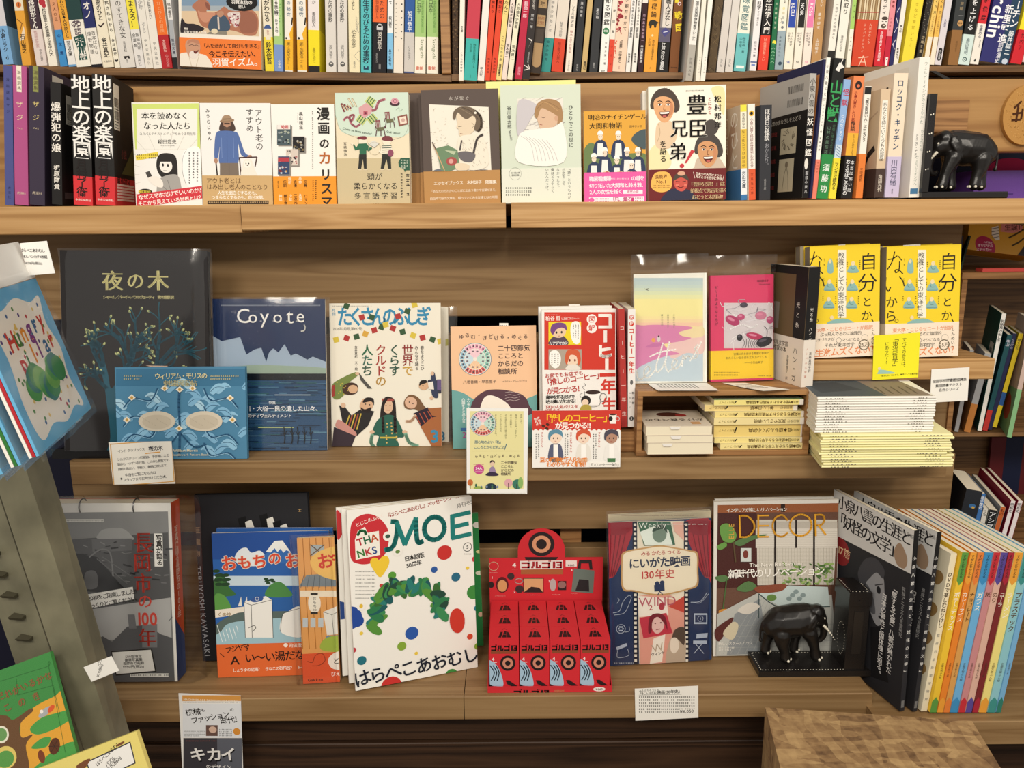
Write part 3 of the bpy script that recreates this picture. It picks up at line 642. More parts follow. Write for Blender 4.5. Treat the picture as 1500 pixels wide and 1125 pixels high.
def top_art(bk, d, c, cb):
 a = d['art']; w, h = c.w, c.h
 y = lambda q: vy_of(c, q)
 R = lambda C, x0, y0, x1, y1, col: C.uv([(x0*w, y(y0)),(x1*w, y(y0)),(x1*w, y(y1)),(x0*w, y(y1))], col)
 def disc(C, xf, yp, r, col, ry=None):
  v = y(yp); C.uv([(w*xf+r*w*cos(i*pi/9), v+(ry or r)*w*sin(i*pi/9)) for i in range(18)], col)
 if a == 'disc': disc(c, .5,7,.3, '#d9793a'); c.text_uv('1', w*.5, y(7), w*.5, '#5a2a10', 'b', al='c'); c.uv([(w*.1, y(60)),(w*.55, y(58)),(w*.8, y(50)),(w*.75, y(38)),(w*.5, y(46))], '#efd9bd'); c._line([(w*.1, y(28)),(w*.6, y(34)),(w*.3, y(44))], w*.08, rgb('#8a5a2a'))
 elif a == 'blot': disc(c, .45,3,.4, '#b8343f'); disc(c, .6,8,.25, '#b8343f')
 elif a == 'green':
  disc(cb, .3,35,.16, '#5a4a55'); disc(cb, .66,35,.16, '#5a4a55'); disc(cb, .3,35,.1, '#efeadd'); disc(cb, .66,35,.1, '#efeadd')
  cb.uv([(w*.12, y(54)),(w*.85, y(50)),(w*.92, y(66)),(w*.8, y(72)),(w*.85, y(88)),(w*.25, y(88)),(w*.3, y(76))], '#1f4b43'); cb.text_uv('芥川', w*.5, y(55), w*.6, '#f3efe6', 'b', True); cb.text_uv('街', w*.56, y(78), w*.5, '#f3efe6', 'b', True)
 elif a == 'swoosh': c._line([(w*.2, y(36)),(w*.4, y(39)),(w*.75, y(34))], w*.12, rgb('#4a3a3a')); c.text_uv('大福書林', w*.5, y(90), w*.2, '#666', al='c')
 elif a == 'anchor': disc(c, .5,88,.35, '#2a2a2a'); disc(c, .5,86,.2, '#efe9d6')
 elif a == 'horse': c.uv([(w*.3, y(82)),(w*.7, y(82)),(w*.72, y(86)),(w*.62, y(86)),(w*.55, y(84)),(w*.42, y(86)),(w*.36, y(86))], K)
 elif a == 'fan': cb.uv([(w*.5+w*.42*cos(i*pi/10), y(42)+w*.42*sin(i*pi/10)) for i in range(11)], '#3f5b94') if False else c.uv([(w*.5+w*.42*cos(i*pi/10), y(42)+w*.42*sin(i*pi/10)) for i in range(11)], '#3f5b94'); R(cb, .2,54,.8,58, '#ece3cb'); c.text_uv('鈴木', w*.5, y(44), w*.3, '#b77', 'r', True)
 elif a == 'label': R(c, .05,-2,.66,53, '#f3f1e8'); c.text_uv('る手帳', w*.35, y(0), w*.5, K, 'r', True, 0,1.2); c.text_uv('鈴木大地', w*.35, y(28), w*.32, '#444', 'r', True, 0,1.2); [disc(c, c.rs.uniform(.7,.95), c.rs.uniform(2,60),.06, '#6ba35a') for i in range(8)]
 elif a == 'pen':
  c.uv([(w*.3, y(58)),(w*.2, y(102)),(w, y(102)),(w, y(57))], '#f0b62c'); c.uv([(0, y(58)),(w, y(58)),(w, y(103)),(0, y(103))], '#f0b62c'); c.uv([(w*.95, y(38)),(w, y(38)),(w, y(58)),(w*.7, y(58)),(w*.55, y(50))], '#f0b62c')
  c.text_uv('武・森乃ユエ', w*.4, y(62), w*.36, '#6a5020', 'r', True, 0,1.2); c._line([(w*.85, y(36)),(w*.95, y(26))], w*.14, rgb('#222')); disc(c, .2,56,.12, '#222')
 elif a == 'mark': c.ring; disc(c, .5,94,.24, '#555'); disc(c, .5,94,.14, '#ded9d2'); R(c, .3,94,.7,96, '#555')
 elif a == 'outline': c._line([(w*.95, y(34)),(w*.8, y(42)),(w*.95, y(48))], w*.03, rgb('#999')); c._line([(w*.95, y(74)),(w*.45, y(82)),(w*.95, y(90)),(w*1.2, y(82)),(w*.95, y(74))], w*.03, rgb('#888')); c.text_uv('ただの話ですが', w*.75, y(24), w*.2, '#777', 'r', True)
 elif a == 'm': R(c, .25,97,.75,102, '#1b3c58'); R(c, .4,97,.6,99.5, '#58bdc2')
 elif a == 'ghost': disc(c, .5,39,.2, '#cfcfd2'); R(c, .28,38,.72,44, '#cfcfd2'); R(c, .38,37,.62,39.5, '#222'); R(c, .45,94,.6,101, '#777')
 elif a == 'dots':
  for i in range(6): disc(c, .78,6+i*10,.07, '#444');
  for i in range(9): disc(c, .2,6+i*6,.045, '#444')
 elif a == 'green2': R(c, .55,-4,.8,48, '#92bd6c'); c.text_uv('Hopeless Kyohei', w*.7, y(2), w*.3, '#5c8047', 'r',0,-90); cb.text_uv('書館', w*.45, y(100), w*.35, '#d9705a', 'b', al='c')
 elif a == 'mottle': [disc(c, c.rs.random(), c.rs.uniform(0,110), c.rs.uniform(.06,.16), c.rs.choice(['#7a6142', '#2c2018', '#6b5236'])) for i in range(60)]
 elif a == 'cuts': c.uv([(w*.2, y(56)),(w*.85, y(58)),(w*.3, y(72)),(w*.75, y(60))], '#efe9e2'); c._line([(w*.1, y(96)),(w*.9, y(100)),(w*.2, y(103))], w*.1, rgb('#efe9e2')); c._line([(w*.6, y(94)),(w*.95, y(101))], w*.08, rgb('#efe9e2')); c.text_uv('誠文堂新光社', w*.55, y(76), w*.24, '#ccc', 'r', True)
 elif a == 'kraft':
  R(c, .1,-2,.92,11.5, '#b3946a'); c.text_uv('年', w*.5, y(6), w*.5, '#3a2a1c', 'b', al='c'); R(c, .1,22,.92,39, '#b3946a'); c.text_uv('執務', w*.5, y(27), w*.34, '#8a4a30', 'r', al='c'); c.text_uv('記録', w*.5, y(33.5), w*.34, '#8a4a30', 'r', al='c')
  R(c, .06,63,.92,92, '#b09067'); disc(c, .49,92,.43, '#b09067'); R(c, .1,42,.9,62, '#4a4038')
 elif a == 'gdisc': disc(c, .5,45.5,.42, '#2c7a4a'); c.text_uv('新版', w*.5, y(45.5), w*.3, '#e9f3ea', 'b', al='c'); c.text_uv('民', w*.5, y(105), w*.5, K, 'b', al='c')
 elif a == 'brush':
  for i in range(26): v = c.rs.uniform(0,44); disc(c, c.rs.uniform(.05,.45), v, c.rs.uniform(.04,.13), c.rs.choice(['#a3303c', '#b8434c', '#8c2630']))
  c._line([(w*.1, y(47)),(w*.3, y(43)),(w*.45, y(50))], w*.06, rgb('#a3303c'))
  for i in range(10): disc(c, .05+.08*c.rs.random(), c.rs.uniform(56,88),.05, '#d9604a')
 elif a == 'bear': c.uv(catmull([(w*.1, y(37)),(w*.2, y(31)),(w*.5, y(29)),(w*.75, y(31)),(w*.95, y(33)),(w*.8, y(35)),(w*.75, y(40)),(w*.6, y(40)),(w*.55, y(37)),(w*.4, y(37)),(w*.35, y(41)),(w*.22, y(41)),(w*.2, y(38))], True), '#2d2a22'); disc(c, .5,52,.09, '#f4e2a8')
 elif a == 'diamond': R(c, 0,40.5,1,61.5, '#5f5a72'); c.uv([(w*.5, y(40)),(w*.92, y(46.5)),(w*.5, y(54)),(w*.1, y(46.5))], '#4a4a86'); c._line([(w*.35, y(47.5)),(w*.7, y(46))], w*.06, rgb('#dde')); R(c, 0,-5,.18,40, '#8d8684')
 elif a == 'sengoku':
  R(c, .1,-6,.5,4, '#ead33a'); disc(c, .6,5.5,.2, '#e9d9d4'); disc(c, .6,5.5,.12, '#8a2a20')
  c.text_uv('戦国', w*.5, y(14), w*.86, '#f0d62e', 'x', True, 8,1.45); c.text_uv('平凡社新書', w*.5, y(99), w*.14, '#2a1608', 'b', al='c')
 elif a == 'weave':
  for i in range(60):
   v = c.rs.uniform(0,104); x = c.rs.random(); c._line([(w*x, y(v)),(w*(x+c.rs.uniform(-.4,.4)), y(v+4))], w*.05, rgb(c.rs.choice(['#7a6748', '#3d301f', '#685537'])))
 elif a == 'whitebar': R(cb, .15,96,.85,100, '#e9f2ee')
 elif a == 'bluebar': R(c, .05,90,.95,92, '#5a6a9a'); R(c, .2,94,.75,96, '#6a86c8')
 elif a == 'leafy':
  disc(c, .6,62,.4, '#e8e04a'); disc(c, .5,65,.25, '#2a8a55')
  for i in range(5): c._line([(w*.15, y(72+i*5)),(w*.5, y(70+i*5)),(w*.85, y(72+i*5))], w*.1, rgb('#8fc9a0'))
 elif a == 'gdots':
  for i, q in enumerate(('#eadfa8', '#d5cdb0', '#b9bab0', '#9a9fa0', '#777c80')): disc(c, .55,12+i*7,.16, q)
  disc(cb, .6,93,.22, '#34495a'); c.ring; c._line([(w*.1+w*.3*cos(i*.35), y(30)+w*.3*sin(i*.35)) for i in range(19)], w*.03, rgb('#333'))
 elif a and a.startswith('blk'):
  _, s, col = a.split('_'); R(c, .12,-6,.95,40.5, col); c.text_uv(s, w*.52, y(4), w*.6, '#f3f3f3', 'b',0,-90,1.0, 'l'); c.text_uv('SE', w*.5, y(91), w*.4, col, 'b', al='c')
 elif a == 'side': pass
 elif a == 'sticks':
  for i in range(9): R(c, .05+i*.105,-8,.12+i*.105,29,['#d9c7a3', '#a58a62', '#e3d3b2'][i % 3])
  c._line([(0, y(19)),(w, y(18))], w*.02, rgb('#a33')); cb._line([(w*.5, y(82)),(w*.35, y(97))], w*.035, rgb('#f3cbb0')); cb._line([(w*.52, y(82)),(w*.7, y(97))], w*.035, rgb('#f3cbb0')); cb._line([(w*.3, y(85)),(w*.75, y(83))], w*.035, rgb('#f3cbb0')); cb._line([(w*.42, y(91)),(w*.62, y(91))], w*.03, rgb('#f3cbb0'))
 elif a == 'beard':
  disc(c, .62,32,.4, '#f0e6dc'); disc(c, .6,27,.36, '#4a4038',.2); disc(c, .55,38,.3, '#5a4c42',.25); disc(c, .6,37,.14, '#e9d5c8',.08); R(c, .3,31,.5,32, '#222'); R(c, .66,31,.86,32, '#222')
 elif a == 'pill': R(cb, .3,84,.75,96, '#f3ece6'); disc(cb, .52,87,.12, K); c.text_uv('新', w*.5, y(93), w*.3, '#a33', 'r', al='c')
 elif a == 'strokes':
  for v, u in ((14,1),(30,-1),(44,1),(62,1),(68,-1)): c._line([(w*.2, y(v+4*u)),(w*.8, y(v-4*u))], w*.12, rgb('#e8e8f2'))
 elif a == 'specks': [disc(c, c.rs.random(), c.rs.uniform(0,50),.05, '#8a8478') for i in range(30)]
 elif a == 'blackpill': R(c, .25,73,.8,86, '#1a1a1e'); disc(c, .52,73,.27, '#1a1a1e'); disc(c, .52,86,.27, '#1a1a1e'); c.text_uv('中公新書', w*.52, y(73), w*.34, '#eee', 'r', True)
 elif a == 'tan': disc(c, .68,34,.28, '#c79a62'); c._line([(w*.45, y(23)),(w*.9, y(23))], w*.03, rgb('#aaa')); c.text_uv('随筆', w*.68, y(34), w*.2, '#5a3a18', 'b', al='c')
 elif a == 'eye': disc(cb, .5,87,.2, '#2a4a4c'); disc(cb, .5,87,.13, '#d4e7e2'); disc(cb, .5,87,.06, '#2a4a4c')
 elif a == 'drop': disc(cb, .5,89,.12, '#222'); cb.uv([(w*.4, y(88.5)),(w*.6, y(88.5)),(w*.5, y(85.5))], '#222'); cb.text_uv('仮説の進化', w*.68, y(58), w*.18, '#666', 'r', True)
 elif a == 'search':
  c.uv([(w*.36, y(96)),(w*.36, y(-20)),(w, y(-20)),(w, y(96))], '#2f2f6e'); c.uv([(w*.62, y(96)),(w*.62, y(-20)),(w, y(-20)),(w, y(96))], '#24405a')
  c.text_uv('Searchin', w*.25, y(-46), w*.58, '#fbfafc', 'x',0,-90); None
  c.text_uv('新里堅進', w*.6, y(6), w*.3, '#f6f6f8', 'b', True, 0,1.05); c.text_uv('記録漫史', w*.6, y(62), w*.17, '#e6e6ee', 'b', True); c.text_uv('ーチン', w*.87, y(-2), w*.3, '#f6f6f8', 'b', True); c.text_uv('藤井誠二', w*.86, y(43), w*.2, '#e8eef2', 'b', True); disc(c, .86,88,.1, '#c8d4e4')
# feet from the photograph; leans eased so that no two spines cut into each other above the frame
POSE = {}
for i, d in enumerate(TOP):
 if d is None: continue
 xm = (d['xb'][0]+d['xb'][1])/2; yb = d['yb'] or (yR(xm) if i >= POST else yL(xm)); Y = d['Y'] or (1.468 if i >= POST else 1.466)
 d['yb2'] = yb; d['Y2'] = Y
 o = onY(d['xb'][0], yb, Y); T = onY(d['xb'][1], yb, Y).x-o.x-.0004; q = onY(d['xt'][0],0, Y)
 POSE[i] = [o, atan2(q.x-o.x, q.z-o.z), T]; d['H'] = .185+.02*random.Random(i).random()
def edges(i, z):
 o, th, T = POSE[i]; T = T
 dz = z-o.z
 return o.x+dz*tan(th), o.x+dz*tan(th)+T/cos(th)
def lim(i, z):
 o, th, T = POSE[i]; return o.z+TOP[i]['H']*cos(th)
ks = sorted(POSE)
for it in range(60):
 for i, j in zip(ks, ks[1:]):
  if (i < CAMEL) != (j < CAMEL) or (i < POST) != (j < POST): continue
  z = min(lim(i, 0), lim(j, 0)); g = edges(j, z)[0]-edges(i, z)[1]-.0005
  if g < 0: POSE[i][1] += g*.5/.19; POSE[j][1] -= g*.5/.19
 for i in ks:
  if i == POST-1:
   g = onY(647,108,1.458).x-.001-edges(i, lim(i, 0))[1]
   if g < 0: POSE[i][1] += g/.19
  if i == POST:
   g = edges(i, lim(i, 0))[0]-onY(661,108,1.458).x-.001
   if g < 0: POSE[i][1] -= g/.19
  if i == CAMEL-1: pass
for i, j in zip(ks, ks[1:]):
 if (i < CAMEL) != (j < CAMEL) or (i < POST) != (j < POST): continue
 for z in (POSE[j][0].z+.002, min(lim(i, 0), lim(j, 0))):
  g = edges(j, z)[0]-edges(i, z)[1]-.0004
  if g < 0: POSE[i][2] += g*cos(POSE[i][1])
for i in ks:      # a leaning foot rests on its lower corner
 if POSE[i][1] > 0: POSE[i][0].z += POSE[i][2]*sin(POSE[i][1])
for i, d in enumerate(TOP):
 if d is None: continue
 right = i >= POST
 xm = (d['xb'][0]+d['xb'][1])/2
 yb, Y = d['yb2'], d['Y2']
 k = min(ANCH, key=lambda q: abs(q-i)); n = abs(k-i)
 if i == k: lab = d['look']+', upper bookcase '+('right of' if right else 'left of')+' the post'
 else: lab = d['look']+', '+ORD[n-1]+(' right of ' if i > k else ' left of ')+ANCH[k]
 z = onY(xm, yb, Y).z
 dx = d['xt'][0]-d['xb'][0]
 bl = (d['xb'][0], yb); br = (d['xb'][1], yb)
 tl = (d['xt'][0],0.0)
 rr = random.Random(i)
 if d['band']:
  pass
 bk = spined('spine_out_book', lab, 'book', bl, br, tl, Y, d['cov'], pose=POSE[i], W=.125, H=d['H'], back=d['back'], group='spines in the top bookcases', pages='#e9dfca', band=(0.0,.05, '#fff') if d['band'] else None)
 c = bk.spine(); cb = c
 if d['band']:
  # the band wraps the foot of the book up to a row of the photograph
  bk.band = MB(); h1 = vy_of(c, d['band'][0]); e = .0003
  T_, W_ = bk.T, bk.W; bc = rgb(d['band'][1])
  bk.slab(bk.band, -e*.3,-.00004,-e, W_, 0, h1, bc); bk.slab(bk.band, T_+.00004, T_+e*.3,-e, W_, 0, h1, bc); bk.slab(bk.band, -e*.3, T_+e*.3,-e, -.00004,0, h1, bc)
  cb = bk.spine(bk.band, e)
 if d['top']: c.uv([(0, vy_of(c, d['top'][0])),(c.w, vy_of(c, d['top'][0])),(c.w, c.h),(0, c.h)], d['top'][1])
 if d['foot']:
  C = cb if d['band'] else c; C.uv([(0,0),(c.w, 0),(c.w, vy_of(c, d['foot'][0])),(0, vy_of(c, d['foot'][0]))], d['foot'][1])
 if d['art']: top_art(bk, d, c, cb)
 for q in d['tx']:
  s_, y0, y1, col, xf, wf = q
  C = cb if d['band'] and (y0+y1)/2 > d['band'][0] else c
  if ord(s_[0]) < 128 and len(s_) > 1: C.text_uv(s_, C.w*xf, vy_of(C, y0), C.w*wf, col, 'r',0,-90)
  else: vtext(C, s_, y0, y1, col, xf, wf, 'b' if wf > .45 else 'r')
 bk.done()
# the one book shown face-out up here
bk = facing('face_out_book', 'face-out book with a resting camel photo and orange band, top bookcase', 'book',(266,-40),(381.5,-40),(386,102.5),(261.5,100.5),1.462,.016, '#f0e9dc', lean=2, band=(0,.055, '#ee7d34'), group=None)
bk.band = MB(); c = bk.front().crop(260,0,9.375)
h1 = c.P(600,535)[1]; bc = rgb('#ee7d34'); bk.slab(bk.band, -.0004,-.00005,0, bk.W, 0, h1, bc); bk.slab(bk.band, -.0004, bk.T, -.0004,-.00004,0, h1, bc)
c.R(55,-400,1120,200, '#7d97b0'); c.R(55,80,1120,160, '#a3aeb6'); c.R(55,150,1120,560, '#dcc3a2'); c.R(55,500,1120,560, '#e6d6bf')
c.Sm('#2a2328',55,250,120,320,240,330,370,390,300,440,60,500)
cam_c = '#b0745a'
c.Sm(cam_c, 200,90,260,20,330,-20,420,20,450,110,400,140,430,190,560,150,640,90,720,140,860,150,1000,130,1090,200,1115,330,1080,470,960,490,800,430,600,400,380,380,300,300,260,160)
c.Sm('#8a5546',380,30,430,60,450,140,400,110); c.Sm('#c98f74',280,150,340,170,520,180,420,300,330,280); c.Sm('#99624e',850,180,1000,160,1090,260,1080,420,960,460,860,420)
c.Sm('#d8c9c4',690,180,850,170,850,300,800,380,740,300)
for i in range(26): c.E(700+random.Random(i).random()*140,185+random.Random(i+50).random()*170,12,10,['#a5485a', '#efe6e2', '#7c3a4c'][i % 3])
c.Sm('#44566a',430,320,500,220,640,210,720,330,700,420,560,430,440,420); c.Sm('#8a8478',380,520,440,440,600,430,680,440,640,520,480,530); c.Sm('#b98a70',540,190,600,150,640,190,590,240); c.E(510,430,45,35, '#e0d3b4'); c.L('#d7c7bb',22,560,240,570,400)
c.E(885,30,215,115, '#151414'); c.T('羽賀友信の',885,32,58, '#f4f0ea', 'b', al='c'); c.T('思い',885,95,50, '#f4f0ea', 'b', al='c')
c.T('著者',90,395,30, '#f3ece2', 'b'); c.T('羽賀友信著人間味',85,440,40, '#f3ece2', 'b'); c.T('聞き書き',85,490,40, '#f3ece2', 'b')
b = c.on(bk.band, .0006)
b.Sm('#efe6d8',20,760,140,720,320,740,420,790,460,960,10,960); b.L('#cfc2ac',8,150,740,200,930); b.L('#cfc2ac',8,300,760,250,930); b.Sm('#c9977b',110,640,130,560,210,535,290,560,315,660,290,760,220,810,150,760)
b.Sm('#b98268',150,560,220,536,290,560,300,610,200,580,140,610); b.LS('#5a4a44',7,160,630,200,615,230,630,260,620,300,640); b.Sm('#e9dfd6',170,720,220,700,290,720,270,790,220,810,170,780); b.Sm('#6a2c28',220,695,255,705,290,685,270,730,235,735)
b.T('「人を活かして自分も生きる」',330,630,62, '#3a1c10', 'b', rot=2, sp=.96); b.T('今こそ伝えたい、',430,745,92, '#3a1408', 'b', rot=3, sp=.95); b.T('羽賀イズム。',480,860,118, '#f8f0e4', 'b', rot=3, sp=.98)
bk.done()
# ================================================================ upper display ledge
FO = 'face-out books on the upper ledge'
# --- spines at the left end
G2 = 'spines at the left of the upper ledge'
LAST = {}
def sp2(name, label, BL, BR, TL, cov, Y, vpx, W, tx, art=None, group=G2, **kw):
 bk = spined(name, label, 'book', BL, BR, TL, Y, cov, vpx=vpx, W=W, group=group, after=LAST.get(group), **kw); LAST[group] = bk; c = bk.spine()
 if art: art(bk, c)
 for q in tx:
  C = bk.bspine() if bk.band and vy_of(c, (q[1]+q[2])/2) < bk.bh[1] else c
  vtext(C, q[0], q[1], q[2], q[3], q[4] if len(q) > 4 else .5, q[5] if len(q) > 5 else .7, q[6] if len(q) > 6 else 'r')
 bk.done(); return bk
def barcode(c, u0, v0, u1, v1, bars=True):
 c.uv([(u0, v0),(u1, v0),(u1, v1),(u0, v1)], '#e9e3d6')
 h = v1-v0; w = u1-u0
 for k in (0,1):
  y0 = v0+h*(.50 if k else .22); x = u0+w*.12
  while x < u1-w*.14:
   a = w*c.rs.choice([.015,.03,.02]); c._line([(x, y0),(x, y0+h*.2)], a, rgb('#2a2624')); x += a+w*c.rs.choice([.02,.035])
  c._line([(u0+w*.12, y0-h*.04),(u0+w*.8, y0-h*.04)], h*.02, rgb('#555'))
 for k in range(2): c._line([(u0+w*.12, v0+h*(.05+.06*k)),(u0+w*.7, v0+h*(.05+.06*k))], h*.018, rgb('#777'))
sp2('comic_volume', 'slim blue-violet comic volume at the far left of the upper ledge',(7.5,300),(20.5,299.6),(5,95), '#4f558f',1.274,560,.14,[('漫画選集ザジ',112,168, '#2b2f5c',.45,.4),('虎渓社',272,292, '#2b2f5c',.5,.35)])
def zaji(col):
 def f(bk, c):
  c.uv([(c.w*.27, vy_of(c, 135)),(c.w*.62, vy_of(c, 135)),(c.w*.62, c.h),(c.w*.27, c.h)], col); vtext(c, '漫画選集',103,133, '#4a3a30',.45,.3)
  c.text_uv('Vol.2', c.w*.45, vy_of(c, 188), c.w*.16, '#e3d2a8', al='c'); c.text_uv('虎渓社', c.w*.5, vy_of(c, 283), c.w*.22, '#d8c8b0', al='c')
 return f
sp2('comic_volume', 'pink comic volume with cream label on its spine',(22,299.3),(42,299.3),(18.5,95), '#b4548a',1.274,560,.14,[('ザ',148,158, '#f0e2b6',.45,.5),('ジ',167,178, '#f0e2b6',.45,.5)], zaji('#efe6d2'))
def zaji3(bk, c):
 zaji('#8f9350')(bk, c); b = bk.backf(); barcode(b, .03, bk.H*.73,.075, bk.H*.97)
sp2('comic_volume', 'dark violet comic volume with olive label on its spine',(43.8,299.3),(66,299.3),(42,95.5), '#3b3245',1.274,560,.14,[('ザ',148,158, '#d9c67e',.45,.45),('ジ',167,178, '#d9c67e',.45,.45)], zaji3)
def bomb(bk, c):
 b = bk.backf(); barcode(b, .02, bk.H*.68,.06, bk.H*.92); b.uv([(.01,.01),(.05,.01),(.05,.02),(.01,.02)], '#555')
sp2('novel', 'black hardcover with white title, beside the dark violet volume',(76.3,298.8),(91.7,298.8),(73.5,119.5), '#1d1b1b',1.274,540,.13,[('爆弾犯の娘',149,224, Wt, .5,.95, 'b'),('梶原阿貴',241,278, Wt, .5,.6, 'b')], bomb, hard=True)
for k, (bl, br, tl, lab) in enumerate((((108.8,299.6),(136.2,299.6),(103.5,108.8), 'thick black novel with brush title and red band, left one of two'),((141,299.6),(169.3,299.6),(134.5,107.8), 'thick black novel with brush title and red band, right one with barcode'))):
 bk = spined('novel', lab, 'book', bl, br, tl, 1.274, '#1f1d1c', vpx=516, W=.128, group=G2, hard=False, after=LAST[G2], band=(0,.0445, '#d8343a')); LAST[G2] = bk; c = bk.spine(); cb = bk.bspine()
 vtext(c, '地上の楽園',111,232, '#f6f3ee',.5,1.05, 'b'); c.crop(0,0,1)
 vtext(cb, '月村了衛',234,289, '#1d1413',.45,.62, 'b'); cb.text_uv('中央公論新社', cb.w*.5, vy_of(cb, 293), cb.w*.14, '#f2d8d0', 'b', al='c')
 if k:
  b = bk.backf(); barcode(b, .006, bk.H*.60,.038, bk.H*.95); b.text_uv('小説',.04, bk.H*.42,.016, '#8f4a48', 'r'); b.uv([(.04, bk.H*.26),(.128, bk.H*.26),(.128, bk.H*.55),(.09, bk.H*.42)], '#5a5a30')
  bb = bk.bback(); bb.text_uv('重版続々',.012, bk.H*.21,.02, '#2a1312', 'b')
  for i in range(6): bb._line([(.012, bk.H*(.17-.024*i)),(.115, bk.H*(.17-.024*i))],.0032, rgb('#f3d3cc'))
 bk.done()
# --- face-out books, left to right
Y = 1.296
bk = facing('face_out_book', 'white paperback with lime border and a drawn girl holding a phone', 'book',(194.3,152.8),(292,150.8),(297.5,304),(199.5,305), Y, .014, '#f3efe4', lean=6, group=FO); c = bk.front().crop(190,140,4.839)
c.G('#d3e37c',20,60,495,55,500,375,40,380); c.R(50,95,480,380, '#f4f1e8'); c.T('本を読めなく',82,145,56, K, 'm'); c.T('なった人たち',96,215,56, K, 'm'); c.T('コスパとテキストメディアをめぐる現在形',68,272,21, '#333'); c.T('稲田豊史',200,328,33, K, 'm'); c.D(215,350,320,362, '#777',1)
c.R(40,382,515,800, '#f5f2ec')
for i in range(22):
 a = i*pi/11; c.L('#b9b5ae',1.2,260+190*cos(a),560+190*sin(a),260+330*cos(a),560+330*sin(a))
c.Sm('#fbfaf7',395,385,500,380,512,640,430,660,380,560,372,460); c.LS('#555',2,405,382,378,440,375,540,400,630); c.D(410,400,495,630, '#2a2a2a',3,1)
c.G('#efd84e',42,425,200,398,205,432,48,462); c.D(52,410,196,452, '#5a4a10',2)
c.Sm('#2b2826',190,480,210,420,270,408,325,430,340,520,330,600,240,585,200,540); c.E(258,500,45,48, '#f6f0e8'); c.G('#2b2826',190,470,330,470,320,445,240,425,200,445); c.E(237,492,7,11, '#222'); c.E(272,495,7,11, '#222'); c.L('#333',2,240,530,262,532)
c.Sm('#a9a5a0',215,590,330,560,365,640,360,740,200,760,190,700); c.L('#444',2,270,600,300,700); c.L('#444',2,230,640,290,690); c.G('#4a4745',112,545,140,535,175,600,145,612); c.Sm('#f3ece2',130,590,180,570,230,600,235,650,180,640)
c.E(112,683,48,22, '#26221f'); c.T('徹底取材！',112,683,20, '#f0d84a', 'b', al='c'); c.G('#d23a44',48,700,515,640,520,728,55,795); c.T('なぜスマホだけでいいのか？',62,725,39, '#fbf7ee', 'b', rot=7, sp=.93); c.T('そこから見えている世界とは？',60,770,36, '#fbf7ee', 'b', rot=6, sp=.93); c.G('#f5f2ec',60,800,520,735,520,820,60,820); c.T('中公新書ラクレ',375,788,22, '#333')
bk.done()
bk = facing('face_out_book', 'white paperback with long-haired man in hat and blue shirt, kraft band', 'book',(292.8,150.6),(396.5,154.8),(400,303.4),(298.2,303.6), Y, .016, '#f3f0ec', side='R', lean=6, group=FO, band=(0,.048, '#cfac78')); c = bk.front().crop(190,140,4.839)
for i, ch in enumerate('みうらじゅん'): c.T(ch, 552+i*3,108+i*39,30, K, 'b', al='c')
c.T('アウト老の',912,95,56, K, 'r', v=1, sp=1.02); c.T('すすめ',848,90,54, K, 'r', v=1, sp=1.02)
c.Sm('#4b3a33',650,185,690,160,730,185,745,250,640,250); c.E(690,200,26,36, '#b58a72'); c.Sm('#5a483e',668,215,690,225,712,215,705,255,690,265,675,250); c.E(690,178,52,13, '#9a7d62',-5); c.Sm('#a88b70',655,175,665,145,690,138,712,145,722,172); c.L('#5a4636',6,662,168,720,166); c.R(670,194,710,204, '#2a2422')
c.Sm('#5670a8',612,270,660,250,740,255,770,275,815,400,850,425,835,438,790,420,768,340,770,475,700,482,635,478,640,360,625,440,605,450,600,400); c.L('#44598c',3,690,262,692,475); c.L('#7189bd',5,650,300,655,440); c.L('#7189bd',5,735,300,738,440)
c.G('#7d6f62',640,478,770,478,775,570,640,570); c.L('#5c5148',3,705,480,706,570); c.L('#2d2523',9,612,470,622,570); c.E(612,462,13,20, '#b58a72'); c.E(850,432,17,10, '#b58a72',-15)
c.L('#4a2f2a',8,778,440,900,436); c.L('#4a2f2a',8,778,440,790,560); c.L('#4a2f2a',8,902,438,890,500); c.Sm('#f0e9dc',795,570,800,500,815,455,845,450,865,460,885,520,898,570); c.E(834,487,26,24, '#f6f1e6'); c.E(825,482,4,5, '#2b2420'); c.E(845,482,4,5, '#2b2420'); c.E(836,494,6,4, '#4a3a35')
b = bk.bfront().crop(190,140,4.839)
b.T('アウト老とは',542,604,42, '#5b3f24', 'r', sp=.98); b.T('はみ出し老人のことなり',545,648,41, '#5b3f24', 'r', sp=.97); b.T('人生を面白くするのも、',622,690,29, '#fbf6ea', 'b', sp=.93); b.T('つまらなくするのも、自分次第。',580,722,28, '#fbf6ea', 'b', sp=.93); b.R(552,745,985,770, '#33261c'); b.D(560,748,978,768, '#d7b98a',1)
bk.done()
bk = facing('face_out_book', 'white paperback with four small comic pictures, big vertical title and orange band', 'book',(397.4,155),(488,153.6),(494,303.8),(401,304), Y, .016, '#f4f1ea', side='R', lean=6, group=FO, band=(0,.0475, '#f09a2c')); c = bk.front().crop(190,140,4.839); b = bk.bfront().crop(190,140,4.839)
def manga(C):
 for ch, x, y, s_, col in (('漫',1372,130,92, K),('画',1376,232,88, K),('の',1380,340,74, K),('カ',1385,445,92, '#b5652f'),('リ',1390,560,84, K),('ス',1396,660,90, K),('マ',1396,752,84, K)): C.T(ch, x, y, s_, col, 'x', al='c')
b.T('反骨精神青春革命無頼派たち',1110,590,1, '#000')
manga(c)
c.T('長山靖生',1212,115,29, K, 'b', v=1, sp=1.05); c.D(1288,110,1305,520, '#8a8680',1,1,.7); c.D(1186,115,1194,190, '#999',1,1)
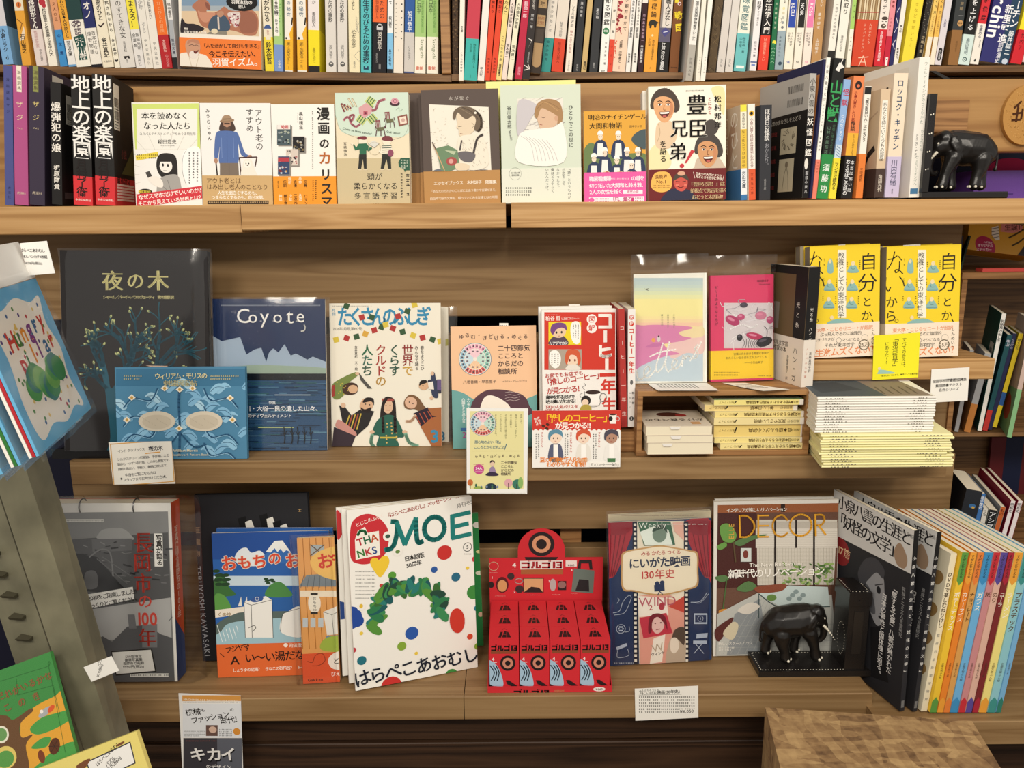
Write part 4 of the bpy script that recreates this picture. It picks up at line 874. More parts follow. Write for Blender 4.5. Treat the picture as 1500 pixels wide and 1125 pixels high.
for x0, y0, x1, y1, q in ((1045,208,1142,350,0),(1156,290,1240,400,1),(1110,380,1195,495,2),(1052,432,1135,560,3)):
 c.G('#8d8880', x0+8, y0+8, x1+10, y0+8, x1+10, y1+10, x0+8, y1+10); c.R(x0, y0, x1, y1,['#4a5a60', '#1f1d1f', '#d9cbbf', '#34466a'][q])
 r = random.Random(q)
 for i in range(18): c.E(x0+8+r.random()*(x1-x0-16), y0+20+r.random()*(y1-y0-30), r.uniform(4,11), r.uniform(3,8), r.choice([['#8b9398', '#20272b', '#a8b0a0'],['#b9b4a8', '#4a4a44', '#7a6a4a'],['#a4353f', '#3a3034', '#f1e8dc'],['#d7a94a', '#c3c9d0', '#7a2f34']][q]))
c.R(1047,208,1140,240, '#ece5df'); c.T('映画',1075,224,26, '#c03a3f', 'x'); c.R(1053,440,1134,470, '#b9404a'); c.T('太陽',1115,395,14, K)
manga(b); b.D(1290,600,1330,760, '#3a2a12',2,1)
for x, y, w_ in ((1100,625, '伝説'),(1135,605, '無頼'),(1172,625, '浪漫'),(1208,600, '革命'),(1245,625, '反骨'),(1068,725, '神話'),(1104,725, '観世音'),(1140,725, '少年'),(1175,720, '二次元'),(1210,720, '永遠'),(1248,725, 'ロマン')): b.T(w_, x, y-25,25,['#fbe6c0', '#4a2e0c'][(x//35) % 2], 'b', v=1)
b.D(1045,605,1058,665, '#3a2a12',1,1)
bk.done()
bk = facing('face_out_book', 'cream book with two drawn figures under a mint speech cloud of chairs', 'book',(491.4,138.3),(596.8,136.6),(602.3,302.4),(494.6,303), Y, .017, '#e9dcbf', lean=6, group=FO, band=(0,.0745, '#cdbd97')); c = bk.front().crop(490,130,5.769)
c.Sm('#cfe0cf',-60,-60,700,-60,640,330,600,390,540,410,400,405,200,400,110,385,50,350,20,260); c.LS('#6b7a6a',2,10,230,40,330,110,385,180,410,210,440); c.LS('#6b7a6a',2,630,300,590,395,500,430,455,470)
for a0, x, y in ((35,305,105),(35,228,262),(-40,318,255),(-38,285,150)):
 u = cos(radians(a0)); w_ = sin(radians(a0))
 for i in range(-3,4): c.L(['#5a7a3a', '#c6cf7a'][i % 2],9, x+i*11*u-30*w_, y+i*11*w_+30*u, x+i*11*u+30*w_, y+i*11*w_-30*u)
c.G('#d6a3a6',205,160,270,120,320,160,310,210,250,250,210,210); c.R(245,190,280,225, '#b5596a'); c.E(262,207,9,9, '#6a2a3c'); c.LS('#c57a86',20,320,185,350,170,375,110,425,90); c.LS('#c57a86',17,80,265,110,240,145,270,165,225,130,235,140,290,180,320,215,300)
for x in (60,85,110): c.L('#7a2f3a',18, x-20+20,130+(x-60)*.3, x+25,190-(x-60)*.5); c.L('#d9c9a3',6, x+5,140, x+30,185)
for x in (120,150): c.L('#b9a98a',14, x, 85, x+35,150); c.L('#efe6cc',5, x, 90, x+30,145)
c.E(510,125,42,22, '#4a3038'); c.E(510,105,32,26, '#d59aa6'); c.ring(512,105,14,4, '#a14a62'); c.LS('#8aa08a',2,520,180,545,160,550,190,580,170)
for x, y in ((465,260),(385,330)):
 c.G('#8a4a4e', x-42, y-62, x, y-65, x+5, y+8, x-30, y+12); [c.L('#cfe0cf',3, x-34+i*12, y-52, x-26+i*10, y) for i in range(3)]; c.G('#6e6c4e', x-32, y, x+30, y-8, x+38, y+22, x-20, y+30); [c.L('#5a3038',7, x+a, y+22, x+b_, y+68) for a, b_ in ((-28,-34),(8,8),(36,44))]; c.L('#5a3038',6, x-36, y-10, x-40, y+15); c.L('#5a3038',6, x+38, y-14, x+42, y+5)
c.G('#8e5a50',532,235,612,215,624,300,545,318); c.G('#ead9c8',548,245,602,232,612,290,558,302); c.E(580,266,16,14, '#c9a49a')
c.T('Como se llama estado?',70,335,26, '#4c5a4e', rot=-11, sp=.95); c.T('Qué tapas?',440,362,24, '#4c5a4e', rot=-8)
b = bk.bfront().crop(490,130,5.769)
for C in (c, b):
 C.Sm('#efe3cd',205,440,240,415,275,440,265,470,225,475); C.Sm('#7a3038',195,412,230,402,268,405,262,432,205,425); C.Sm('#efe3cd',405,440,430,425,475,440,470,470,425,478); C.Sm('#7a3a40',400,425,420,402,470,402,492,425,480,440,420,440)
 C.G('#2f6b4e',205,465,270,462,300,500,312,490,318,505,290,530,270,515,268,580,215,582,212,510,175,520,155,470,165,468,185,500); C.E(150,468,12,6, '#efe3cd',30); C.G('#2a2a26',210,555,270,555,272,680,250,680,240,595,225,680,200,680); C.E(215,684,20,7, '#d9c9a8'); C.E(262,684,20,7, '#d9c9a8')
 C.G('#efe6d2',405,475,475,470,498,545,475,560,400,555,370,530,395,505); [C.L('#2c4a3e',6,402,485+i*17,480,482+i*17) for i in range(5)]; C.G('#2a2a26',405,555,475,555,480,680,455,680,440,595,415,680,390,680); C.E(402,684,22,7, '#d9c9a8'); C.E(462,684,22,7, '#d9c9a8'); C.E(475,545,24,30, '#8e4a62',10)
c.G('#d9d9d0',285,465,330,440,380,460,340,500); c.L('#888',2,285,465,340,500); c.L('#888',2,340,500,380,460); c.ring(340,505,52,2, '#bcae92'); c.T('宮崎伸治',90,450,27, '#4a4238', v=1, sp=1.1)
b.T('頭が',275,742,66, K, 'r'); b.T('柔らかくなる',160,825,63, K, 'r'); b.T('多言語学習',165,907,63, K, 'r', sp=1.22); b.T('集英社',322,978,19, K, 'b')
for C in (c, b): C.G('#2f5c47',560,585,690,585,690,690,605,690,595,705,585,680,545,660,540,620)
b.D(556,600,628,670, '#cfd8c4',3,1,.7); b.D(556,715,580,920, '#4a4238',1,1,.8); b.D(600,720,640,920, '#4a4238',1,1,.8)
bk.done()
# brown illustrated book with two copies behind it
for k, (tl, tr, br, bl, lab, yy) in enumerate((((614.7,132.0),(727.2,134.8),(734,301.3),(622,302.2), 'brown book with framed sketch of a girl reading, front copy', Y),((612,137),(716,139),(722,302),(617,302.6), 'brown book copy peeking out left behind the girl-reading cover, middle of three', Y+.018),((598,136.5),(704,138.5),(708,302.4),(602.5,303), 'brown book copy farthest back, between the cream and girl-reading covers', Y+.036))):
 bk = facing('face_out_book', lab, 'book', tl, tr, br, bl, yy, .0165, '#5b4e48', lean=6, group=FO, band=(0,.053, '#b98a52')); c = bk.front().crop(490,130,5.769); b = bk.bfront().crop(490,130,5.769)
 if k == 0:
  c.T('本が繋ぐ',962,85,37, '#e9e0d6', 'm', sp=1.25)
  c.G('#ece6d8',798,132,1302,155,1328,755,832,755); r = random.Random(4)
  for i in range(160):
   x, y = 812+r.random()*490,150+r.random()*500
   if abs(x-1080) > 120 or y < 230: c.L(r.choice(['#d6ccb8', '#c3b8a8', '#b3a89c', '#dcd6c8']), r.uniform(1.5,4), x, y, x+r.uniform(-14,14), y+r.uniform(-10,10))
  c.Sm('#e3d1b6',1030,230,1080,180,1160,180,1200,260,1190,340,1140,390,1085,415,1055,390,1050,345,1032,330,1040,290); c.Sm('#6f5f4e',1000,250,1010,190,1060,155,1140,155,1200,190,1240,260,1250,330,1210,360,1180,340,1195,270,1170,230,1120,260,1080,240,1040,200,1020,260); c.LS('#8c7a64',6,1060,165,1120,200,1190,240); c.LS('#55483c',6,1080,160,1150,190,1215,260); c.LS('#55483c',20,1190,190,1235,240,1240,320,1215,360); c.E(1190,205,10,10, '#e9e2d2'); c.L('#4a3c32',4,1048,322,1076,318); c.L('#8a5a48',4,1062,380,1084,384); c.LS('#8a7a66',3,1160,290,1180,310,1165,330)
  c.Sm('#ebe3d2',1050,420,1130,390,1230,400,1280,470,1300,640,1180,690,1060,650,1040,540); [c.L('#a89c8c',2,1070+r.random()*210,420+r.random()*220,1075+r.random()*210,440+r.random()*220) for i in range(1)]
  for i in range(40): x, y = 1060+r.random()*220,420+r.random()*230; c.L('#a3988a',2, x, y, x+8, y+14)
  c.LS('#5e5654',18,1170,570,1190,480,1210,420,1250,390); c.LS('#5e5654',12,1075,440,1060,520); c.Sm('#6b666a',1040,545,1120,530,1190,560,1160,620,1080,610); c.Sm('#6a6e78',830,700,900,680,1000,720,1180,690,1310,690,1330,760,830,760); c.G('#6f8a6a',860,505,960,480,1040,520,1060,660,970,700,900,690); c.L('#c9a37a',8,830,460,930,690); c.G('#b9c4a3',930,520,1030,530,1010,560); c.E(990,615,46,36, '#a9504c'); c.E(985,615,20,20, '#d9a39a'); c.Sm('#e3d1b6',1020,640,1080,630,1140,650,1120,690,1040,690); c.L('#4a4440',8,828,455,860,520)
  b.T('エッセイブックス　木村綾子　随筆集',838,800,34, '#f3e6d2', 'b', sp=.92); b.T('「あなたのだれかのことばに出会う書かや言葉がある」',808,868,25, '#f3e6d2', 'r', sp=.92); b.T('自由時で紙の文章を、綴っていてみる友達とはの時間',806,930,26, '#f3e6d2', 'r', sp=.92)
 if k == 2: c.uv([(.10,.05),(.116,.05),(.116,.06),(.10,.06)], '#5b4e48'); b.uv([(.112,.02),(.118,.02),(.118,.03),(.112,.03)], '#e9d9c0')
 bk.done()
bk = facing('face_out_book', 'pale mint book with coloured sketch of a sleeping child', 'book',(732.2,124.8),(850,127.2),(851.6,298.2),(736,300), Y-.003,.018, '#d4ddcb', lean=6, group=FO, band=(0,.0545, '#e3e5d6')); c = bk.front().crop(740,0,3.515); b = bk.bfront().crop(740,0,3.515)
c.G('#e6e2d8',62,508,298,505,302,838,68,838); r = random.Random(8)
for i in range(90): x, y = 70+r.random()*220,515+r.random()*310; c.L(r.choice(['#c9c2ba', '#b8b2b0', '#d9d2c4', '#aaa5ac']), r.uniform(1,3), x, y, x+r.uniform(10,40), y-r.uniform(0,22))
c.Sm('#c9c4c8',66,700,140,600,160,540,70,520); c.Sm('#d9b79a',165,590,200,550,260,560,275,620,240,660,190,668,172,640); c.Sm('#a8835a',150,590,165,535,215,510,275,525,296,580,290,640,270,650,265,600,220,570,185,560,165,610); c.LS('#c39a6a',3,170,540,210,530,270,570); c.LS('#8a6844',2,165,560,210,525,280,560); c.LS('#7a5a48',2.5,185,603,197,608,208,603); c.L('#9a5a4a',3,178,642,190,644); c.E(263,610,10,14, '#cfa587'); c.Sm('#f1efe8',70,700,140,670,250,655,298,640,300,836,70,836); [c.LS('#a9a3a0',1.6,80+i*22,700+i*4,130+i*20,740+i*6,150+i*20,830) for i in range(7)]
c.T('ひとりでこの世に',337,540,24, '#333', v=1, sp=1.12); c.T('谷川俊太郎',20,545,22, '#333', v=1, sp=1.05); c.T('Satsuki',24,672,16, '#555', rot=-80)
b.ring(52,895,31,1.2, '#8a8a80'); b.T('谷川俊太郎',52,890,11, '#444', al='c', sp=.9); b.T('最新詩集',52,903,11, '#444', al='c', sp=.9)
for i, s_ in enumerate(('いたんだっけ。', '僕はどうやって', 'なかったら、', 'が恋をして', '「詩」というものが')): b.T(s_, 215+i*28.5,865 if i != 4 else 862,17, '#555', v=1, sp=1.05)
b.D(3,960,135,1012, '#4a4a44',3)
bk.done()
s_ = sheet('paper_sign', 'yellow paper sheet standing behind the pale mint sleeping-child book', 'sign',(711,118.3),(842,118.3),(845,296),(716,297),1.345, lean=2, col='#f1eb9c'); s_.fin()
bk = facing('face_out_book', 'small mustard book with painted nurses and pink band', 'book',(855,163.6),(945,163.6),(946.4,297),(856,298.7), Y-.004,.015, '#dfa53e', side='R', lean=6, group=FO, band=(0,.0475, '#ea5fa6')); c = bk.front().crop(740,0,3.515); b = bk.bfront().crop(740,0,3.515)
c.T('明治のナイチンゲール',428,606,31, K, 'm', sp=.96); c.T('大関和物語',433,650,33, K, 'm', sp=1.02); c.T('田中ひかる',640,651,13, K); c.Sm('#6b8050',400,790,440,735,500,770,560,800,640,790,730,800,730,920,400,920); c.Sm('#4a5a5e',650,720,680,680,730,670,730,760,690,760); c.L('#5a4630',6,700,760,700,800)
for x, y, q in ((490,700,1),(583,700,1),(513,785,1),(627,785,1),(683,785,1),(457,815,1),(575,825,1),(650,850,.9)):
 c.Sm('#2f3b5a', x-34, y+110, x-30, y+45, x-10, y+22, x+14, y+22, x+32, y+45, x+36, y+110); c.G('#ecebe6', x-14, y+38, x+14, y+38, x+18, y+105, x-18, y+105); c.E(x, y+5,12,16, '#ecd9c4'); c.Sm('#f3f2ee', x-15, y-5, x-10, y-24, x+8, y-25, x+15, y-6, x, y-10); c.E(x-5, y+3,2,2, '#333'); c.E(x+5, y+3,2,2, '#333')
for x in (520,590,640): c.E(x, 895,22,14, '#e3d6b0'); c.E(x+4,890,9,7, '#b5543e')
b.T('職業看護婦',432,922,26, '#fdf2f6', 'b', sp=.85); b.T('の道を',648,919,26, '#fdf2f6', 'b', sp=.85); b.D(545,914,640,926, '#fbe1ee',1); b.T('切り拓いた大関和と鈴木雅、',432,958,25, '#fdf2f6', 'b', sp=.9); b.T('2人の女性を描く',434,990,25, '#fdf2f6', 'b', sp=.9); b.R(607,978,708,998, '#f8e9f0'); b.T('原案小説',657,988,15, '#b03a72', 'b', al='c')
b.G('#fbeaf2',432,1017,715,1010,715,1042,432,1046); b.E(445,1030,14,12, '#ea5fa6'); b.D(465,1018,535,1042, '#b03a72',2); b.T('「風、薫る」',540,1028,26, '#b03a72', 'b', sp=.85); b.R(650,1017,664,1040, '#c43a7a'); b.D(668,1014,710,1040, '#b03a72',2)
bk.done()
for k, (tl, tr, br, bl, lab, yy) in enumerate((((948.2,128.6),(1061,127.6),(1063.4,295),(950,296), 'white book with two laughing painted men and maroon band, front copy', Y),((940,135),(1050,134),(1052,295.5),(941.5,296.3), 'white-edged copy standing right behind the laughing-men cover', Y+.021))):
 bk = facing('face_out_book', lab, 'book', tl, tr, br, bl, yy, .019, '#f4efdf' if not k else '#e9e4da', side='R' if not k else 'L', lean=6, group=FO, band=(0,.049, '#6d1f22') if not k else None); c = bk.front().crop(930,120,6.25)
 if k: bk.done(); continue
 b = bk.bfront().crop(930,120,6.25)
 c.Sm('#efe0a8',700,60,815,60,815,300,760,200); c.Sm('#efe2b0',130,640,230,560,330,700,300,795,130,795)
 def face(x, y, w_, h_, sk, hair, top, grin):
  c.Sm(hair, x-w_*1.25, y+h_*.1, x-w_*1.2, y-h_*.7, x-w_*.6, y-h_*1.25, x+w_*.3, y-h_*1.35, x+w_*1.1, y-h_*.9, x+w_*1.5, y-h_*.1, x+w_*1.1, y+h_*.35, x, y)
  if top: c.E(x+w_*.3, y-h_*1.75, w_*.75, h_*.55, hair)
  c.Sm(sk, x-w_*.95, y-h_*.5, x-w_*.2, y-h_*.8, x+w_*.7, y-h_*.6, x+w_, y, x+w_*.7, y+h_*.7, x+w_*.1, y+h_*1.05, x-w_*.5, y+h_*.85, x-w_*.95, y+h_*.2)
  c.Sm('#c98a62', x+w_*.35, y-h_*.5, x+w_*.8, y-h_*.3, x+w_*.85, y+h_*.3, x+w_*.4, y+h_*.7, x+w_*.55, y+h_*.1)
  for d in (-.42,.38): c.LS('#2e211a',7, x+w_*(d-.28), y-h_*.38, x+w_*d, y-h_*.47, x+w_*(d+.25), y-h_*.36); c.E(x+w_*d, y-h_*.2, w_*.17, h_*.07, '#f6efe6'); c.E(x+w_*d, y-h_*.2, w_*.08, h_*.07, '#241a16'); c.LS('#6a4630',3, x+w_*(d-.2), y-h_*.26, x+w_*d, y-h_*.3, x+w_*(d+.2), y-h_*.24)
  c.LS('#8a5638',5, x, y-h_*.15, x-w_*.06, y+h_*.14, x+w_*.12, y+h_*.17); c.Sm('#5a1f1c', x-w_*.45, y+h_*.32, x, y+h_*.3, x+w_*.5, y+h_*.28, x+w_*.35, y+h_*.6, x, y+h_*.74, x-w_*.32, y+h_*.58); c.Sm('#f8f3ea', x-w_*.4, y+h_*.34, x, y+h_*.33, x+w_*.45, y+h_*.3, x+w_*.35, y+h_*.42, x-w_*.3, y+h_*.45); c.E(x+w_*.03, y+h_*.62, w_*.2, h_*.08, '#c0605a')
  for i in range(14): a = -2.8+i*.19; c.LS(hair, 3, x+w_*1.05*cos(a), y+h_*.95*sin(a)-h_*.1, x+w_*1.3*cos(a+.1), y+h_*1.3*sin(a+.05)-h_*.1)
 c.Sm('#e2c7a6',220,370,330,360,390,470,330,600,200,600,190,450); c.LS('#a08060',3,215,380,230,470,200,560); c.Sm('#cbb8a4',545,780,570,700,640,690,760,690,815,760,815,795,545,795)
 face(268,235,95,130, '#e0a878', '#4b3f37',0,0); face(668,645,92,130, '#d29a6c', '#4a4440',1,0)
 for ch, x, y, s_, in (('豊',565,215,190),('臣',575,430,180),('兄',405,430,165),('弟',395,640,165)):
  for dx, dy in ((-5,0),(5,0),(0,-5),(0,5)): c.T(ch, x+dx, y+dy, s_, '#f7f2e6', 'm', al='c'); c.k -= 1
  c.k += 1; c.T(ch, x, y, s_, '#1f1b1a', 'm', al='c')
 c.T('を語る',258,535,62, K, 'm', v=1, sp=1.08); c.G('#c83a44',515,620,548,632,470,745,455,742); c.E(430,768,20,20, '#c83a44'); c.T('とにかく',685,135,36, '#b03038', 'b', v=1, sp=1.12); c.T('松村邦洋',758,118,66, K, 'm', v=1, sp=1.16); c.T('BROTHERS TORUTE',465,84,17, '#555')
 b.Sm('#efb85c',145,930,180,840,250,820,310,835,340,900,325,980,250,1010,170,990); b.T('芸能界',240,868,38, '#5a2a14', 'b', al='c'); b.T('No.1',240,912,44, '#5a2a14', 'b', al='c'); b.D(165,940,320,975, '#7a4a22',2)
 b.Sm('#2c2f48',250,1100,290,1010,350,980,480,985,540,1030,560,1100); b.Sm('#c9564a',355,910,370,870,420,850,475,880,480,950,440,1000,390,990,360,950); b.Sm('#4c4238',350,905,370,850,420,828,470,850,490,900,420,875); b.E(425,838,36,20, '#d9a58a'); b.L('#2a1a18',6,375,912,410,915); b.L('#2a1a18',6,435,915,465,908); b.LS('#5a1a18',6,390,955,420,968,455,950); b.E(388,945,16,10, '#e07a68'); b.E(462,945,14,10, '#e07a68')
 b.T('日本一の大河オタクが',555,838,27, '#f2e3d2', 'b', rot=-7, sp=.9); b.T('見どころを勝手に予想',555,866,27, '#f2e3d2', 'b', rot=-7, sp=.9); b.L('#f2e3d2',4,535,825,548,880); b.L('#f2e3d2',4,815,858,800,905); b.T('「豊臣兄弟！」は',490,940,46, '#efd9a8', 'm', sp=.9); b.T('弟視点で秀吉を描く',505,998,43, '#efd9a8', 'm', sp=.88); b.T('おとうと太閤記!?',520,1055,43, '#efd9a8', 'm', sp=.88)
 bk.done()
# --- spines at the right end
G3 = 'spines at the right of the upper ledge'
def art_kawade(bk, c):
 f = bk.front(); w, h = f.w, f.h
 f.uv([(0,0),(w, 0),(w, h),(0, h)], '#cdb8a0'); f.uv([(0,0),(w, 0),(w, h*.33),(0, h*.33)], '#3f78b0'); f.uv(catmull([(w*.35, h*.3),(w*.6, h*.4),(w*.8, h*.75),(w*.7, h*.85),(w*.5, h*.6)], True), '#b09078'); f.text_uv('のひと', w*.78, h*.97, w*.3, '#efe6da', 'r', True); f.text_uv('言語', w*.4, h*.93, w*.3, '#efe6da', 'r', True)
 c.uv([(0,0),(c.w, 0),(c.w, h*.33),(0, h*.33)], '#e9edf0'); c.uv([(0,0),(c.w, 0),(c.w, h*.06),(0, h*.06)], '#3f78b0'); c.uv([(0, h*.34),(c.w, h*.34),(c.w, h*.75),(0, h*.75)], '#e7c34c'); c.uv([(0, h*.93),(c.w, h*.93),(c.w, h),(0, h)], '#efe14e')
sp2('paperback', 'slim paperback with blue foot and photo cover, right of the laughing-men book',(1085.5,293.4),(1094.5,293),(1084.5,153.8), '#f0ead6', Y-.004,590,.105,[('吉本ばなな',166,188, K, .5,.55),('私と街たちほぼ自伝',190,246, '#6a4a10',.5,.6),('河出文庫',250,276, '#234',.5,.65, 'b')], art_kawade, G3)
def art_y(bk, c): c.uv([(0,0),(c.w, 0),(c.w, c.h*.33),(0, c.h*.33)], '#dd5f3a'); v = vy_of(c, 166); c.uv([(c.w*.5+c.w*.38*cos(i*pi/8), v+c.w*.38*sin(i*pi/8)) for i in range(16)], '#e9b93a'); c.uv([(c.w*.5+c.w*.22*cos(i*pi/8), v+c.w*.22*sin(i*pi/8)) for i in range(16)], '#222')
sp2('paperback', 'slim white paperback with orange foot and yellow disc',(1096.8,293.2),(1107,293),(1095.6,152.6), '#f1ece2', Y-.004,600,.105,[('小泉八雲と怪談の世界がわかる本',173,246, '#7a1e22',.5,.62),('宝島社文庫',252,286, '#7a2010',.5,.4)], art_y, G3)
sp2('paperback', 'dark grey paperback with pale grey title, next to the big grey cover',(1112.2,293.6),(1128.3,293.6),(1114.5,154), '#34353a', Y-.004,600,.11,[('ほぼ日の怪談',160,206, '#e9e6e2',.6,.5, 'b'),('おかえり。',210,246, '#9a9aa0',.6,.45),('ほぼ日文庫',262,278, '#aaa',.5,.3)], None, G3)
def art_yokai(bk, c):
 f = bk.front(); w, h = f.w, f.h; f.uv([(0,0),(w, 0),(w, h*.72),(0, h*.70)], '#1c1a1a')
 c.uv([(0,0),(c.w, 0),(c.w, vy_of(c, 170)),(0, vy_of(c, 170))], '#191717')
 [f._line([(w*(.60+.022*i), h*y),(w*(.60+.022*i), h*(y+.055))], w*f.rs.choice([.006,.012]), rgb('#4a4744')) for i in range(14) for y in (.88,.77)]
 f.text_uv('八雲のまなざしをたどる', w*.25, h*.655, w*.058, '#d9d2c6', 'm', rot=1)
 f.uv([(w*.50, h*.38),(w*.82, h*.38),(w*.82, h*.60),(w*.50, h*.60)], '#cbbfa3'); f.uv([(w*.50, h*.06),(w*.80, h*.06),(w*.80, h*.34),(w*.50, h*.34)], '#cbbfa3')
 r = random.Random(3)
 for i in range(26): a = r.random()*6.28; f._line([(w*.66+w*.08*cos(a), h*.5+w*.07*sin(a)),(w*.66+w*.13*cos(a+.3), h*.5+w*.12*sin(a+.3))], w*.006, rgb('#5a5044'))
 f._line([(w*.60, h*.08),(w*.62, h*.2),(w*.66, h*.28),(w*.7, h*.2),(w*.72, h*.08)], w*.006, rgb('#6a5f50')); f.uv([(w*.66+w*.03*cos(i*.7), h*.29+w*.035*sin(i*.7)) for i in range(9)], '#8a7c68')
 for i in range(5): f.text_uv('妖怪図鑑', w*.22, h*(.56-.115*i), w*.052, '#9c3a3a', 'r'); f._line([(w*.22, h*(.60-.115*i)),(w*.3, h*(.60-.115*i))], h*.008, rgb('#bbb'))
 c.uv([(c.w*.3+c.w*.5*cos(i*.7)*.6, vy_of(c, 240)+c.w*.8*sin(i*.7)) for i in range(9)], '#e9e4da')
sp2('large_paperback', 'large grey and black paperback with two framed ghost sketches on its cover',(1175.0,290),(1184.2,290),(1187.0,107.3), '#b5b1ab', Y-.014,470,.142,[('小泉八雲の',114,168, K, .5,.95),('妖怪図鑑',171,231, '#f6f2ea',.5,1.05, 'b'),('監修小泉凡',250,284, '#ddd',.5,.5)], art_yokai, G3)
def art_white(bk, c): c.uv([(0,0),(c.w, 0),(c.w, c.h*.03),(0, c.h*.03)], '#f3efe6'); v = vy_of(c, 193); c.uv([(c.w*.5+c.w*.25*cos(i*pi/8), v+c.w*.25*sin(i*pi/8)) for i in range(16)], '#777'); c.uv([(c.w*.5+c.w*.13*cos(i*pi/8), v+c.w*.13*sin(i*pi/8)) for i in range(16)], '#f3f0e8')
bk = spined('picture_book', 'navy cover with orange picture rising behind the grey ghost-sketch paperback', 'book',(1182.8,290),(1185.6,290),(1203.5,87), Y-.014, '#25264e', vpx=530, W=.138, group=G3, after=LAST[G3]); LAST[G3] = bk; f = bk.front(); f.uv([(f.w*.25, f.h*.3),(f.w*.95, f.h*.3),(f.w*.95, f.h*.9),(f.w*.25, f.h*.9)], '#d08a52'); bk.done()
sp2('novel', 'tall white spine with coral foot, between the grey and green-black books',(1186,291),(1195.2,291),(1206,84), '#f2efe7', Y-.014,590,.13,[('小泉八雲とセツ',93,150, '#55534c',.5,.75),('その言葉と人生',152,186, '#888',.5,.4),('著者小泉',200,222, '#555',.5,.5),('古川知子',236,254, '#842',.5,.4)], art_white, G3, band=(0,.0602, '#e8806c'))
def art_kemono(bk, c): c.uv([(c.w*.2, vy_of(c, 103)),(c.w*.4, vy_of(c, 95)),(c.w*.5, vy_of(c, 91)),(c.w*.75, vy_of(c, 94)),(c.w*.95, vy_of(c, 98)),(c.w*.6, vy_of(c, 101)),(c.w*.55, vy_of(c, 105))], '#e9e6e0'); c._line([(c.w*.6, vy_of(c, 94)),(c.w*.75, vy_of(c, 87))], c.w*.06, rgb('#e9e6e0'))
sp2('novel', 'black spine with huge green characters and green band',(1195.8,290.4),(1212.6,290.6),(1222.3,84.5), '#1b1c1b', Y-.014,590,.13,[('山と獣',118,178, '#3aa05a',.5,1.15, 'b'),('山村の民俗誌',184,226, '#6a8a72',.3,.32),('修験に棲まう生きもの',182,232, '#456a50',.72,.26),('須藤功',238,284, '#e6efe6',.5,.65, 'b')], art_kemono, G3, band=(0,.068, '#2f8a48'))
def art_bl(bk, c): v = vy_of(c, 212); c.uv([(0, vy_of(c, 235)),(c.w, vy_of(c, 235)),(c.w, v),(0, v)], '#c9d9e6'); [c._line([(c.w*.2, vy_of(c, 214+i*4)),(c.w*.8, vy_of(c, 218+i*4))], c.w*.08, rgb('#5a7aa0')) for i in range(4)]
sp2('comic_volume', 'pale blue spine with red characters and yellow foot',(1214,290.6),(1223.6,290.6),(1237,116), '#8fb2dd', Y-.014,590,.12,[('怪談',128,158, '#c03040',.5,.95, 'b'),('つのだじろう',168,206, '#f3f6fa',.5,.6),('マンガで読める',238,278, K, .5,.6, 'b')], art_bl, G3, band=(0,.0625, '#eddc3e'))
def art_or(bk, c): v = vy_of(c, 125); c.uv([(0, v-c.w*.9),(c.w, v-c.w*.9),(c.w, c.h),(0, c.h)], '#e0553f') if 0 else None; c.uv([(c.w*.5+c.w*.3*cos(i*pi/8), v+c.w*.36*sin(i*pi/8)) for i in range(16)], '#2a2020'); c.uv([(c.w*.5+c.w*.14*cos(i*pi/8), v-c.w*.05+c.w*.14*sin(i*pi/8)) for i in range(16)], '#e0704a'); c.uv([(0, vy_of(c, 230)),(c.w, vy_of(c, 230)),(c.w, vy_of(c, 195)),(0, vy_of(c, 195))], '#e9b23c')
sp2('paperback', 'orange and amber spine with black inkpot mark and black foot',(1231.6,290.2),(1247.4,290.6),(1251,111), '#e58552', Y-.014,590,.115,[('小泉八雲のこわい話',134,178, '#8a2018',.35,.36, 'b'),('怪談',178,192, K, .4,.5, 'b'),('おとなが読める名作',197,228, '#6a4410',.6,.25),('おとなはこの話の',234,286, '#eee',.3,.4, 'b'),('本当は怖い話',234,282, '#eee',.7,.36)], art_or, G3, band=(0,.0655, '#1f1c1c'))
def art_om(bk, c): c.uv([(0, vy_of(c, 138)),(c.w, vy_of(c, 138)),(c.w, vy_of(c, 127)),(0, vy_of(c, 127))], '#222'); f = bk.front(); f.uv([(0,0),(f.w, 0),(f.w, f.h),(0, f.h)], '#d3cabb')
sp2('paperback', 'slim white spine with orange band, between amber and beige books',(1253.4,290.2),(1263,290.4),(1265.2,126), '#f0ebe0', Y-.014,590,.115,[('「誰が面白い人」は何をどう',141,208, K, .5,.62, 'b'),('三宅香帆',246,266, '#5a2406',.5,.5)], art_om, G3, band=(0,.068, '#e5803a'))
def art_be(bk, c):
 f = bk.front(); w, h = f.w, f.h; f.uv([(0,0),(w, 0),(w, h*.26),(0, h*.26)], '#4c3a33'); f.uv([(w*.75+w*.02*cos(i*.5), h*.52+w*.06*sin(i*.5)) for i in range(13)], '#c85a52'); f._line([(w*.7, h*.27),(w*.8, h*.4),(w*.92, h*.46)], w*.07, rgb('#2c2422')); f._line([(w*.95, h*.8),(w*.75, h*.72),(w*.78, h*.4)], w*.02, rgb('#bfa48a'))
 c.uv([(c.w*.2, vy_of(c, 233)),(c.w*.8, vy_of(c, 233)),(c.w*.8, vy_of(c, 147)),(c.w*.2, vy_of(c, 147))], '#f2ede0')
sp2('novel', 'beige novel with dark brown band and white title strip',(1280.6,289.4),(1294,289.8),(1291.2,130.5), '#d8bfa0', Y-.014,600,.13,[('あなたを待ついくつもの部屋',150,236, '#33302c',.5,.5),('角田光代',256,281, '#e3d8c8',.5,.55)], art_be, G3, band=(0,.0445, '#4a3a34'))
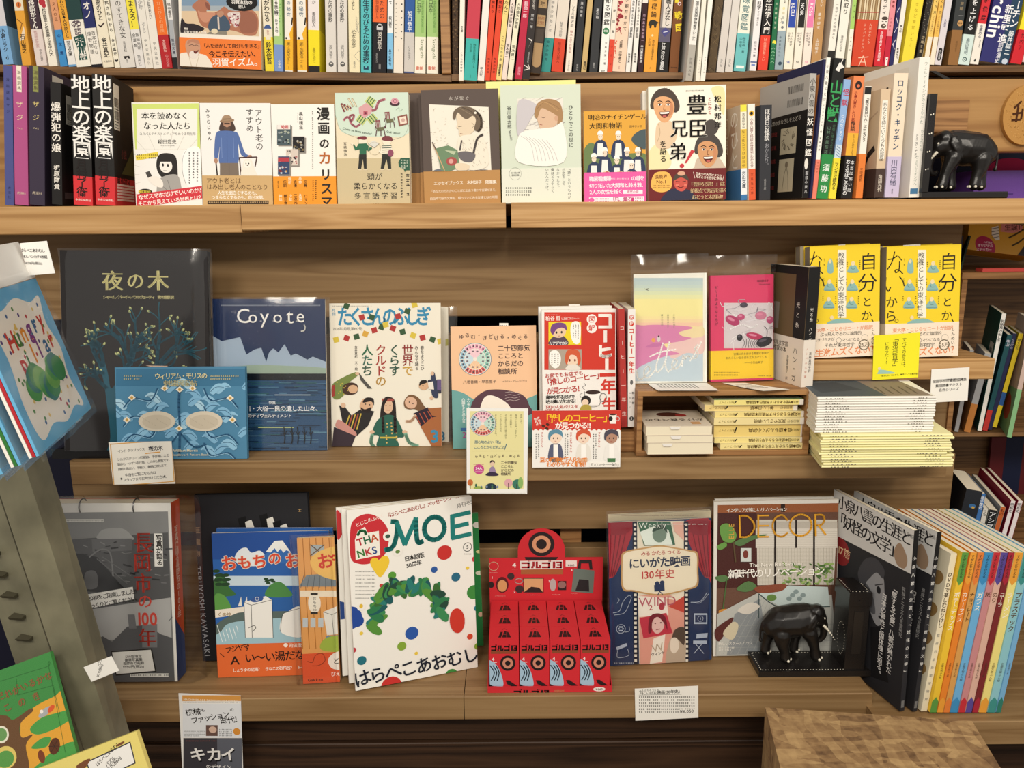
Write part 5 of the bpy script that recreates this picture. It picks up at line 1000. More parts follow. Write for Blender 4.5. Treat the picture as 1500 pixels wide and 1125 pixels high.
def art_ro(bk, c): f = bk.front(); w, h = f.w, f.h; f.uv([(w*.86, h*.87),(w*.9, h*.87),(w*.9, h*.9),(w*.86, h*.9)], '#3a2c24'); f.text_uv('ロッコ', w*.5, h*.95, w*.1, '#3a2c24', 'r', True)
sp2('novel', 'cream novel with navy kana title and lavender band',(1296,289.2),(1315.8,289.8),(1310.4,107), '#eddcc4', Y-.014,600,.13,[('ロッコク・キッチン',116,220, '#2f4a6a',.5,.5, 'b'),('川内有緒',234,272, '#4a4a66',.5,.5),('講談社',277,284, '#555',.5,.2)], art_ro, G3, band=(0,.0625, '#cbc0dc'))
def art_tall(bk, c): f = bk.front(); w, h = f.w, f.h; barcode(f, w*.62, h*.74, w*.84, h*.95); c.uv([(c.w*.1, vy_of(c, 284)),(c.w*.8, vy_of(c, 284)),(c.w*.8, vy_of(c, 276)),(c.w*.1, vy_of(c, 276))], '#4a7aa0')
sp2('large_paperback', 'tallest white paperback leaning on the upper elephant bookend',(1331,289.4),(1346.4,289.8),(1347,83.4), '#efebe2', Y-.014,560,.143,[('ウェルビーイングのつくりかた',90,182, '#8a9a90',.66,.34),('わたしたちの',190,222, '#8a9a90',.8,.28),('ドミニク・チェン',196,232, '#555',.35,.3),('ウェルビーイングへ',228,272, '#8a9a90',.5,.34)], art_tall, G3)
# ================================================================ middle shelf
def yz(bl, br, z): return onZ((bl[0]+br[0])/2,(bl[1]+br[1])/2, z).y
FM = 'face-out books on the middle shelf'
def face3(name, label, TL, TR, BR, BL, T, cover, z=None, **kw):
 z = Z3 if z is None else z
 return facing(name, label, kw.pop('cat', 'book'), TL, TR, BR, BL, onZ(BL[0], BL[1], z).y, T, cover, Y2=onZ(BR[0], BR[1], z).y, **kw)
def sleeve(bk, x0=.004, x1=.004, top=.02, parent=None, crumple=.0, bot=.001, seed=1, name='plastic_sleeve'):
 """clear bag around a facing book: front and back films joined at the sides, creased above the book"""
 o, u, v, n, W, H = bk.face; mb = MB(); N = 14; M = 18; T = bk.T
 def q(i, j, f):
  a = -x0+(W+x0+x1)*i/N; b = -bot+(H+top+bot)*j/M
  e = max(0, b-H)/max(top, 1e-4); side = min(i, N-i)
  d = .0006+.0003*side*0 if b < H else .0006*(1-e)
  w_ = (.0012+crumple*(1 if b > H else (.25 if side < 2 else .06)))*noise.noise(V((a*40+seed*7, b*40, f*9.0)))*1.2
  base = (0.0026 if f == 0 else -(T*(1-e)+.0012)) if b < H else (.0026*(1-e) if f == 0 else -(T*(1-e)+.0012*(1-e)))
  if side == 0: base = -T*.5*(1-e)
  return o+u*a+v*b+n*(base+(abs(w_) if f == 0 else -abs(w_)))
 for f in (0,1):
  vs = [q(i, j, f) for j in range(M+1) for i in range(N+1)]
  mb.mesh(vs, [(j*(N+1)+i, j*(N+1)+i+1,(j+1)*(N+1)+i+1,(j+1)*(N+1)+i) for j in range(M) for i in range(N)],(1,1,1))
 return mb.build(name, film(), parent or bk.root, smooth=True)
# black stand and the tall black picture book
mb = MB(); a = onZ(68,676, Z3+.001); b = onZ(166,672, Z3+.001); mb.box(a.x, b.x, 1.245,1.30, Z3+.0002, Z3+.0105, rgb('#141414')); mb.box(a.x, a.x+.2,1.245,1.2485, Z3+.0105, Z3+.017, rgb('#141414'))
tag(mb.build('book_stand', plain('black_acrylic', '#121214',.25), None, base=((a.x+b.x)/2,1.27, Z3)), 'low black stand under the tall black picture book', 'stand')
bk = face3('picture_book', 'tall black picture book with pale yellow title and teal tree',(91,369.8),(307,370.2),(309,660),(96,664.5),.012, '#221f20', z=Z3+.0108, hard=True, mat='paper', lean=9, group=FM); c = bk.front().crop(0,320,2.8125)
c.T('夜',464,258,86, '#efe7a6', 'm', al='c'); c.T('の',558,258,74, '#efe7a6', 'm', al='c'); c.T('木',652,258,88, '#efe7a6', 'm', al='c'); c.T('シャーム／バーイー／ウルヴェーティ　青木恵都 訳',424,324,16, '#cfc78e', 'b', sp=.76)
r = random.Random(21); TE = '#1f5a6e'; TIPS = []
def twig(x, y, a, l, w_, d):
 pts = [(x, y)]; bend = r.uniform(-.25,.25)
 for i in range(4): a += bend*.5+r.uniform(-.08,.08); x += l/4*cos(a); y -= l/4*sin(a); pts.append((x, y))
 c.LS(TE if w_ > 5 else '#27697c', w_, *[q for p in pts for q in p]); c.k -= 1
 if d <= 0: TIPS.append((x, y, a)); return
 for k in range(r.choice((3,3,4))): p = pts[r.choice((2,3,4))]; twig(p[0], p[1], a+r.uniform(-1.0,1.0), l*r.uniform(.55,.75), w_*.55, d-1)
c.Sm(TE, 440,980,455,900,440,760,425,660,405,600,430,590,445,640,462,700,520,600,545,590,520,660,490,730,500,780,600,640,640,600,660,615,560,760,520,850,520,990)
for x, y, a, l in ((420,610,2.2,95),(425,610,1.5,105),(430,640,2.7,75),(535,600,1.9,120),(540,600,1.25,115),(530,620,1.6,90),(645,605,1.5,120),(650,605,.9,115),(655,610,.5,100),(500,700,1.5,100),(640,640,.2,70),(440,700,2.4,80)): twig(x, y, a, l, 15,2)
for x, y, a in TIPS:
 if 335 < x < 790 and y > 350: c.E(x, y, 7.5,4.2, '#c9cf8e',-a*57.3); c.k -= 1
c.k += 2; bk.done(); sleeve(bk, .004,.006,.003, crumple=.001)
bk = face3('art_book', 'landscape blue book with leaf scrolls and two cream shapes, leaning on the black picture book',(168,539.5),(359.5,537.8),(362,673),(173,675),.009, '#4d84a6', hard=True, lean=9, group=FM); c = bk.front().crop(0,320,2.8125)
c.R(478,620,1012,690, '#3c7294'); r = random.Random(5)
for i in range(46):
 x, y = 490+r.random()*520,690+r.random()*290; s_ = r.choice((-1,1)); col = r.choice(['#8fc0dd', '#7fb3d4', '#a9d0e4'])
 c.Sm(col, x, y, x+18*s_, y-26, x+44*s_, y-34, x+66*s_, y-16, x+48*s_, y-14, x+30*s_, y+2, x+14*s_, y+12); c.LS('#28567a',2.2, x+4*s_, y, x+26*s_, y-18, x+58*s_, y-18)
for x0 in (480,1012):
 s_ = 1 if x0 < 700 else -1
 for k in range(4): y = 720+k*75; c.LS('#28567a',5, x0+30*s_, y+60, x0+70*s_, y+20, x0+140*s_, y+30, x0+170*s_, y-20); c.LS('#8fc0dd',3, x0+34*s_, y+62, x0+74*s_, y+24, x0+144*s_, y+34, x0+174*s_, y-16)
c.LS('#28567a',9,740,980,742,860,738,760,742,700); c.LS('#28567a',6,742,880,690,940,640,930); c.LS('#28567a',6,742,880,800,940,850,930)
for x in (648,842): c.E(x, 835,76,42, '#d5cbb8'); c.E(x, 838,60,30, '#c8bda9'); [c.L('#b1a692',1.5, x-60+i*12,820+(i*7) % 30, x-54+i*12,826+(i*7) % 30) for i in range(10)]
for x, y in ((545,738),(680,700),(742,705),(795,700),(950,740),(525,830),(960,830),(740,865)): c.G('#e9e2cf', x-16, y, x, y-14, x+16, y, x, y+12); c.E(x, y, 6,6, '#c59a4a')
c.T('ウィリアム・モリスの',638,650,26, '#d9cf9f', 'b', sp=.82); c.T('刺繍図案帖',675,680,29, '#d9cf9f', 'm', sp=.95); c.D(512,642,585,668, '#c9c08f',2); c.D(868,642,985,668, '#c9c08f',2); c.T('William Morris',716,955,15, '#e5ddbd', 'b'); c.T("Needlework Pattern Book",708,973,13, '#e5ddbd')
bk.done(); YM = bk
# paper slip sticking up behind it
s_ = sheet('paper_slip', 'tiny pinkish slip peeking over the top of the landscape blue book', 'slip',(206,537),(245,534.2),(246,545),(206,546), bk.face[0].y+.035, col='#e6c4ae'); s_.fin()
bk = face3('magazine', 'navy magazine with pale mountains over a dark lake and large white title',(313,440.5),(477,438.5),(480,660),(316,662),.008, '#1d3156', mat='gloss', lean=8, group=FM); c = bk.front().crop(370,400,3.309)
c.R(-300,-50,420,390, '#1c2f58')
c.G('#a7b9cc',-300,385,-200,300,-150,330,-60,310,-30,395,10,370,42,362,66,430,80,385,100,365,125,385,155,345,185,400,210,390,240,405,265,420,292,405,380,440,380,470,-300,470); c.Sm('#9fb3a2',-300,440,-150,455,20,445,180,450,300,455,400,470,400,490,-300,490)
c.R(-300,487,420,530, '#14171d'); c.R(-300,520,420,900, '#2c5278'); r = random.Random(9)
for i in range(150):
 x, y = -200+r.random()*570,525+r.random()*330; c.L(r.choice(['#1d3a58', '#22405e', '#4d7796', '#16304c', '#5f8aa4', '#2e5f6a']), r.uniform(2,7), x, y, x+r.uniform(30,120), y)
c.L('#c9dbe6',4,110,590,280,590); c.L('#b8c78a',4,30,748,200,748); c.L('#9ab2c2',3,-150,700,-40,700)
for x in (155,192,220,252,282,-120,-60): c.LS('#0f151c',5, x, 825, x+3,790, x-2,745); c.L('#0f151c',3, x, 790, x+12,765); c.L('#0f151c',3, x+1,785, x-9,765)
for ch, x, s_ in (('C',-78,78),('o',-20,66),('y',38,78),('o',100,66),('t',165,82),('e',212,70)): c.T(ch, x, 206 if ch != 'o' else 210, s_*1.25, '#f3f2ee', 'r'); c.L('#f3f2ee',2, x, 232, x+8,232)
c.D(-150,152,330,162, '#c9d2dc',1); c.LS('#f0efe8',6,238,282,252,278,256,262,252,252); c.T('特集',80,628,17, '#e9eef2', 'b'); c.T('山川・大谷一良の遺した山々、',-65,656,30, '#f2f4f6', 'b', sp=.95); c.T('山岳のディヴェルティメント',-60,691,21, '#f2f4f6', 'b', sp=.92)
bk.done(); sleeve(bk, .003,.008,.003, crumple=.0012)
for k in (1,0):
 d = 12*k
 bk = face3('magazine', 'white magazine with dancing people and colourful bunting' if not k else 'second copy of the dancing-people magazine, its edge showing on the right',(482.6+d, 444.8+d*.5),(645.8+d, 444.8+d*.5),(647.3+d*.8,653.8-d*.5),(486.4+d, 655-d*.5),.004, '#efe9d9', lean=8, group=FM); c = bk.front().crop(370,400,3.309)
 if k: c.R(880,150,960,860, '#e5dfcf'); c.T('3',905,790,60, '#3a7aa0', 'x'); [c.G(q, x, y, x+18, y-4, x+18, y+30, x, y+34) for x, y, q in ((935,320, '#b8b25a'),)]; bk.done(); sleeve(bk, -.1,.016,.001, crumple=.004, seed=5); continue
 B = '#3c8cb4'
 c.T('たくさんのふしぎ',408,213,97, B, 'x', sp=.72, sx=.78); c.T('月刊',393,172,18, B, 'b', v=1); c.T('2026年3月号(第492号)',388,271,17, '#555', 'r', sp=.85); c.D(388,156,575,164, '#888',1)
 for i, (x, y, q) in enumerate(((405,323, '#d9c14a'),(456,315, '#b23a38'),(504,308, '#3a5a3c'),(547,295, '#d9a94a'),(590,277, '#b23a38'),(625,262, '#3a5a3c'),(645,250, '#d9c14a'),(680,268, '#b23a38'),(727,285, '#3a5a3c'),(778,302, '#d9c14a'),(824,313, '#b23a38'),(872,322, '#3a5a3c'),(910,330, '#d9c14a'),(455,160, '#3a5a3c'),(530,215, '#b23a38'),(578,215, '#3a5a3c'),(705,210, '#b23a38'),(750,185, '#3a5a3c'),(785,153, '#d9c14a'))): s_ = 14; a = radians(20 if i % 2 else -15); c.G(q, *[z for j in range(4) for z in (x+s_*1.35*cos(a+pi/4+j*pi/2), y+s_*1.35*sin(a+pi/4+j*pi/2))])
 for t_, x, cols in (('世界で',752,('#7a8a3a', '#3a6a4e', '#c9a04a')),('くらす',688,('#3a5a4a', '#3a5a4a', '#3a5a4a')),('クルドの',622,('#a83c36', '#a83c36', '#a83c36', '#b58a3a')),('人たち',556,('#2f6a4c', '#3a6a5a', '#3a5a4a'))):
  for i, ch in enumerate(t_): c.T(ch, x, 374+i*50,56, '#8f2f2c' if t_ == '世界で' and i < 2 else cols[i], 'b', al='c')
 c.T('春をよろこび',822,352,19, K, v=1, sp=1.05); c.T('みんなで踊る',795,352,19, K, v=1, sp=1.05); c.T('金井真紀　文・絵',501,352,15, K, v=1, sp=1.0)
 sk = '#dcb89a'
 # standing woman in green
 c.Sm('#2a2220',625,640,640,605,665,600,690,620,697,700,700,790,665,800,618,790,618,700); c.E(656,645,25,36, sk); c.R(628,608,684,622, '#a8544a'); c.Sm('#2a2220',628,640,634,615,656,608,640,640,634,680); c.E(647,642,3,3, '#222'); c.E(667,642,3,3, '#222'); c.L('#a04a40',3,648,664,666,664)
 c.Sm('#2f6354',600,720,640,690,680,690,705,715,735,790,700,800,705,842,605,842,612,790,580,780); c.L('#c9b44a',8,620,797,700,797); [c.E(630+(i*23) % 70,715+(i*31) % 110,4,4, '#d9b46a') for i in range(14)]; c.LS('#2a2220',14,632,700,634,770); c.LS('#2a2220',14,690,700,692,770); c.E(580,770,12,9, sk); c.E(738,770,12,9, sk); c.LS('#7fae96',16,580,785,575,820,590,842); c.LS('#7fae96',16,742,780,760,820,800,838)
 # bearded man left
 c.G('#2c2a2a',480,690,530,655,590,670,560,740,505,790,440,740,420,640,450,650); c.Sm('#d6ae8c',520,640,540,608,580,612,582,650,555,672,528,665); c.Sm('#2a2220',535,628,550,604,585,608,588,640,575,622); c.Sm('#2a2220',525,650,545,660,575,650,565,675,535,672); c.E(548,635,3,3, '#222'); c.E(568,638,3,3, '#222')
 for i in range(5): c.L(['#c9b04a', '#a8543c'][i % 2],6,470+i*14,690-i*2,450+i*14,745+i*3)
 c.Sm('#c98f86',405,725,425,712,500,770,490,792,410,750); c.G('#3a2f38',395,745,500,790,480,842,385,842); c.E(440,640,12,12, sk)
 # woman lying upper left
 c.Sm('#7a8a4a',388,540,440,505,500,480,510,495,470,530,460,570,420,610,388,600); c.Sm('#4a342a',440,545,480,530,510,545,505,580,470,590,440,580); c.E(487,562,24,20, '#d9b08c'); c.G('#a8433a',385,545,400,540,400,595,385,600); c.G('#55524e',515,480,545,520,580,560,560,560,525,520); c.E(508,487,10,7, sk); [c.E(410+(i*17) % 60,530+(i*13) % 60,3,3, '#c9b24a') for i in range(10)]
 # woman in brown, right
 c.Sm('#7a5a3e',735,620,760,590,800,600,830,640,860,680,830,690,790,660,760,660,738,650); c.E(768,628,30,28, '#dcb498',30); c.E(760,625,3,3, '#222'); c.E(778,632,3,3, '#222'); c.G('#2f2432',780,680,850,650,895,690,860,740,820,750); c.G('#a8683e',815,745,870,700,915,690,917,842,870,842); c.G('#a8683e',850,655,915,650,915,700,870,690); [c.L('#b5553c',4,790+i*20,685-i*5,815+i*20,735-i*8) for i in range(4)]; c.LS(sk, 12,790,690,770,715,745,718)
 # child upper right
 c.Sm('#3a3a4a',850,520,900,520,917,530,917,580,870,570); c.Sm('#38405a',865,500,880,480,890,520,900,600,870,590); c.E(830,545,24,22, '#d9b08c'); c.Sm('#2a2422',808,545,815,522,840,518,845,530,820,540); c.E(826,545,3,3, '#222'); c.G('#e9e4da',850,530,875,525,880,565,855,562); c.G('#6a5a86',895,515,917,515,917,570,895,565); c.E(872,487,8,10, sk); c.E(868,605,9,9, sk); c.T('3',862,790,84, B, 'x')
 bk.done()
# peach book about the seasons
bk = face3('face_out_book', 'peach and teal book with a coloured calendar wheel behind a yellow leaflet',(659.5,478.8),(785.5,479.2),(787,656),(664,659),.014, '#f0c39b', lean=8, group=FM); c = bk.front().crop(650,470,4.327)
def wheel(c, x, y, rr):
 c.E(x, y, rr, rr, '#4a7a96', n=36); c.E(x, y, rr*.97, rr*.97, '#efe6da', n=36)
 P4 = [('#e9a6bd',45),('#8fc7b8',-45),('#d05a56',-135),('#8fb8cc',135)]; P2 = ['#f0c6d2', '#b7dccf', '#efc49a', '#c4dbe6']
 for k, (q, a0) in enumerate(P4):
  for j in range(6):
   a, b = radians(a0+j*15+1), radians(a0+j*15+14)
   for r0, r1, cc in ((.66,.93, q),(.12,.62, P2[k])): c.uv([(c.P(x, y)[0]+rr*f*cos(t_)*c.sc, c.P(x, y)[1]+rr*f*sin(t_)*c.sc) for f, t_ in ((r0, a),(r1, a),(r1, b),(r0, b))], cc); c.k -= 1
 c.k += 1
 for j in range(24): a = radians(j*15+7.5); c.E(x+rr*.8*cos(a), y+rr*.8*sin(a), rr*.05, rr*.06, '#5a4a50'); c.k -= 1
 c.k += 1
 for j in range(12): a = radians(j*30+15); c.E(x+rr*.5*cos(a), y+rr*.5*sin(a), rr*.07, rr*.05, '#7a6a70'); c.k -= 1
 c.k += 1
c.Sm('#6fa6a3',-20,450,60,440,130,460,200,500,330,520,480,510,560,480,640,480,640,860,-20,860); c.Sm('#5a3d48',165,570,190,500,250,450,310,435,400,440,500,470,540,530,535,600,165,620); c.Sm('#f6ede0',230,560,255,490,300,472,370,500,420,545,400,580,240,590); [c.LS('#d9c9c4',2,390,455+i*18,420,450+i*17,450,455+i*17,480,446+i*17) for i in range(4)]
for i, ch in enumerate('ゆるむ・ほどける・めぐる'): c.T(ch, 112+i*37,98+(-6 if i % 2 else 4)+(0 if i < 4 else 6),31, '#4a3a3c', 'b', al='c', rot=(-8 if i % 2 else 6))
wheel(c, 199,243,103)
for i, t_ in enumerate(('二十四節気', 'こころと', 'からだの', '相談所')): c.T(t_, 342,174+i*49,40, '#4a3a3c', 'b', sp=1.03)
c.T('八巻香織・早苗里子',122,388,23, '#4a3a3c', 'r', sp=1.02); c.T('イラスト・アムーラミチヨ',372,384,13, '#4a3a3c', 'r'); c.T('力を入れて',158,490,26, '#eef4f0', 'b', v=1); c.T('心調をととのえる',124,490,22, '#eef4f0', 'b', v=1, sp=.9); c.R(108,678,170,698, '#3a68a0'); c.T('24',118,722,50, '#a84a86', 'b')
bk.done()
s_ = sheet('index_tab', 'little white paper tab above the peach calendar-wheel book', 'tab',(731.5,473.2),(744.5,473.2),(744.5,482),(731.5,482), bk.face[0].y+.026+.012, lean=8, col='#efece6'); s_.crop(0,0,1); s_.D(733,475,743,479, '#555',1); s_.fin()
s_ = sheet('leaflet', 'pale yellow leaflet with calendar wheel and row of trees, hanging over the shelf edge', 'leaflet',(685,597.3),(774,598.2),(772.8,722.8),(683,723.6),1.2185, lean=1, col='#f2f1ec', th=.001); c = s_.crop(650,470,4.327)
c.R(166,572,506,1072, '#e8e0a4'); wheel(c, 247,650,82); [c.T(t_, 490-i*32,592,14.5, '#4a4a34', v=1, sp=1.0) for i, t_ in enumerate(('不調って、', '身体ごとの声いますね？', 'めぐる季節と', 'その変わり目に寄り添う', 'こころとからだの', 'セルフケアあれこれ。'))]
c.T('居心地のよい「私」',195,768,22, '#3a6a80', 'b', sp=.9); c.T('こころとからだ丸ごと',190,800,22, '#3a6a80', 'b', sp=.9); c.L('#3a6a80',5,398,780,388,808); c.E(385,815,3,3, '#3a6a80'); c.L('#9a9a70',1.5,180,824,500,824)
for i, ch in enumerate('ゆるむ・ほどける・めぐる'): c.T(ch, 208+i*24,858+(-3 if i % 2 else 3),19, '#4a3a3c', 'b', al='c')
for i, t_ in enumerate(('二十四節気', 'こころと', 'からだの', '相談所')): c.T(t_, 362,898+i*24,21, '#4a3a3c', 'b')
c.E(223,940,33,33, '#c8508e'); c.T('24人',223,934,20, '#fff', 'b', al='c'); c.D(198,948,248,958, '#f3d3e3',1); c.D(190,905,255,915, '#c8508e',1)
c.E(308,903,15,17, '#e5c8b0'); c.Sm('#3a2c30',293,900,300,884,318,886,324,900,310,893); c.Sm('#9a86a8',288,968,296,928,320,926,328,968); c.Sm('#3a3048',265,975,290,958,326,960,348,975,330,982,285,982)
for x, y, rx, ry, q in ((168,1024,18,22, '#c9703c'),(410,1026,26,28, '#e0a9b0'),(465,1035,30,34, '#3f7a68'),(487,1025,16,38, '#8fb86a'),(218,1062,28,16, '#9ab25a'),(300,1055,36,28, '#26384a')): c.E(x, y, rx, ry, q)
for x, y in ((168,1050),(410,1052),(462,1060)): c.L('#4a4034',4, x, y-25, x, y+16)
for i in range(9): c.E(205+i*34 % 170,1040+(i*13) % 20,6,9,['#5a7a4a', '#7a8ab0', '#3f6a5a'][i % 3])
c.G('#f2f1ec',150,1066,520,1066,520,1090,150,1090); s_.fin()
# coffee manual: block, two face-out copies, two spines, the card
zb = onY(860,625,1.292).z
board('riser_block', 'wooden riser block under the red coffee manuals', W_CRATE, onY(792,640,1.27).x, onY(930,640,1.27).x, 1.255,1.405, Z3+.0002, zb-.001, 'block')
RD = '#d23c2e'
for k in (1,0):
 bk = facing('face_out_book', 'red and white coffee manual with comic panels, front copy' if not k else 'coffee manual copy whose white edges show just behind the front one', 'book',(787.5-1 if k else 791.5,451 if k else 455.6),(900 if not k else 894,454.6 if not k else 450.2),(903 if not k else 896,626),(795 if not k else 791,626),1.276+.028*k, .02, '#f2efe9', lean=4, group=FM); c = bk.front().crop(780,440,4.5)
 if k: bk.done(); continue
 c.R(78,78,545,458, RD); c.T('粕谷 哲',86,120,31, '#f7efe6', 'b', sp=.95); c.T('山田コロ',190,120,22, '#f7efe6', 'r', sp=.9); c.D(250,115,308,124, '#f3d3c8',1); c.D(86,92,170,98, '#f3d3c8',1)
 for y, ch in ((125, '図'),(183, '解')): c.E(391, y, 33,33, '#f5f1ea'); c.T(ch, 391, y, 44, RD, 'b', al='c')
 W9 = '#f7f3ec'
 c.L(W9,20,440,100,512,100); c.L(W9,20,512,100,512,180); c.L(W9,20,440,176,520,176); c.L(W9,22,480,205,480,270); c.L(W9,20,448,300,448,360); c.L(W9,20,448,328,510,318); c.LS(W9,20,448,362,480,370,518,360); c.L(W9,22,490,390,490,452)
 c.L(RD, 24,450,492,540,490); c.T('年',500,570,104, RD, 'x', al='c'); c.T('生',505,690,100, RD, 'x', al='c')
 c.R(106,140,320,292, '#efd72c'); c.R(106,322,324,456, '#b0a394')
 c.Sm('#5a4a58',120,255,150,235,205,235,235,290,112,292); c.E(172,205,48,42, '#eac9a8'); c.Sm('#7a4a86',118,200,130,160,170,146,215,155,228,200,200,180,160,190,135,225); c.E(158,212,6,8, '#333'); c.E(192,210,6,8, '#333'); c.L('#a04a40',3,170,235,182,234); c.Sm('#fbf8f2',250,190,262,145,300,140,318,180,312,270,285,288,258,255); c.D(262,160,310,270, '#333',3,1); c.T('リアデマカシ',112,283,22, '#fbf8f2', 'x', sp=.9)
 c.E(262,390,42,42, '#f0d6bd'); c.Sm('#d2603c',214,390,225,335,265,322,305,335,318,395,300,430,290,370,250,360,235,400,225,425); c.E(245,395,6,9, '#7a2a20'); c.E(280,395,6,9, '#7a2a20'); c.Sm('#e9e2d8',220,456,240,425,290,425,315,456); c.Sm('#fbf8f2',110,385,120,338,160,330,186,370,180,425,150,448,120,425); c.D(118,350,178,430, '#333',3,1)
 c.T('お家でもお店でも',80,500,32, '#b8302a', 'b', rot=4, sp=1.0); c.T('「推しのコーヒー」',70,545,50, '#b8302a', 'b', rot=7, sp=.88); c.T('が見つかる！',92,600,48, '#b8302a', 'b', rot=4, sp=.84); c.T('産地を知るだけで',88,640,28, K, 'x', rot=1, sp=.84); c.T('味の違いがわかる！',88,670,28, K, 'x', rot=1, sp=.84); c.T('下町の人気バリスタ',80,703,26, '#b8302a', 'b', sp=.94); c.T('が教える',80,728,26, '#b8302a', 'b')
 c.G('#f8f6f2',345,600,450,600,440,690,355,690); c.LS('#666',3,345,600,355,690,440,690,452,600); c.E(398,605,50,14, '#3a2a26'); c.ring(465,640,22,4, '#777', ry=28); c.E(352,660,32,34, '#2b2826'); c.E(348,672,22,22, '#f0d6bd'); c.Sm('#b5a24a',315,725,330,690,375,690,385,725); c.LS('#888',3,345,590,330,570,350,560,340,545); c.LS('#888',3,320,640,312,620,328,612)
 bk.done()
s_ = sheet('index_tab', 'little white paper tab above the red coffee manual', 'tab',(833,445.6),(849,445.6),(849,456),(833,456),1.276+.046+.016, lean=4, col='#e9e6e0'); s_.D(835,448,847,452, '#555',1); s_.fin()
for k, (bl, br, tl, lab) in enumerate((((910.6,626),(919.3,625.6),(906,452.5), 'red spine of a coffee manual beside the front copy'),((919.8,625.5),(930.5,624.5),(920,453.2), 'white spine of a coffee manual with red title, left of the wooden crate'))):
 bk = spined('spine_out_book', lab, 'book', bl, br, tl, 1.262, '#b53a36' if not k else '#efece8', vpx=745, W=.11, after=LAST.get('cof') or None, group='coffee manual spines'); LAST['cof'] = bk; c = bk.spine()
 if k:
  for y, ch in ((465, '図'),(474, '解')): v = vy_of(c, y); c.uv([(c.w*.48+c.w*.34*cos(i*pi/8), v+c.w*.34*sin(i*pi/8)) for i in range(16)], RD); c.text_uv(ch, c.w*.48, v, c.w*.5, '#f5f1ea', 'b', al='c')
  vtext(c, 'コーヒー一年生',480,548, RD, .5,.8, 'x'); vtext(c, '粕谷哲',572,594, K, .72,.36, 'b'); vtext(c, '山田コロ',572,600, '#555',.3,.28); v = vy_of(c, 613); c.uv([(c.w*.5+c.w*.3*cos(i*pi/8), v+c.w*.3*sin(i*pi/8)) for i in range(16)], '#222'); c.text_uv('S', c.w*.5, v, c.w*.5, '#eee', 'b', al='c'); v = vy_of(c, 560); c.uv([(c.w*.5+c.w*.2*cos(i*pi/8), v+c.w*.35*sin(i*pi/8)) for i in range(16)], '#666')
 else: vtext(c, 'コーヒー一年生',470,616, '#e9c8c0',.5,.8, 'b')
 bk.done()
s_ = sheet('shop_card', 'red-topped coffee pop card with three drawn characters clipped to the shelf edge', 'card',(779.6,601),(909.6,601.4),(908.6,684),(779.6,685),1.2155, lean=3, col='#f3f0ea', th=.001); c = s_.crop(780,440,4.5)
zig = []
for i in range(38): zig += [-10+i*16,850+(8 if i % 2 else -4)]
c.G('#cf3c30',-10,715,590,715,590,850, *sum([[zig[j], zig[j+1]] for j in range(len(zig)-2,-1,-2)],[]))
c.T('「推しのコーヒー」',58,778,58, '#f6c62c', 'x', rot=0, sp=.88); c.T('が見つかる!!',148,826,48, '#fbf5ea', 'x', sp=.88); c.T('産地を',36,768,18, '#fbf5ea', 'b', v=1, rot=20); c.T('知れば',16,776,18, '#fbf5ea', 'b', v=1, rot=20)
for x, y in ((72,828),(100,818),(95,845)): c.E(x, y, 12,9, '#4a2a20',30)
c.G('#f6f2ea',505,750,555,750,550,812,510,812); c.ring(560,780,13,4, '#eee'); c.E(515,780,14,16, '#2b2826'); c.E(530,752,24,6, '#4a2a20')
for x, hair, body, leg, h_ in ((152, '#5f8ea6', '#5a5f78', '#6a6a6a',0),(335, '#d2583a', '#e9e4da', '#e0b08c',1),(520, '#4e4a56', '#efece6', '#4a7a4e',2)):
 skn = '#f2d8c2' if h_ < 2 else '#b58a74'
 c.Sm(body, x-44,1055, x-40,970, x-20,945, x+22,945, x+42,972, x+46,1050); c.G('#fbf8f2', x-14,950, x+16,950, x+18,1040, x-14,1040); c.E(x, 905,40,40, skn); c.Sm(hair, x-48,905, x-40,865, x, 850, x+40,862, x+50,910, x+36,890, x, 878, x-30,895, x-38,925); c.E(x-14,908,4,6, '#333'); c.E(x+14,908,4,6, '#333'); c.L('#a04a40',3, x-5,928, x+5,928); c.G(leg, x-28,1040, x+28,1040, x+26,1066, x-26,1066)
for x in (62,254,440): c.T('ブルンジくん' if x == 62 else ('エチオピアちゃん' if x == 254 else 'ブラジルくん'), x, 868,17, '#c04a40', 'b', v=1, sp=1.0); c.D(x-46,880, x-14,1050, '#333',2,1,.6)
c.T('豆の種類を擬人化して',48,1052,36, '#e7883c', 'x', sp=.86); c.T('わかりやすく解説！',92,1082,36, '#e7883c', 'x', sp=.86); c.R(378,1068,560,1098, '#f6f2ea'); c.T('「○○コーヒー一年生」',374,1084,22, K, 'b', sp=.86)
s_.fin()
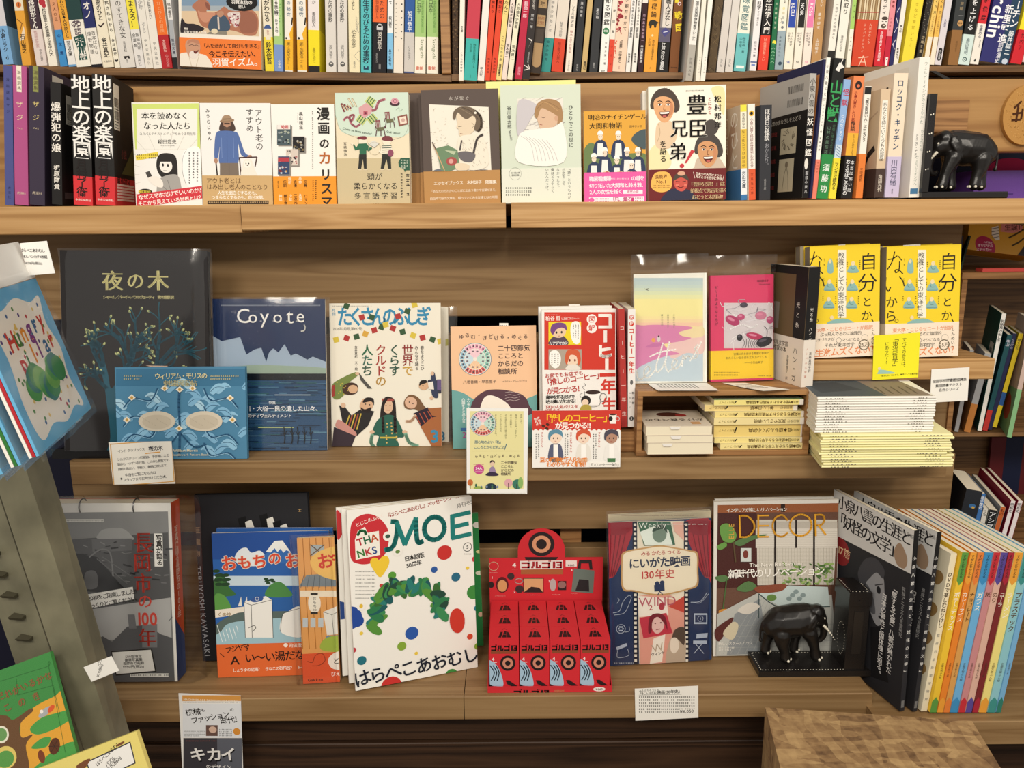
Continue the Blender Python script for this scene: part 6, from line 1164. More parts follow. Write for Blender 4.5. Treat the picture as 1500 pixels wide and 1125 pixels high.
# the wooden crate and what it holds
YC = 1.232; a = onY(934.3,573, YC); b = onY(1190.4,571.2, YC); zt = (a.z+b.z)/2; cx0, cx1 = a.x, b.x; YCB = 1.40
cr = thing('crate', 'open-fronted wooden crate box on the middle shelf, holding stacked yellow books', 'crate',((cx0+cx1)/2, YC, Z3)); th = .0085
for nm, bx in (('top_board',(cx0, cx1, YC, YCB, zt-th, zt)),('base_board',(cx0, cx1, YC, YCB, Z3+.0003, Z3+th)),('side_board',(cx0, cx0+th, YC+.0002, YCB, Z3+th, zt-th)),('side_board',(cx1-th, cx1, YC+.0002, YCB, Z3+th, zt-th)),('back_board',(cx0+th, cx1-th, YCB-.006, YCB, Z3+th, zt-th))):
 mb = MB(); bevel_box(mb, *bx, b=.0008); mb.build(nm, W_CRATE, cr, fixn=True)
zf = Z3+th
def flat_book(label, px0, px1, py0, py1, Yf, D, cov, txt=None, page=PAGE, spine=True, group=None, name='flat_book', z0=None, rotx=0, top=None):
 """a book lying flat, spine or fore-edge toward the viewer"""
 pm = (px0+px1)/2; z1 = onY(pm, py0, Yf).z; zb_ = onY(pm, py1, Yf).z if z0 is None else z0
 x0, x1 = onY(px0,(py0+py1)/2, Yf).x, onY(px1,(py0+py1)/2, Yf).x; T = z1-zb_-.0002
 if spine: bk = Book(name, label, 'book',(x0, Yf, zb_+T),(0,0,-1),(0,1,0),(1,0,0), T, D, x1-x0, cov, pages=page, group=group)
 else: bk = Book(name, label, 'book',(x0, Yf+D, zb_+T),(0,0,-1),(0,-1,0),(1,0,0), T, D, x1-x0, cov, pages=page, group=group)
 return bk, z1
GY = 'yellow books lying in the wooden crate'; z = zf+.0002
YL = [(1055,1180.5,656.7,664.6, '日本語もちかえて早引き語彙辞典', '#efdf9a'),(1046.5,1177.5,648.2,655.6, '日本語おもちかえ早引き辞典', '#f0de92'),(1046,1179,628,646.8, '日本語もんがく小辞典', '#e9cf7e'),(1046,1178,617.2,626.2, '英文やさしい表現', '#eddca0'),(1047,1179.5,608.6,616.6, '気持ちをあらわす基礎日本語辞典', '#ecd88e'),(1032,1168,598.6,607.4, '美しい日本語', '#e8d08a'),(1046,1177,590.2,597.6, '時間をあらわす基礎日本語辞典', '#efe08c')]
ON = ['lowest', 'second from the bottom', 'thickest', 'fourth from the bottom', 'fifth from the bottom', 'sixth from the bottom, shifted left', 'topmost, with a green-edged cover']
r = random.Random(2)
for i, (x0, x1, y0, y1, t_, col) in enumerate(YL):
 hh = (y1-y0+1.0)/F*1.30
 zt_ = z+hh; Yf = 1.237+(.003*(i % 3))
 bx0, bx1 = onY(x0, y0, Yf).x, onY(x1, y0, Yf).x
 bk = Book('flat_book', 'yellow-spined book lying flat in the crate stack, '+ON[i], 'book',(bx0, Yf, zt_),(0,0,-1),(0,1,0),(1,0,0), hh-.0003,.11, bx1-bx0, '#e8dca8' if i != 6 else '#a9b89a', spine=col, back='#e8dca8', group=GY)
 # spine face: o lower-left seen from the front
 c = Canvas(bk.cov, V((bx0, Yf, zt_-hh+.0003)),(1,0,0),(0,0,1),(0,-1,0), bx1-bx0, hh-.0003); w, h = c.w, c.h
 c.uv([(w*.955,0),(w, 0),(w, h),(w*.955, h)], '#ece6dc'); c.text_uv(t_, w*.62, h*.5, min(h*.62,.0075), '#5a4218', 'b',0,180,.95, 'c'); c.text_uv('森田良行', w*.88, h*.5, min(h*.5,.005), '#4a3a18', 'r',0,180,1, 'c'); c.text_uv('角川ソフィア', w*.14, h*.5, min(h*.45,.0045), '#6a5420', 'r',0,180,1, 'c'); c.uv([(w*.22, h*.3),(w*.235, h*.3),(w*.255, h*.75),(w*.24, h*.75)], '#2a2418')
 if i == 6:
  f = Canvas(bk.cov, V((bx0, Yf, zt_)),(1,0,0),(0,1,0),(0,0,1), w, .11); f.uv([(0,0),(w, 0),(w, .006),(0,.006)], '#7fa04a'); f.uv([(.004,.012),(w-.004,.012),(w-.004,.1),(.004,.1)], '#c3c0aa'); [f.uv([(w*(.3+.1*i_),.03),(w*(.36+.1*i_),.03),(w*(.36+.1*i_),.05),(w*(.3+.1*i_),.05)], '#8a8a70') for i_ in range(4)]
 z = zt_; bk.done()
GP = 'three cream paperbacks at the left of the crate'; z = Z3+th+.0002
for i, (x0, x1, y0, y1, lab) in enumerate(((948.5,1044.5,660.3,677.3, 'cream fore-edge book, lowest of three at the left of the crate'),(947.5,1044,649.3,660.3, 'cream fore-edge book, middle of three at the left of the crate'),(946,1043,635.5,649.3, 'cream fore-edge book with dark painted cover, top of three in the crate'))):
 Yf = 1.213; hh = (y1-y0)/F*1.30
 bx0, bx1 = onY(x0, y0, Yf).x, onY(x1, y0, Yf).x; D = .105
 bk = Book('flat_book', lab, 'book',(bx0, Yf+D, z+hh),(0,0,-1),(0,-1,0),(1,0,0), hh-.0003, D, bx1-bx0, '#ded2bf', pages='#ece2c8', group=GP)
 if i == 2:
  f = Canvas(bk.cov, V((bx0, Yf, z+hh)),(1,0,0),(0,1,0),(0,0,1), bx1-bx0, D); w = f.w
  f.uv([(w*.48+w*.2*cos(j*.45), D*.72+D*.14*sin(j*.45)) for j in range(14)], '#5a3024'); f.uv([(w*.66+w*.09*cos(j*.45), D*.66+D*.09*sin(j*.45)) for j in range(14)], '#b03a34'); f.text_uv('かける食べもの', w*.5, D*.38, w*.13, '#6a4a3a', 'm',0,180,1, 'c'); f.uv([(w*.72, D*.1),(w*.86, D*.1),(w*.86, D*.25),(w*.72, D*.25)], '#d0a070')
 d = MB(); mx = bx0+(bx1-bx0)*(.44 if i else .3)
 q = [V((mx-.009, Yf-.0002, z+hh-.0012)), V((mx+.009, Yf-.0002, z+hh-.0012)), V((mx+.006, Yf-.0016, z+hh-.0055)), V((mx-.006, Yf-.0016, z+hh-.0055))]; d.hexa([p+V((0,.0012,0)) for p in q]+q, rgb('#dcd8d2')); d.build('order_slip', paper('paper'), bk.root)
 z += hh; bk.done()
# books standing on the crate
zt2 = zt+.0003
bk = face3('face_out_book', 'pastel sunset cover with white handwritten letters in a clear bag',(927,402.5),(1034,402),(1034.6,561.6),(930.5,562.6),.010, '#f3f1e6', z=zt2, lean=7, group=FM); c = bk.front().crop(890,360,4.839)
c.R(176,228,676,960, '#efe6a4');
for i, q in enumerate(('#b9ccd0', '#bfd0cf', '#c6d5cc', '#cfdac6', '#d9e0bc', '#e3e4b2')): c.R(176,228+i*24,676,256+i*24, q)
for i, q in enumerate(('#f0e2a8', '#efd9ac', '#efccb0')): c.R(176,500+i*22,676,528+i*22, q)
c.G('#c2d2dc',176,960,176,880,260,830,400,770,676,720,676,960); c.Sm('#e9c9c4',420,720,520,660,676,600,676,760,560,760,460,800); c.Sm('#ecdcae',510,610,600,580,676,575,676,640,560,650); c.Sm('#d888b4',170,590,260,565,380,560,560,570,600,585,510,612,530,640,592,652,540,672,440,690,400,700,440,740,510,765,420,780,330,810,240,850,170,880); c.Sm('#c878ac',270,715,330,690,400,690,370,712,300,722); c.E(325,668,14,16, '#e9a85a'); c.E(362,660,13,22, '#d9d4d2'); c.E(362,642,6,7, '#3a3434')
WH = '#fbfaf4'
for q in ((203,880,215,935,240,945,262,925,300,880,285,855,260,885,262,925,292,932,335,885),(392,690,372,760,345,850,352,895,390,860,405,820),(438,682,420,760,410,850,430,893),(300,785,380,752,482,735),(430,893,470,860,492,820,474,806,456,840,466,872,500,862,528,818),(528,852,536,780,548,802,566,782,584,790),(584,815,630,745,664,682),(640,700,618,728,640,755,628,792,596,798)): c.LS(WH, 11, *q)
for x, t_ in ((470, '夕焼けの海と'),(428, '言葉のあわい'),(386, '誰かの日記')): c.T(t_, x, 485,15, '#8a8a70', v=1, sp=1.1)
c.LS('#7a7a6a',3,262,305,278,312,290,304,276,308,290,320); bk.done(); sleeve(bk, .005,.003,.032, crumple=.006, seed=2)
bk = face3('face_out_book', 'hot pink book with inset ink painting and yellow band in a clear bag',(1040.4,403.5),(1132,405),(1133.2,558),(1041,560.5),.011, '#da3f6c', z=zt2, lean=7, group=FM, band=(.004,.052, '#f3d02c')); c = bk.front().crop(890,360,4.839); b = bk.bfront().crop(890,360,4.839)
c.R(824,405,1172,726, '#d6cfd2'); r = random.Random(6)
for i in range(40): x, y = 830+r.random()*330,410+r.random()*300; c.LS(r.choice(['#f0eeee', '#b8b0b8', '#8a8290', '#e5e0e4']), r.uniform(2,7), x, y, x+r.uniform(-50,50), y+r.uniform(-40,40), x+r.uniform(-70,70), y+r.uniform(-50,60))
for x, y, rx, ry, q, a in ((965,420,28,18, '#4a4450',0),(885,530,55,32, '#b23a6a',25),(945,505,28,22, '#c04a78',0),(1085,495,42,30, '#c77a94',0),(1150,525,26,26, '#b8507a',0),(1040,640,62,24, '#b8325c',12),(935,650,22,24, '#2a262c',0),(1110,680,60,34, '#26242a',-15)): c.E(x, y, rx, ry, q, a); c.E(x-rx*.2, y-ry*.3, rx*.5, ry*.3, '#d98aa6' if q[1] > '4' else '#5a5460', a)
for i in range(7): c.LS('#3a343c',3,960+i*22,660,970+i*14,690,955+i*22,722)
c.LS('#f3f1f1',10,870,590,950,560,1020,580,1060,560); c.LS('#2a262c',4,1110,570,1130,600,1125,650)
c.T('ゼリーのようなくらげ',770,282,24, '#3a1a26', v=1, sp=1.18); c.T('和田夏希子',1058,250,17, '#3a1a26', 'r'); c.D(1074,266,1146,278, '#5a2a36',1)
b.T('言葉に光を掛ける精密な表現で',892,768,19, '#5a4a10', 'r', sp=.98); b.T('あたらしい生き姿を立ち上げてくる',838,797,19, '#5a4a10', 'r', sp=.99); b.T('――小竹由美子',970,830,19, '#5a4a10', 'r'); b.D(755,890,930,925, '#7a6a1a',2); b.D(1065,915,1155,928, '#7a6a1a',1); bk.done(); sleeve(bk, .004,.005,.033, crumple=.006, seed=9)
for lab, q in (('white note slip curling over the crate front under the sunset cover',((947,561.5),(1034,561),(1053,574),(964,575))),('long white note slip curling over the crate front under the pink book',((1058,562),(1092,562),(1157,572.5),(1118,575.5)))):
 mb = MB(); pts = [onZ(x, y-1.2, zt+.0012) for x, y in q]; N = 8; top = []
 for i in range(N+1):
  t_ = i/N; l = pts[0].lerp(pts[3], t_); rr_ = pts[1].lerp(pts[2], t_); lift = V((0,0,.004*max(0, t_-.45)**1.2)); top.append((l+lift, rr_+lift*.5))
 for A, B in zip(top, top[1:]): mb.face([A[0], B[0], B[1], A[1]], rgb('#f2efe6')); mb.face([p-V((0,0,.0004)) for p in (A[1], B[1], B[0], A[0])], rgb('#e6e2d8'))
 for i in range(2,6): a_, b_ = top[i]; [mb.face([a_.lerp(b_, u_)+V((0,0,.0003)), a_.lerp(b_, u_+.035)+V((0,0,.0003)), top[i+1][0].lerp(top[i+1][1], u_+.03)*.35+a_.lerp(b_, u_+.03)*.65+V((0,0,.0003)), top[i+1][0].lerp(top[i+1][1], u_)*.35+a_.lerp(b_, u_)*.65+V((0,0,.0003))], rgb('#5a5652')) for u_ in [.12+.06*k for k in range(11)]]
 tag(mb.build('note_slip', paper(), None, base=pts[0]), lab, 'note')
# black and cream novel turned so that cover and spine both show
o = onZ(1173,567.5, zt2); fx = onZ(1136.5,555, zt2); sp_ = onZ(1183.5,566.8, zt2)
eb = (fx-o); Wn = .108; eb.z = 0; eb.normalize(); ea = V((-eb.y, eb.x, 0)); ea = ea if ea.x > 0 else -ea
Tn = .021; top = onP(1172.6,391.5, o, ea.cross(V((0,0,1)))); Hn = (top-o).z
bk = Book('novel', 'black and cream novel turned at an angle on the crate end, spine toward the viewer', 'book', o, ea, eb, (0,0,1), Tn, Wn, Hn, '#6a573c', spine='#1b1a1a', group=FM, band=(0, Hn*.40, '#e9dfd2')); f = bk.front().crop(890,360,4.839); c = bk.spine()
w, h = f.w, f.h; f.uv([(w*.70,0),(w, 0),(w, h),(w*.70, h)] if bk.rh else [(0,0),(w*.3,0),(w*.3, h),(0, h)], '#1b1a1a'); f.uv([(0, h*.93),(w, h*.93),(w, h),(0, h)], '#1b1a1a'); f.uv([(w*.15, h*.45),(w*.3, h*.45),(w*.3, h*.68),(w*.15, h*.68)], '#8a8078'); f.text_uv('光と糸', w*.8, h*.72,.010, '#e9e4da', 'r', True, 0,1.6)
bf = bk.bfront(); bf.text_uv('ハン・ガン', w*.8, h*.33,.0125, K, 'r', True, 0,1.2); bf.text_uv('斎藤真理子 訳', w*.62, h*.24,.006, K, 'r', True); bf.text_uv('ノーベル文学賞', w*.3, h*.33,.0095, '#6a5a44', 'm', al='c'); bf.text_uv('受賞作家の本', w*.3, h*.28,.0095, '#6a5a44', 'm', al='c')
vtext(c, '光と糸',450,472, '#e9e4da',.5,.3); vtext(c, 'ハン・ガン',480,506, '#e9e4da',.5,.3); bs = bk.bspine(); vtext(bs, '斎藤真理子訳',516,546, K, .62,.25); vtext(bs, 'ノーベル文学賞',508,555, '#c0705a',.3,.2); bk.done()
# small shelf with the yellow philosophy paperbacks
YB = 1.288; zb2 = onY(1320,526.5, YB).z
board('shelf_board', 'small light shelf board under the two yellow philosophy paperbacks', W_LIP, onY(1176,540, YB).x, onY(1456,540, YB).x, YB, 1.408, onY(1320,556.5, YB).z, zb2)
YW = '#f2d32e'
for k, (tl, tr, br, bl, dy, lab) in enumerate((((1294,362.6),(1406.5,362.8),(1401,525.4),(1297.5,526.3),.004, 'yellow philosophy paperback with tall black characters, right-hand of the pair'),((1179.8,362.4),(1287,362.8),(1285,525.8),(1188,526.5),.004, 'yellow philosophy paperback with tall black characters, left-hand of the pair'),((1283,362),(1392,362.4),(1390,525.6),(1287,526),.034, 'spare yellow paperback behind the right-hand philosophy book, grey edge showing'),((1165,362),(1272,362.4),(1270,525.6),(1175,526.3),.034, 'spare yellow paperback behind the left-hand philosophy book'))):
 bk = facing('face_out_book', lab, 'book', tl, tr, br, bl, YB+dy, .022, YW, side='L', lean=5, spine='#9a8f80', group=FM, band=(0,.057, '#f3e3cf')); c = bk.front(); b = bk.bfront()
 if k > 1: c.uv([(0,0),(.006,0),(.006, bk.H),(0, bk.H)], '#a39a88'); bk.done(); continue
 ox = 525-k*528 if k else 525; ox = 525 if k == 0 else -3
 c.crop(1180,350,4.5); b.crop(1180,350,4.5); X = lambda x: ox+x
 c.R(X(215),72, X(270),520, '#f6f1de'); c.T('教養としての東洋哲学', X(238),88,44, '#2a2622', 'r', v=1, sp=.98)
 for ch, x, y, s_, q in (('自',418,150,118, 'r'),('分',412,290,132, 'r'),('と',408,415,72, 'r'),('か',405,505,76, 'r')): c.T(ch, X(x), y, s_, K, q, al='c')
 c.L(K, 6, X(440),530, X(452),550); c.LS(K, 7, X(20),135, X(50),130, X(78),112); c.LS(K, 7, X(62),85, X(45),150, X(15),200); c.LS(K, 6, X(88),115, X(108),140); c.LS(K, 7, X(95),150, X(90),205, X(70),222, X(66),205, X(90),205, X(115),228)
 c.LS(K, 8, X(5),255, X(2),310, X(20),345, X(34),320); c.LS(K, 7, X(95),250, X(115),275, X(125),310); c.T('か', X(42),418,82, K, al='c'); c.T('ら', X(38),510,84, K, al='c'); c.ring(X(75),540,11,3, K)
 for x, y, q in ((165,180,0),(315,190,1),(160,310,1),(310,310,1),(155,425,1),(305,425,1)):
  if q: c.Sm('#8db8b4', X(x-34), y+30, X(x-26), y-2, X(x-8), y-20, X(x+12), y-20, X(x+28), y, X(x+36), y+30); c.E(X(x), y-28,13,15, '#ead9b0'); c.L('#3a5a5c',2, X(x-30), y+28, X(x+32), y+28); c.LS('#3a5a5c',2, X(x-14), y-12, X(x-6), y+8, X(x+14), y+6)
  else: c.Sm('#8db8b4', X(x-18), y+40, X(x-16), y-20, X(x), y-52, X(x+16), y-30, X(x+20), y+40); c.E(X(x), y-32,9,12, '#ead9b0'); c.L('#3a5a5c',2, X(x-16), y+38, X(x+18), y+38)
  c.D(X(x-44), y-50, X(x-32), y-5, '#6a5a20',1,1,.8); c.D(X(x+40), y-50, X(x+52), y, '#6a5a20',1,1,.8)
 c.E(X(175),520,12,14, '#ead9b0'); c.Sm('#8db8b4', X(150),548, X(200),530, X(260),525, X(320),548, X(310),560, X(160),560)
 b.T('東大卒・こじらせニートが超訳', X(48),605,31, '#e59a76', 'b', rot=1, sp=.92); b.T('ぶっ飛んでるのに論理的', X(98),631,27, K, 'r', sp=.92); b.T('生きづらさが', X(55),667,25, K, 'r', sp=.92); b.ring(X(222),668,17,2, '#555'); b.T('マシになる', X(242),667,26, K, 'r', sp=.92); b.T('それが東洋哲学', X(128),704,30, K, 'r', sp=.94); b.T('人生激ムズくない？', X(14),760,56, '#e58a58', 'b', rot=2, sp=.93); b.E(X(388),697,36,36, '#6a5d46'); b.E(X(388),697,30,30, '#f3e3cf'); b.T('25万', X(388),697,32, '#5a4d36', 'b', al='c'); b.T('しんめいP', X(448),580,26, K, 'r', v=1, sp=1.15); b.ring(X(393),650,22,1.5, '#777')
 bk.done()
for lab, x0, x1, y0 in (('small white paper tab above the left yellow paperback',1228,1238,358.2),('wider white paper tab above the right yellow paperback',1323,1348,358.2)):
 s_ = sheet('index_tab', lab, 'tab',(x0, y0),(x1, y0),(x1, y0+9),(x0, y0+9), YB+.044, col='#e9e6de'); s_.fin()
s_ = sheet('shop_card', 'bright yellow card hanging from the small shelf between the yellow paperbacks', 'card',(1278.4,489),(1345.8,489.2),(1344.6,554.8),(1278.4,554.5),1.2855, lean=0, col='#f5ec2e', th=.0008); c = s_.crop(1180,350,4.5)
c.T('すべての答えは、',652,650,29, K, 'r', v=1, sp=.92); c.T('「東洋哲学」',595,638,41, K, 'r', v=1, sp=.92); c.T('にあった!?',538,680,28, K, 'r', v=1, sp=.88); c.E(486,855,10,11, '#ead9b0'); c.Sm('#9fc9be',475,885,490,862,540,868,590,885,480,890); c.T('『自分とか、ないから。教養としての東洋哲学』',488,903,12.5, K, 'b'); s_.fin()
s_ = sheet('shop_card', 'square white card with three lines of black print at the small shelf end', 'card',(1363.2,540),(1418.8,538.8),(1417,588.6),(1362.5,588),1.2855, lean=0, col='#f4f1ea', th=.0008); c = s_.crop(1180,350,4.5)
c.T('全国学校図書館協議会',836,940,24, '#2a2622', 'b', rot=1, sp=.93); c.T('集団読書テキスト',856,970,22, '#2a2622', 'b', rot=1, sp=1.0); c.T('名作シリーズ',878,998,22, '#2a2622', 'b', rot=1, sp=1.0); s_.fin()
# two stacks of thin reading booklets
NUM = 'topmost,second,third,fourth,fifth,sixth,seventh,eighth,ninth,tenth,eleventh,twelfth,thirteenth,fourteenth,fifteenth'.split(',')
YS = onZ(1290,686, Z3).y; z = Z3+.0003; r = random.Random(12)
def booklet(label, x0, x1, Yf, D, z, h, col, group, first, sk=.019):
 bk = MB(); q = [(x0, Yf),(x1, Yf),(x1+sk, Yf+D),(x0+sk, Yf+D)]
 # rounded stapled fold toward the viewer
 prof = [(0.0,.5),(.0006,.82),(.0018,1.0),(D, 1.0),(D, 0),(.0018,0),(.0006,.18)]
 n = len(prof); vs = [(x0+sk*a/D, Yf+a, z+h*b) for a, b in prof]+[(x1+sk*a/D, Yf+a, z+h*b) for a, b in prof]
 fs = [(i, i+n, (i+1) % n+n, (i+1) % n) for i in range(n)]+[tuple(range(n)), tuple(range(2*n-1, n-1,-1))]
 bk.mesh(vs, fs, rgb(col))
 c = Canvas(bk, V((x0, Yf-.00005, z)),(1,0,0),(0,0,1),(0,-1,0), x1-x0, h); w = c.w
 for a, b in ((.07, r.uniform(.18,.28)),(r.uniform(.75,.86),.92)):
  q_ = a
  while q_ < b:
   g = r.uniform(.012,.02); c.uv([(w*q_, h*.3),(w*(q_+g*.7), h*.3),(w*(q_+g*.7), h*.62),(w*q_, h*.62)], '#6a655c'); c.k -= 1; q_ += g*r.choice([1.2,1.5,2.0])
 if first: first(bk)
 o = bk.build('booklet', paper(), None, base=((x0+x1)/2, Yf+D/2, z), fixn=False); tag(o, label, 'booklet', group)
dz = .0041
xa, xb = onY(1205,680, YS).x, onY(1392,680, YS).x
for i in range(13):
 k = 12-i; sh = r.uniform(-.002,.002)+(i > 4)*-.004
 def cream(bk, z=z): pass
 booklet('pale yellow booklet, %s of the lower stack beside the crate' % NUM[k], xa+sh, xb+sh+r.uniform(0,.008), YS+r.uniform(0,.003),.128, z, dz-.0002, '#efe9b2', 'pale yellow booklets', None); z += dz
xa, xb = onY(1194,640, YS+.01).x, onY(1366,640, YS+.01).x
for i in range(14):
 k = 13-i; sh = r.uniform(-.001,.001)
 def pic(bk, z=z, sh=sh):
  f = Canvas(bk, V((xa+sh, YS+.012, z+dz-.0003)),(1,0,0),(0,1,0),(0,0,1), xb-xa, .128); w = f.w
  f.uv([(.001,.004),(w*.6,.004),(w*.62,.12),(.017,.12)], '#4a565e'); f.uv([(w*.6,.004),(w-.002,.004),(w, .12),(w*.62,.12)], '#8a7d70'); f.uv([(w*.1,.03),(w*.5,.05),(w*.4,.11),(w*.1,.1)], '#38454e'); [f._line([(w*(.62+.07*j),.02),(w*(.66+.07*j),.07)],.003, rgb('#5a5048')) for j in range(5)]
 booklet('white booklet, %s of the upper stack beside the crate' % NUM[k], xa+sh, xb+sh, YS+.01+r.uniform(0,.002),.125, z, dz-.0002, '#efece4', 'white booklets', pic if i == 13 else None); z += dz
mb = MB(); pts = [onY(1216+55*(1-cos(t_*pi)),571-13*sin(t_*pi),1.335) for t_ in [i/14 for i in range(15)]]
for A, B in zip(pts, pts[1:]): q = V((0,.0005,0)); u_ = V((0,0,.0028)); mb.hexa([A-q, B-q, B+q, A+q, A-q+u_, B-q+u_, B+q+u_, A+q+u_], rgb('#9db28a'))
tag(mb.build('ribbon_handle', paper(), None, base=pts[0]), 'curved pale green ribbon rising behind the top white booklet', 'ribbon')
# handwritten note card in front of the landscape blue book
s_ = sheet('shop_card', 'handwritten white note card with orange border in front of the black picture book', 'card',(160.8,650),(252.6,643.8),(256.2,705.6),(166.3,712.8),1.2185, lean=2, col='#f3efe4', th=.0008); c = s_.crop(0,320,2.8125)
for q in ((455,930,708,912),(708,912,718,1083),(718,1083,470,1103),(470,1103,455,930)): c.L('#d9a45a',4, *q)
for i, (t_, x, y, s_2) in enumerate((('インド タラブックス',485,960,14),('シルクスクリーン印刷は、手作業による',482,994,14),('製本も一つずつ手仕事。この本も貴重です。',484,1014,13),('用紙の風合い、手触り、書棚に飾れます。',486,1034,13),('中身をご覧になる方は',515,1058,15),('スタッフまでお声がけください。',508,1078,14.5))): c.T(t_, x, y, s_2, '#3a3a44', 'r', rot=4, sp=.86)
c.T('夜の木',612,950,22, '#3a3a44', 'b', rot=4, sp=.86); c.L('#e0a040',4,600,968,660,962)
for x, y in ((500,1072),(678,1062)): c.G('#333', *[v for j in range(10) for v in (x+(6 if j % 2 else 2.6)*cos(j*pi/5), y+(6 if j % 2 else 2.6)*sin(j*pi/5))])
s_.fin()
# ================================================================ bottom shelf
FB = 'face-out books on the bottom shelf'
def face4(*a, **k): return face3(*a, z=k.pop('z', Z4), **k)
# ring-bound photo sampler in a plastic bag
bk = face4('photo_sampler', 'ring-bound grey photo book with red vertical characters, behind the steel post',(72,741),(250,741),(262,1001),(82,1003),.034, '#eeece6', side='R', lean=7, spine='#d2512c', back='#c9502e', group=FB); c = bk.front().crop(60,700,3.63); sp = bk.spine()
c.G('#8d8d8c',100,185,675,178,712,1082,130,1092); c.G('#8f9090',100,185,675,178,676,300,100,320)
r = random.Random(31)
c.G('#5d5e60',120,330,676,290,690,640,130,720); c.Sm('#a9aaa9',305,300,340,272,430,268,485,310,480,330,310,325); c.G('#6f7072',270,325,485,322,485,385,275,395)
for i in range(70): x, y = 130+r.random()*540,340+r.random()*250; c.L(r.choice(['#3c3d40', '#77787a', '#2c2d30', '#8c8d8d']), r.uniform(3,9), x, y, x+r.uniform(5,40), y+r.uniform(-6,10))
c.G('#2a2b2e',180,400,300,420,420,560,480,620,230,600); c.LS('#8a8b8c',8,260,420,320,380,370,400,385,520); c.LS('#747577',5,300,430,460,560); c.LS('#747577',5,330,420,480,520); c.Sm('#6a6b6d',235,510,270,490,300,510,300,580,240,585)
c.G('#b4b4b3',250,700,690,635,696,860,300,860); c.G('#5c5d60',300,860,330,840,380,870,430,820,460,790,560,780,640,830,700,850,712,1080,330,1090); c.G('#76777a',462,725,500,725,510,800,470,800); c.G('#7f8082',540,780,620,775,620,900,540,900); c.L('#444',3,305,860,310,810); c.L('#444',3,680,760,700,740)
c.T('長',545,345,120, '#cf4a3e', 'm', al='c', sx=.85); c.T('岡',540,450,112, '#cf4a3e', 'm', al='c', sx=.85); c.T('市',545,560,112, '#cf4a3e', 'm', al='c', sx=.85); c.T('の',555,655,82, '#cf4a3e', 'b', al='c'); c.T('100',565,748,96, '#cf4a3e', 'x', al='c', sx=.8); c.T('年',568,850,108, '#cf4a3e', 'm', al='c', sx=.9)
c.G('#f2f1ec',602,294,648,294,652,470,606,470); c.T('写真が語る',628,302,35, K, 'x', v=1, sp=.95); c.G('#f4f3ee',225,622,490,578,500,642,235,700); c.T('20枚をご用意しました!!',252,642,30, K, 'b', rot=9, sp=.82); c.T('ゆっくりとご覧ください。',240,684,29, K, 'b', rot=9, sp=.84); c.R(110,218,336,234, '#e9e8e2'); c.D(115,220,332,232, '#555',1); c.R(476,1038,680,1056, '#e9e8e2'); c.D(480,1040,676,1054, '#555',1)
c.G('#2a2826',374,920,592,905,616,1030,400,1050); c.G('#f2f0ea',380,926,586,912,608,1024,404,1042)
for i, t_ in enumerate(('500部限定', '豪華写真集', '長岡市の昭和', '9990円(税込)')): c.T(t_, 494,948+i*18,19, K, 'b', rot=2, al='c')
vtext(sp, '写真が語る長岡市の100年',770,905, '#f0cdb8',.5,.6, 'b'); sp.uv([(0,0),(sp.w, 0),(sp.w, sp.h*.22),(0, sp.h*.36)], '#3a4a78'); bk.done()
o, u, v, n, W, H = bk.face
for px in (117,196):
 p = onP(px, 747, o, n); rg = MB(); R_ = .0125; ax = u
 for i in range(20):
  for j in range(6):
   def tp(i_, j_): A = 2*pi*i_/20; B = 2*pi*j_/6; d = (v*sin(A)+n*cos(A)); return p-n*.010+v*.004+d*(R_+.0011*cos(B))+ax*.0011*sin(B)
   rg.face([tp(i, j), tp(i+1, j), tp(i+1, j+1), tp(i, j+1)],(1,1,1))
 rg.build('binder_ring', plain('steel_ring', '#8a8a8c',.25,.9), bk.root, smooth=True, fixn=True)
sleeve(bk, .012,.042,.012, crumple=.010, seed=4, name='plastic_bag')
# black book with piano key drawing, behind
bk = facing('picture_book', 'black picture book with white key shapes, rising behind the blue bath picture book', 'book',(284,727),(455,724),(458,966),(300,971), onZ(380,972, Z4).y, .012, '#26262a', lean=7, hard=True, group=FB); c = bk.front().crop(290,700,3.517)
for i, (x, y, h_) in enumerate(((205,205,70),(315,190,80),(385,225,60))): c.G('#111113', x, y+5, x+40, y-8, x+60, y+70, x+20, y+90); c.G('#ece9e0', x+38, y+22, x+70, y+10, x+100, y+90, x+50, y+90)
c.L('#c9a36a',2,515,162,532,162); c.L('#c9a36a',2,515,172,532,172); c.L('#c9a36a',2,523,160,523,174); c.T('TERUYOSHI KAWASAKI',0,455,40, '#b9bac0', 'r', rot=-87, sp=1.05); [c.T(ch, -5,270+i*60,36, '#9a7a58', 'b', al='c') for i, ch in enumerate('巨龍物')]; bk.done()
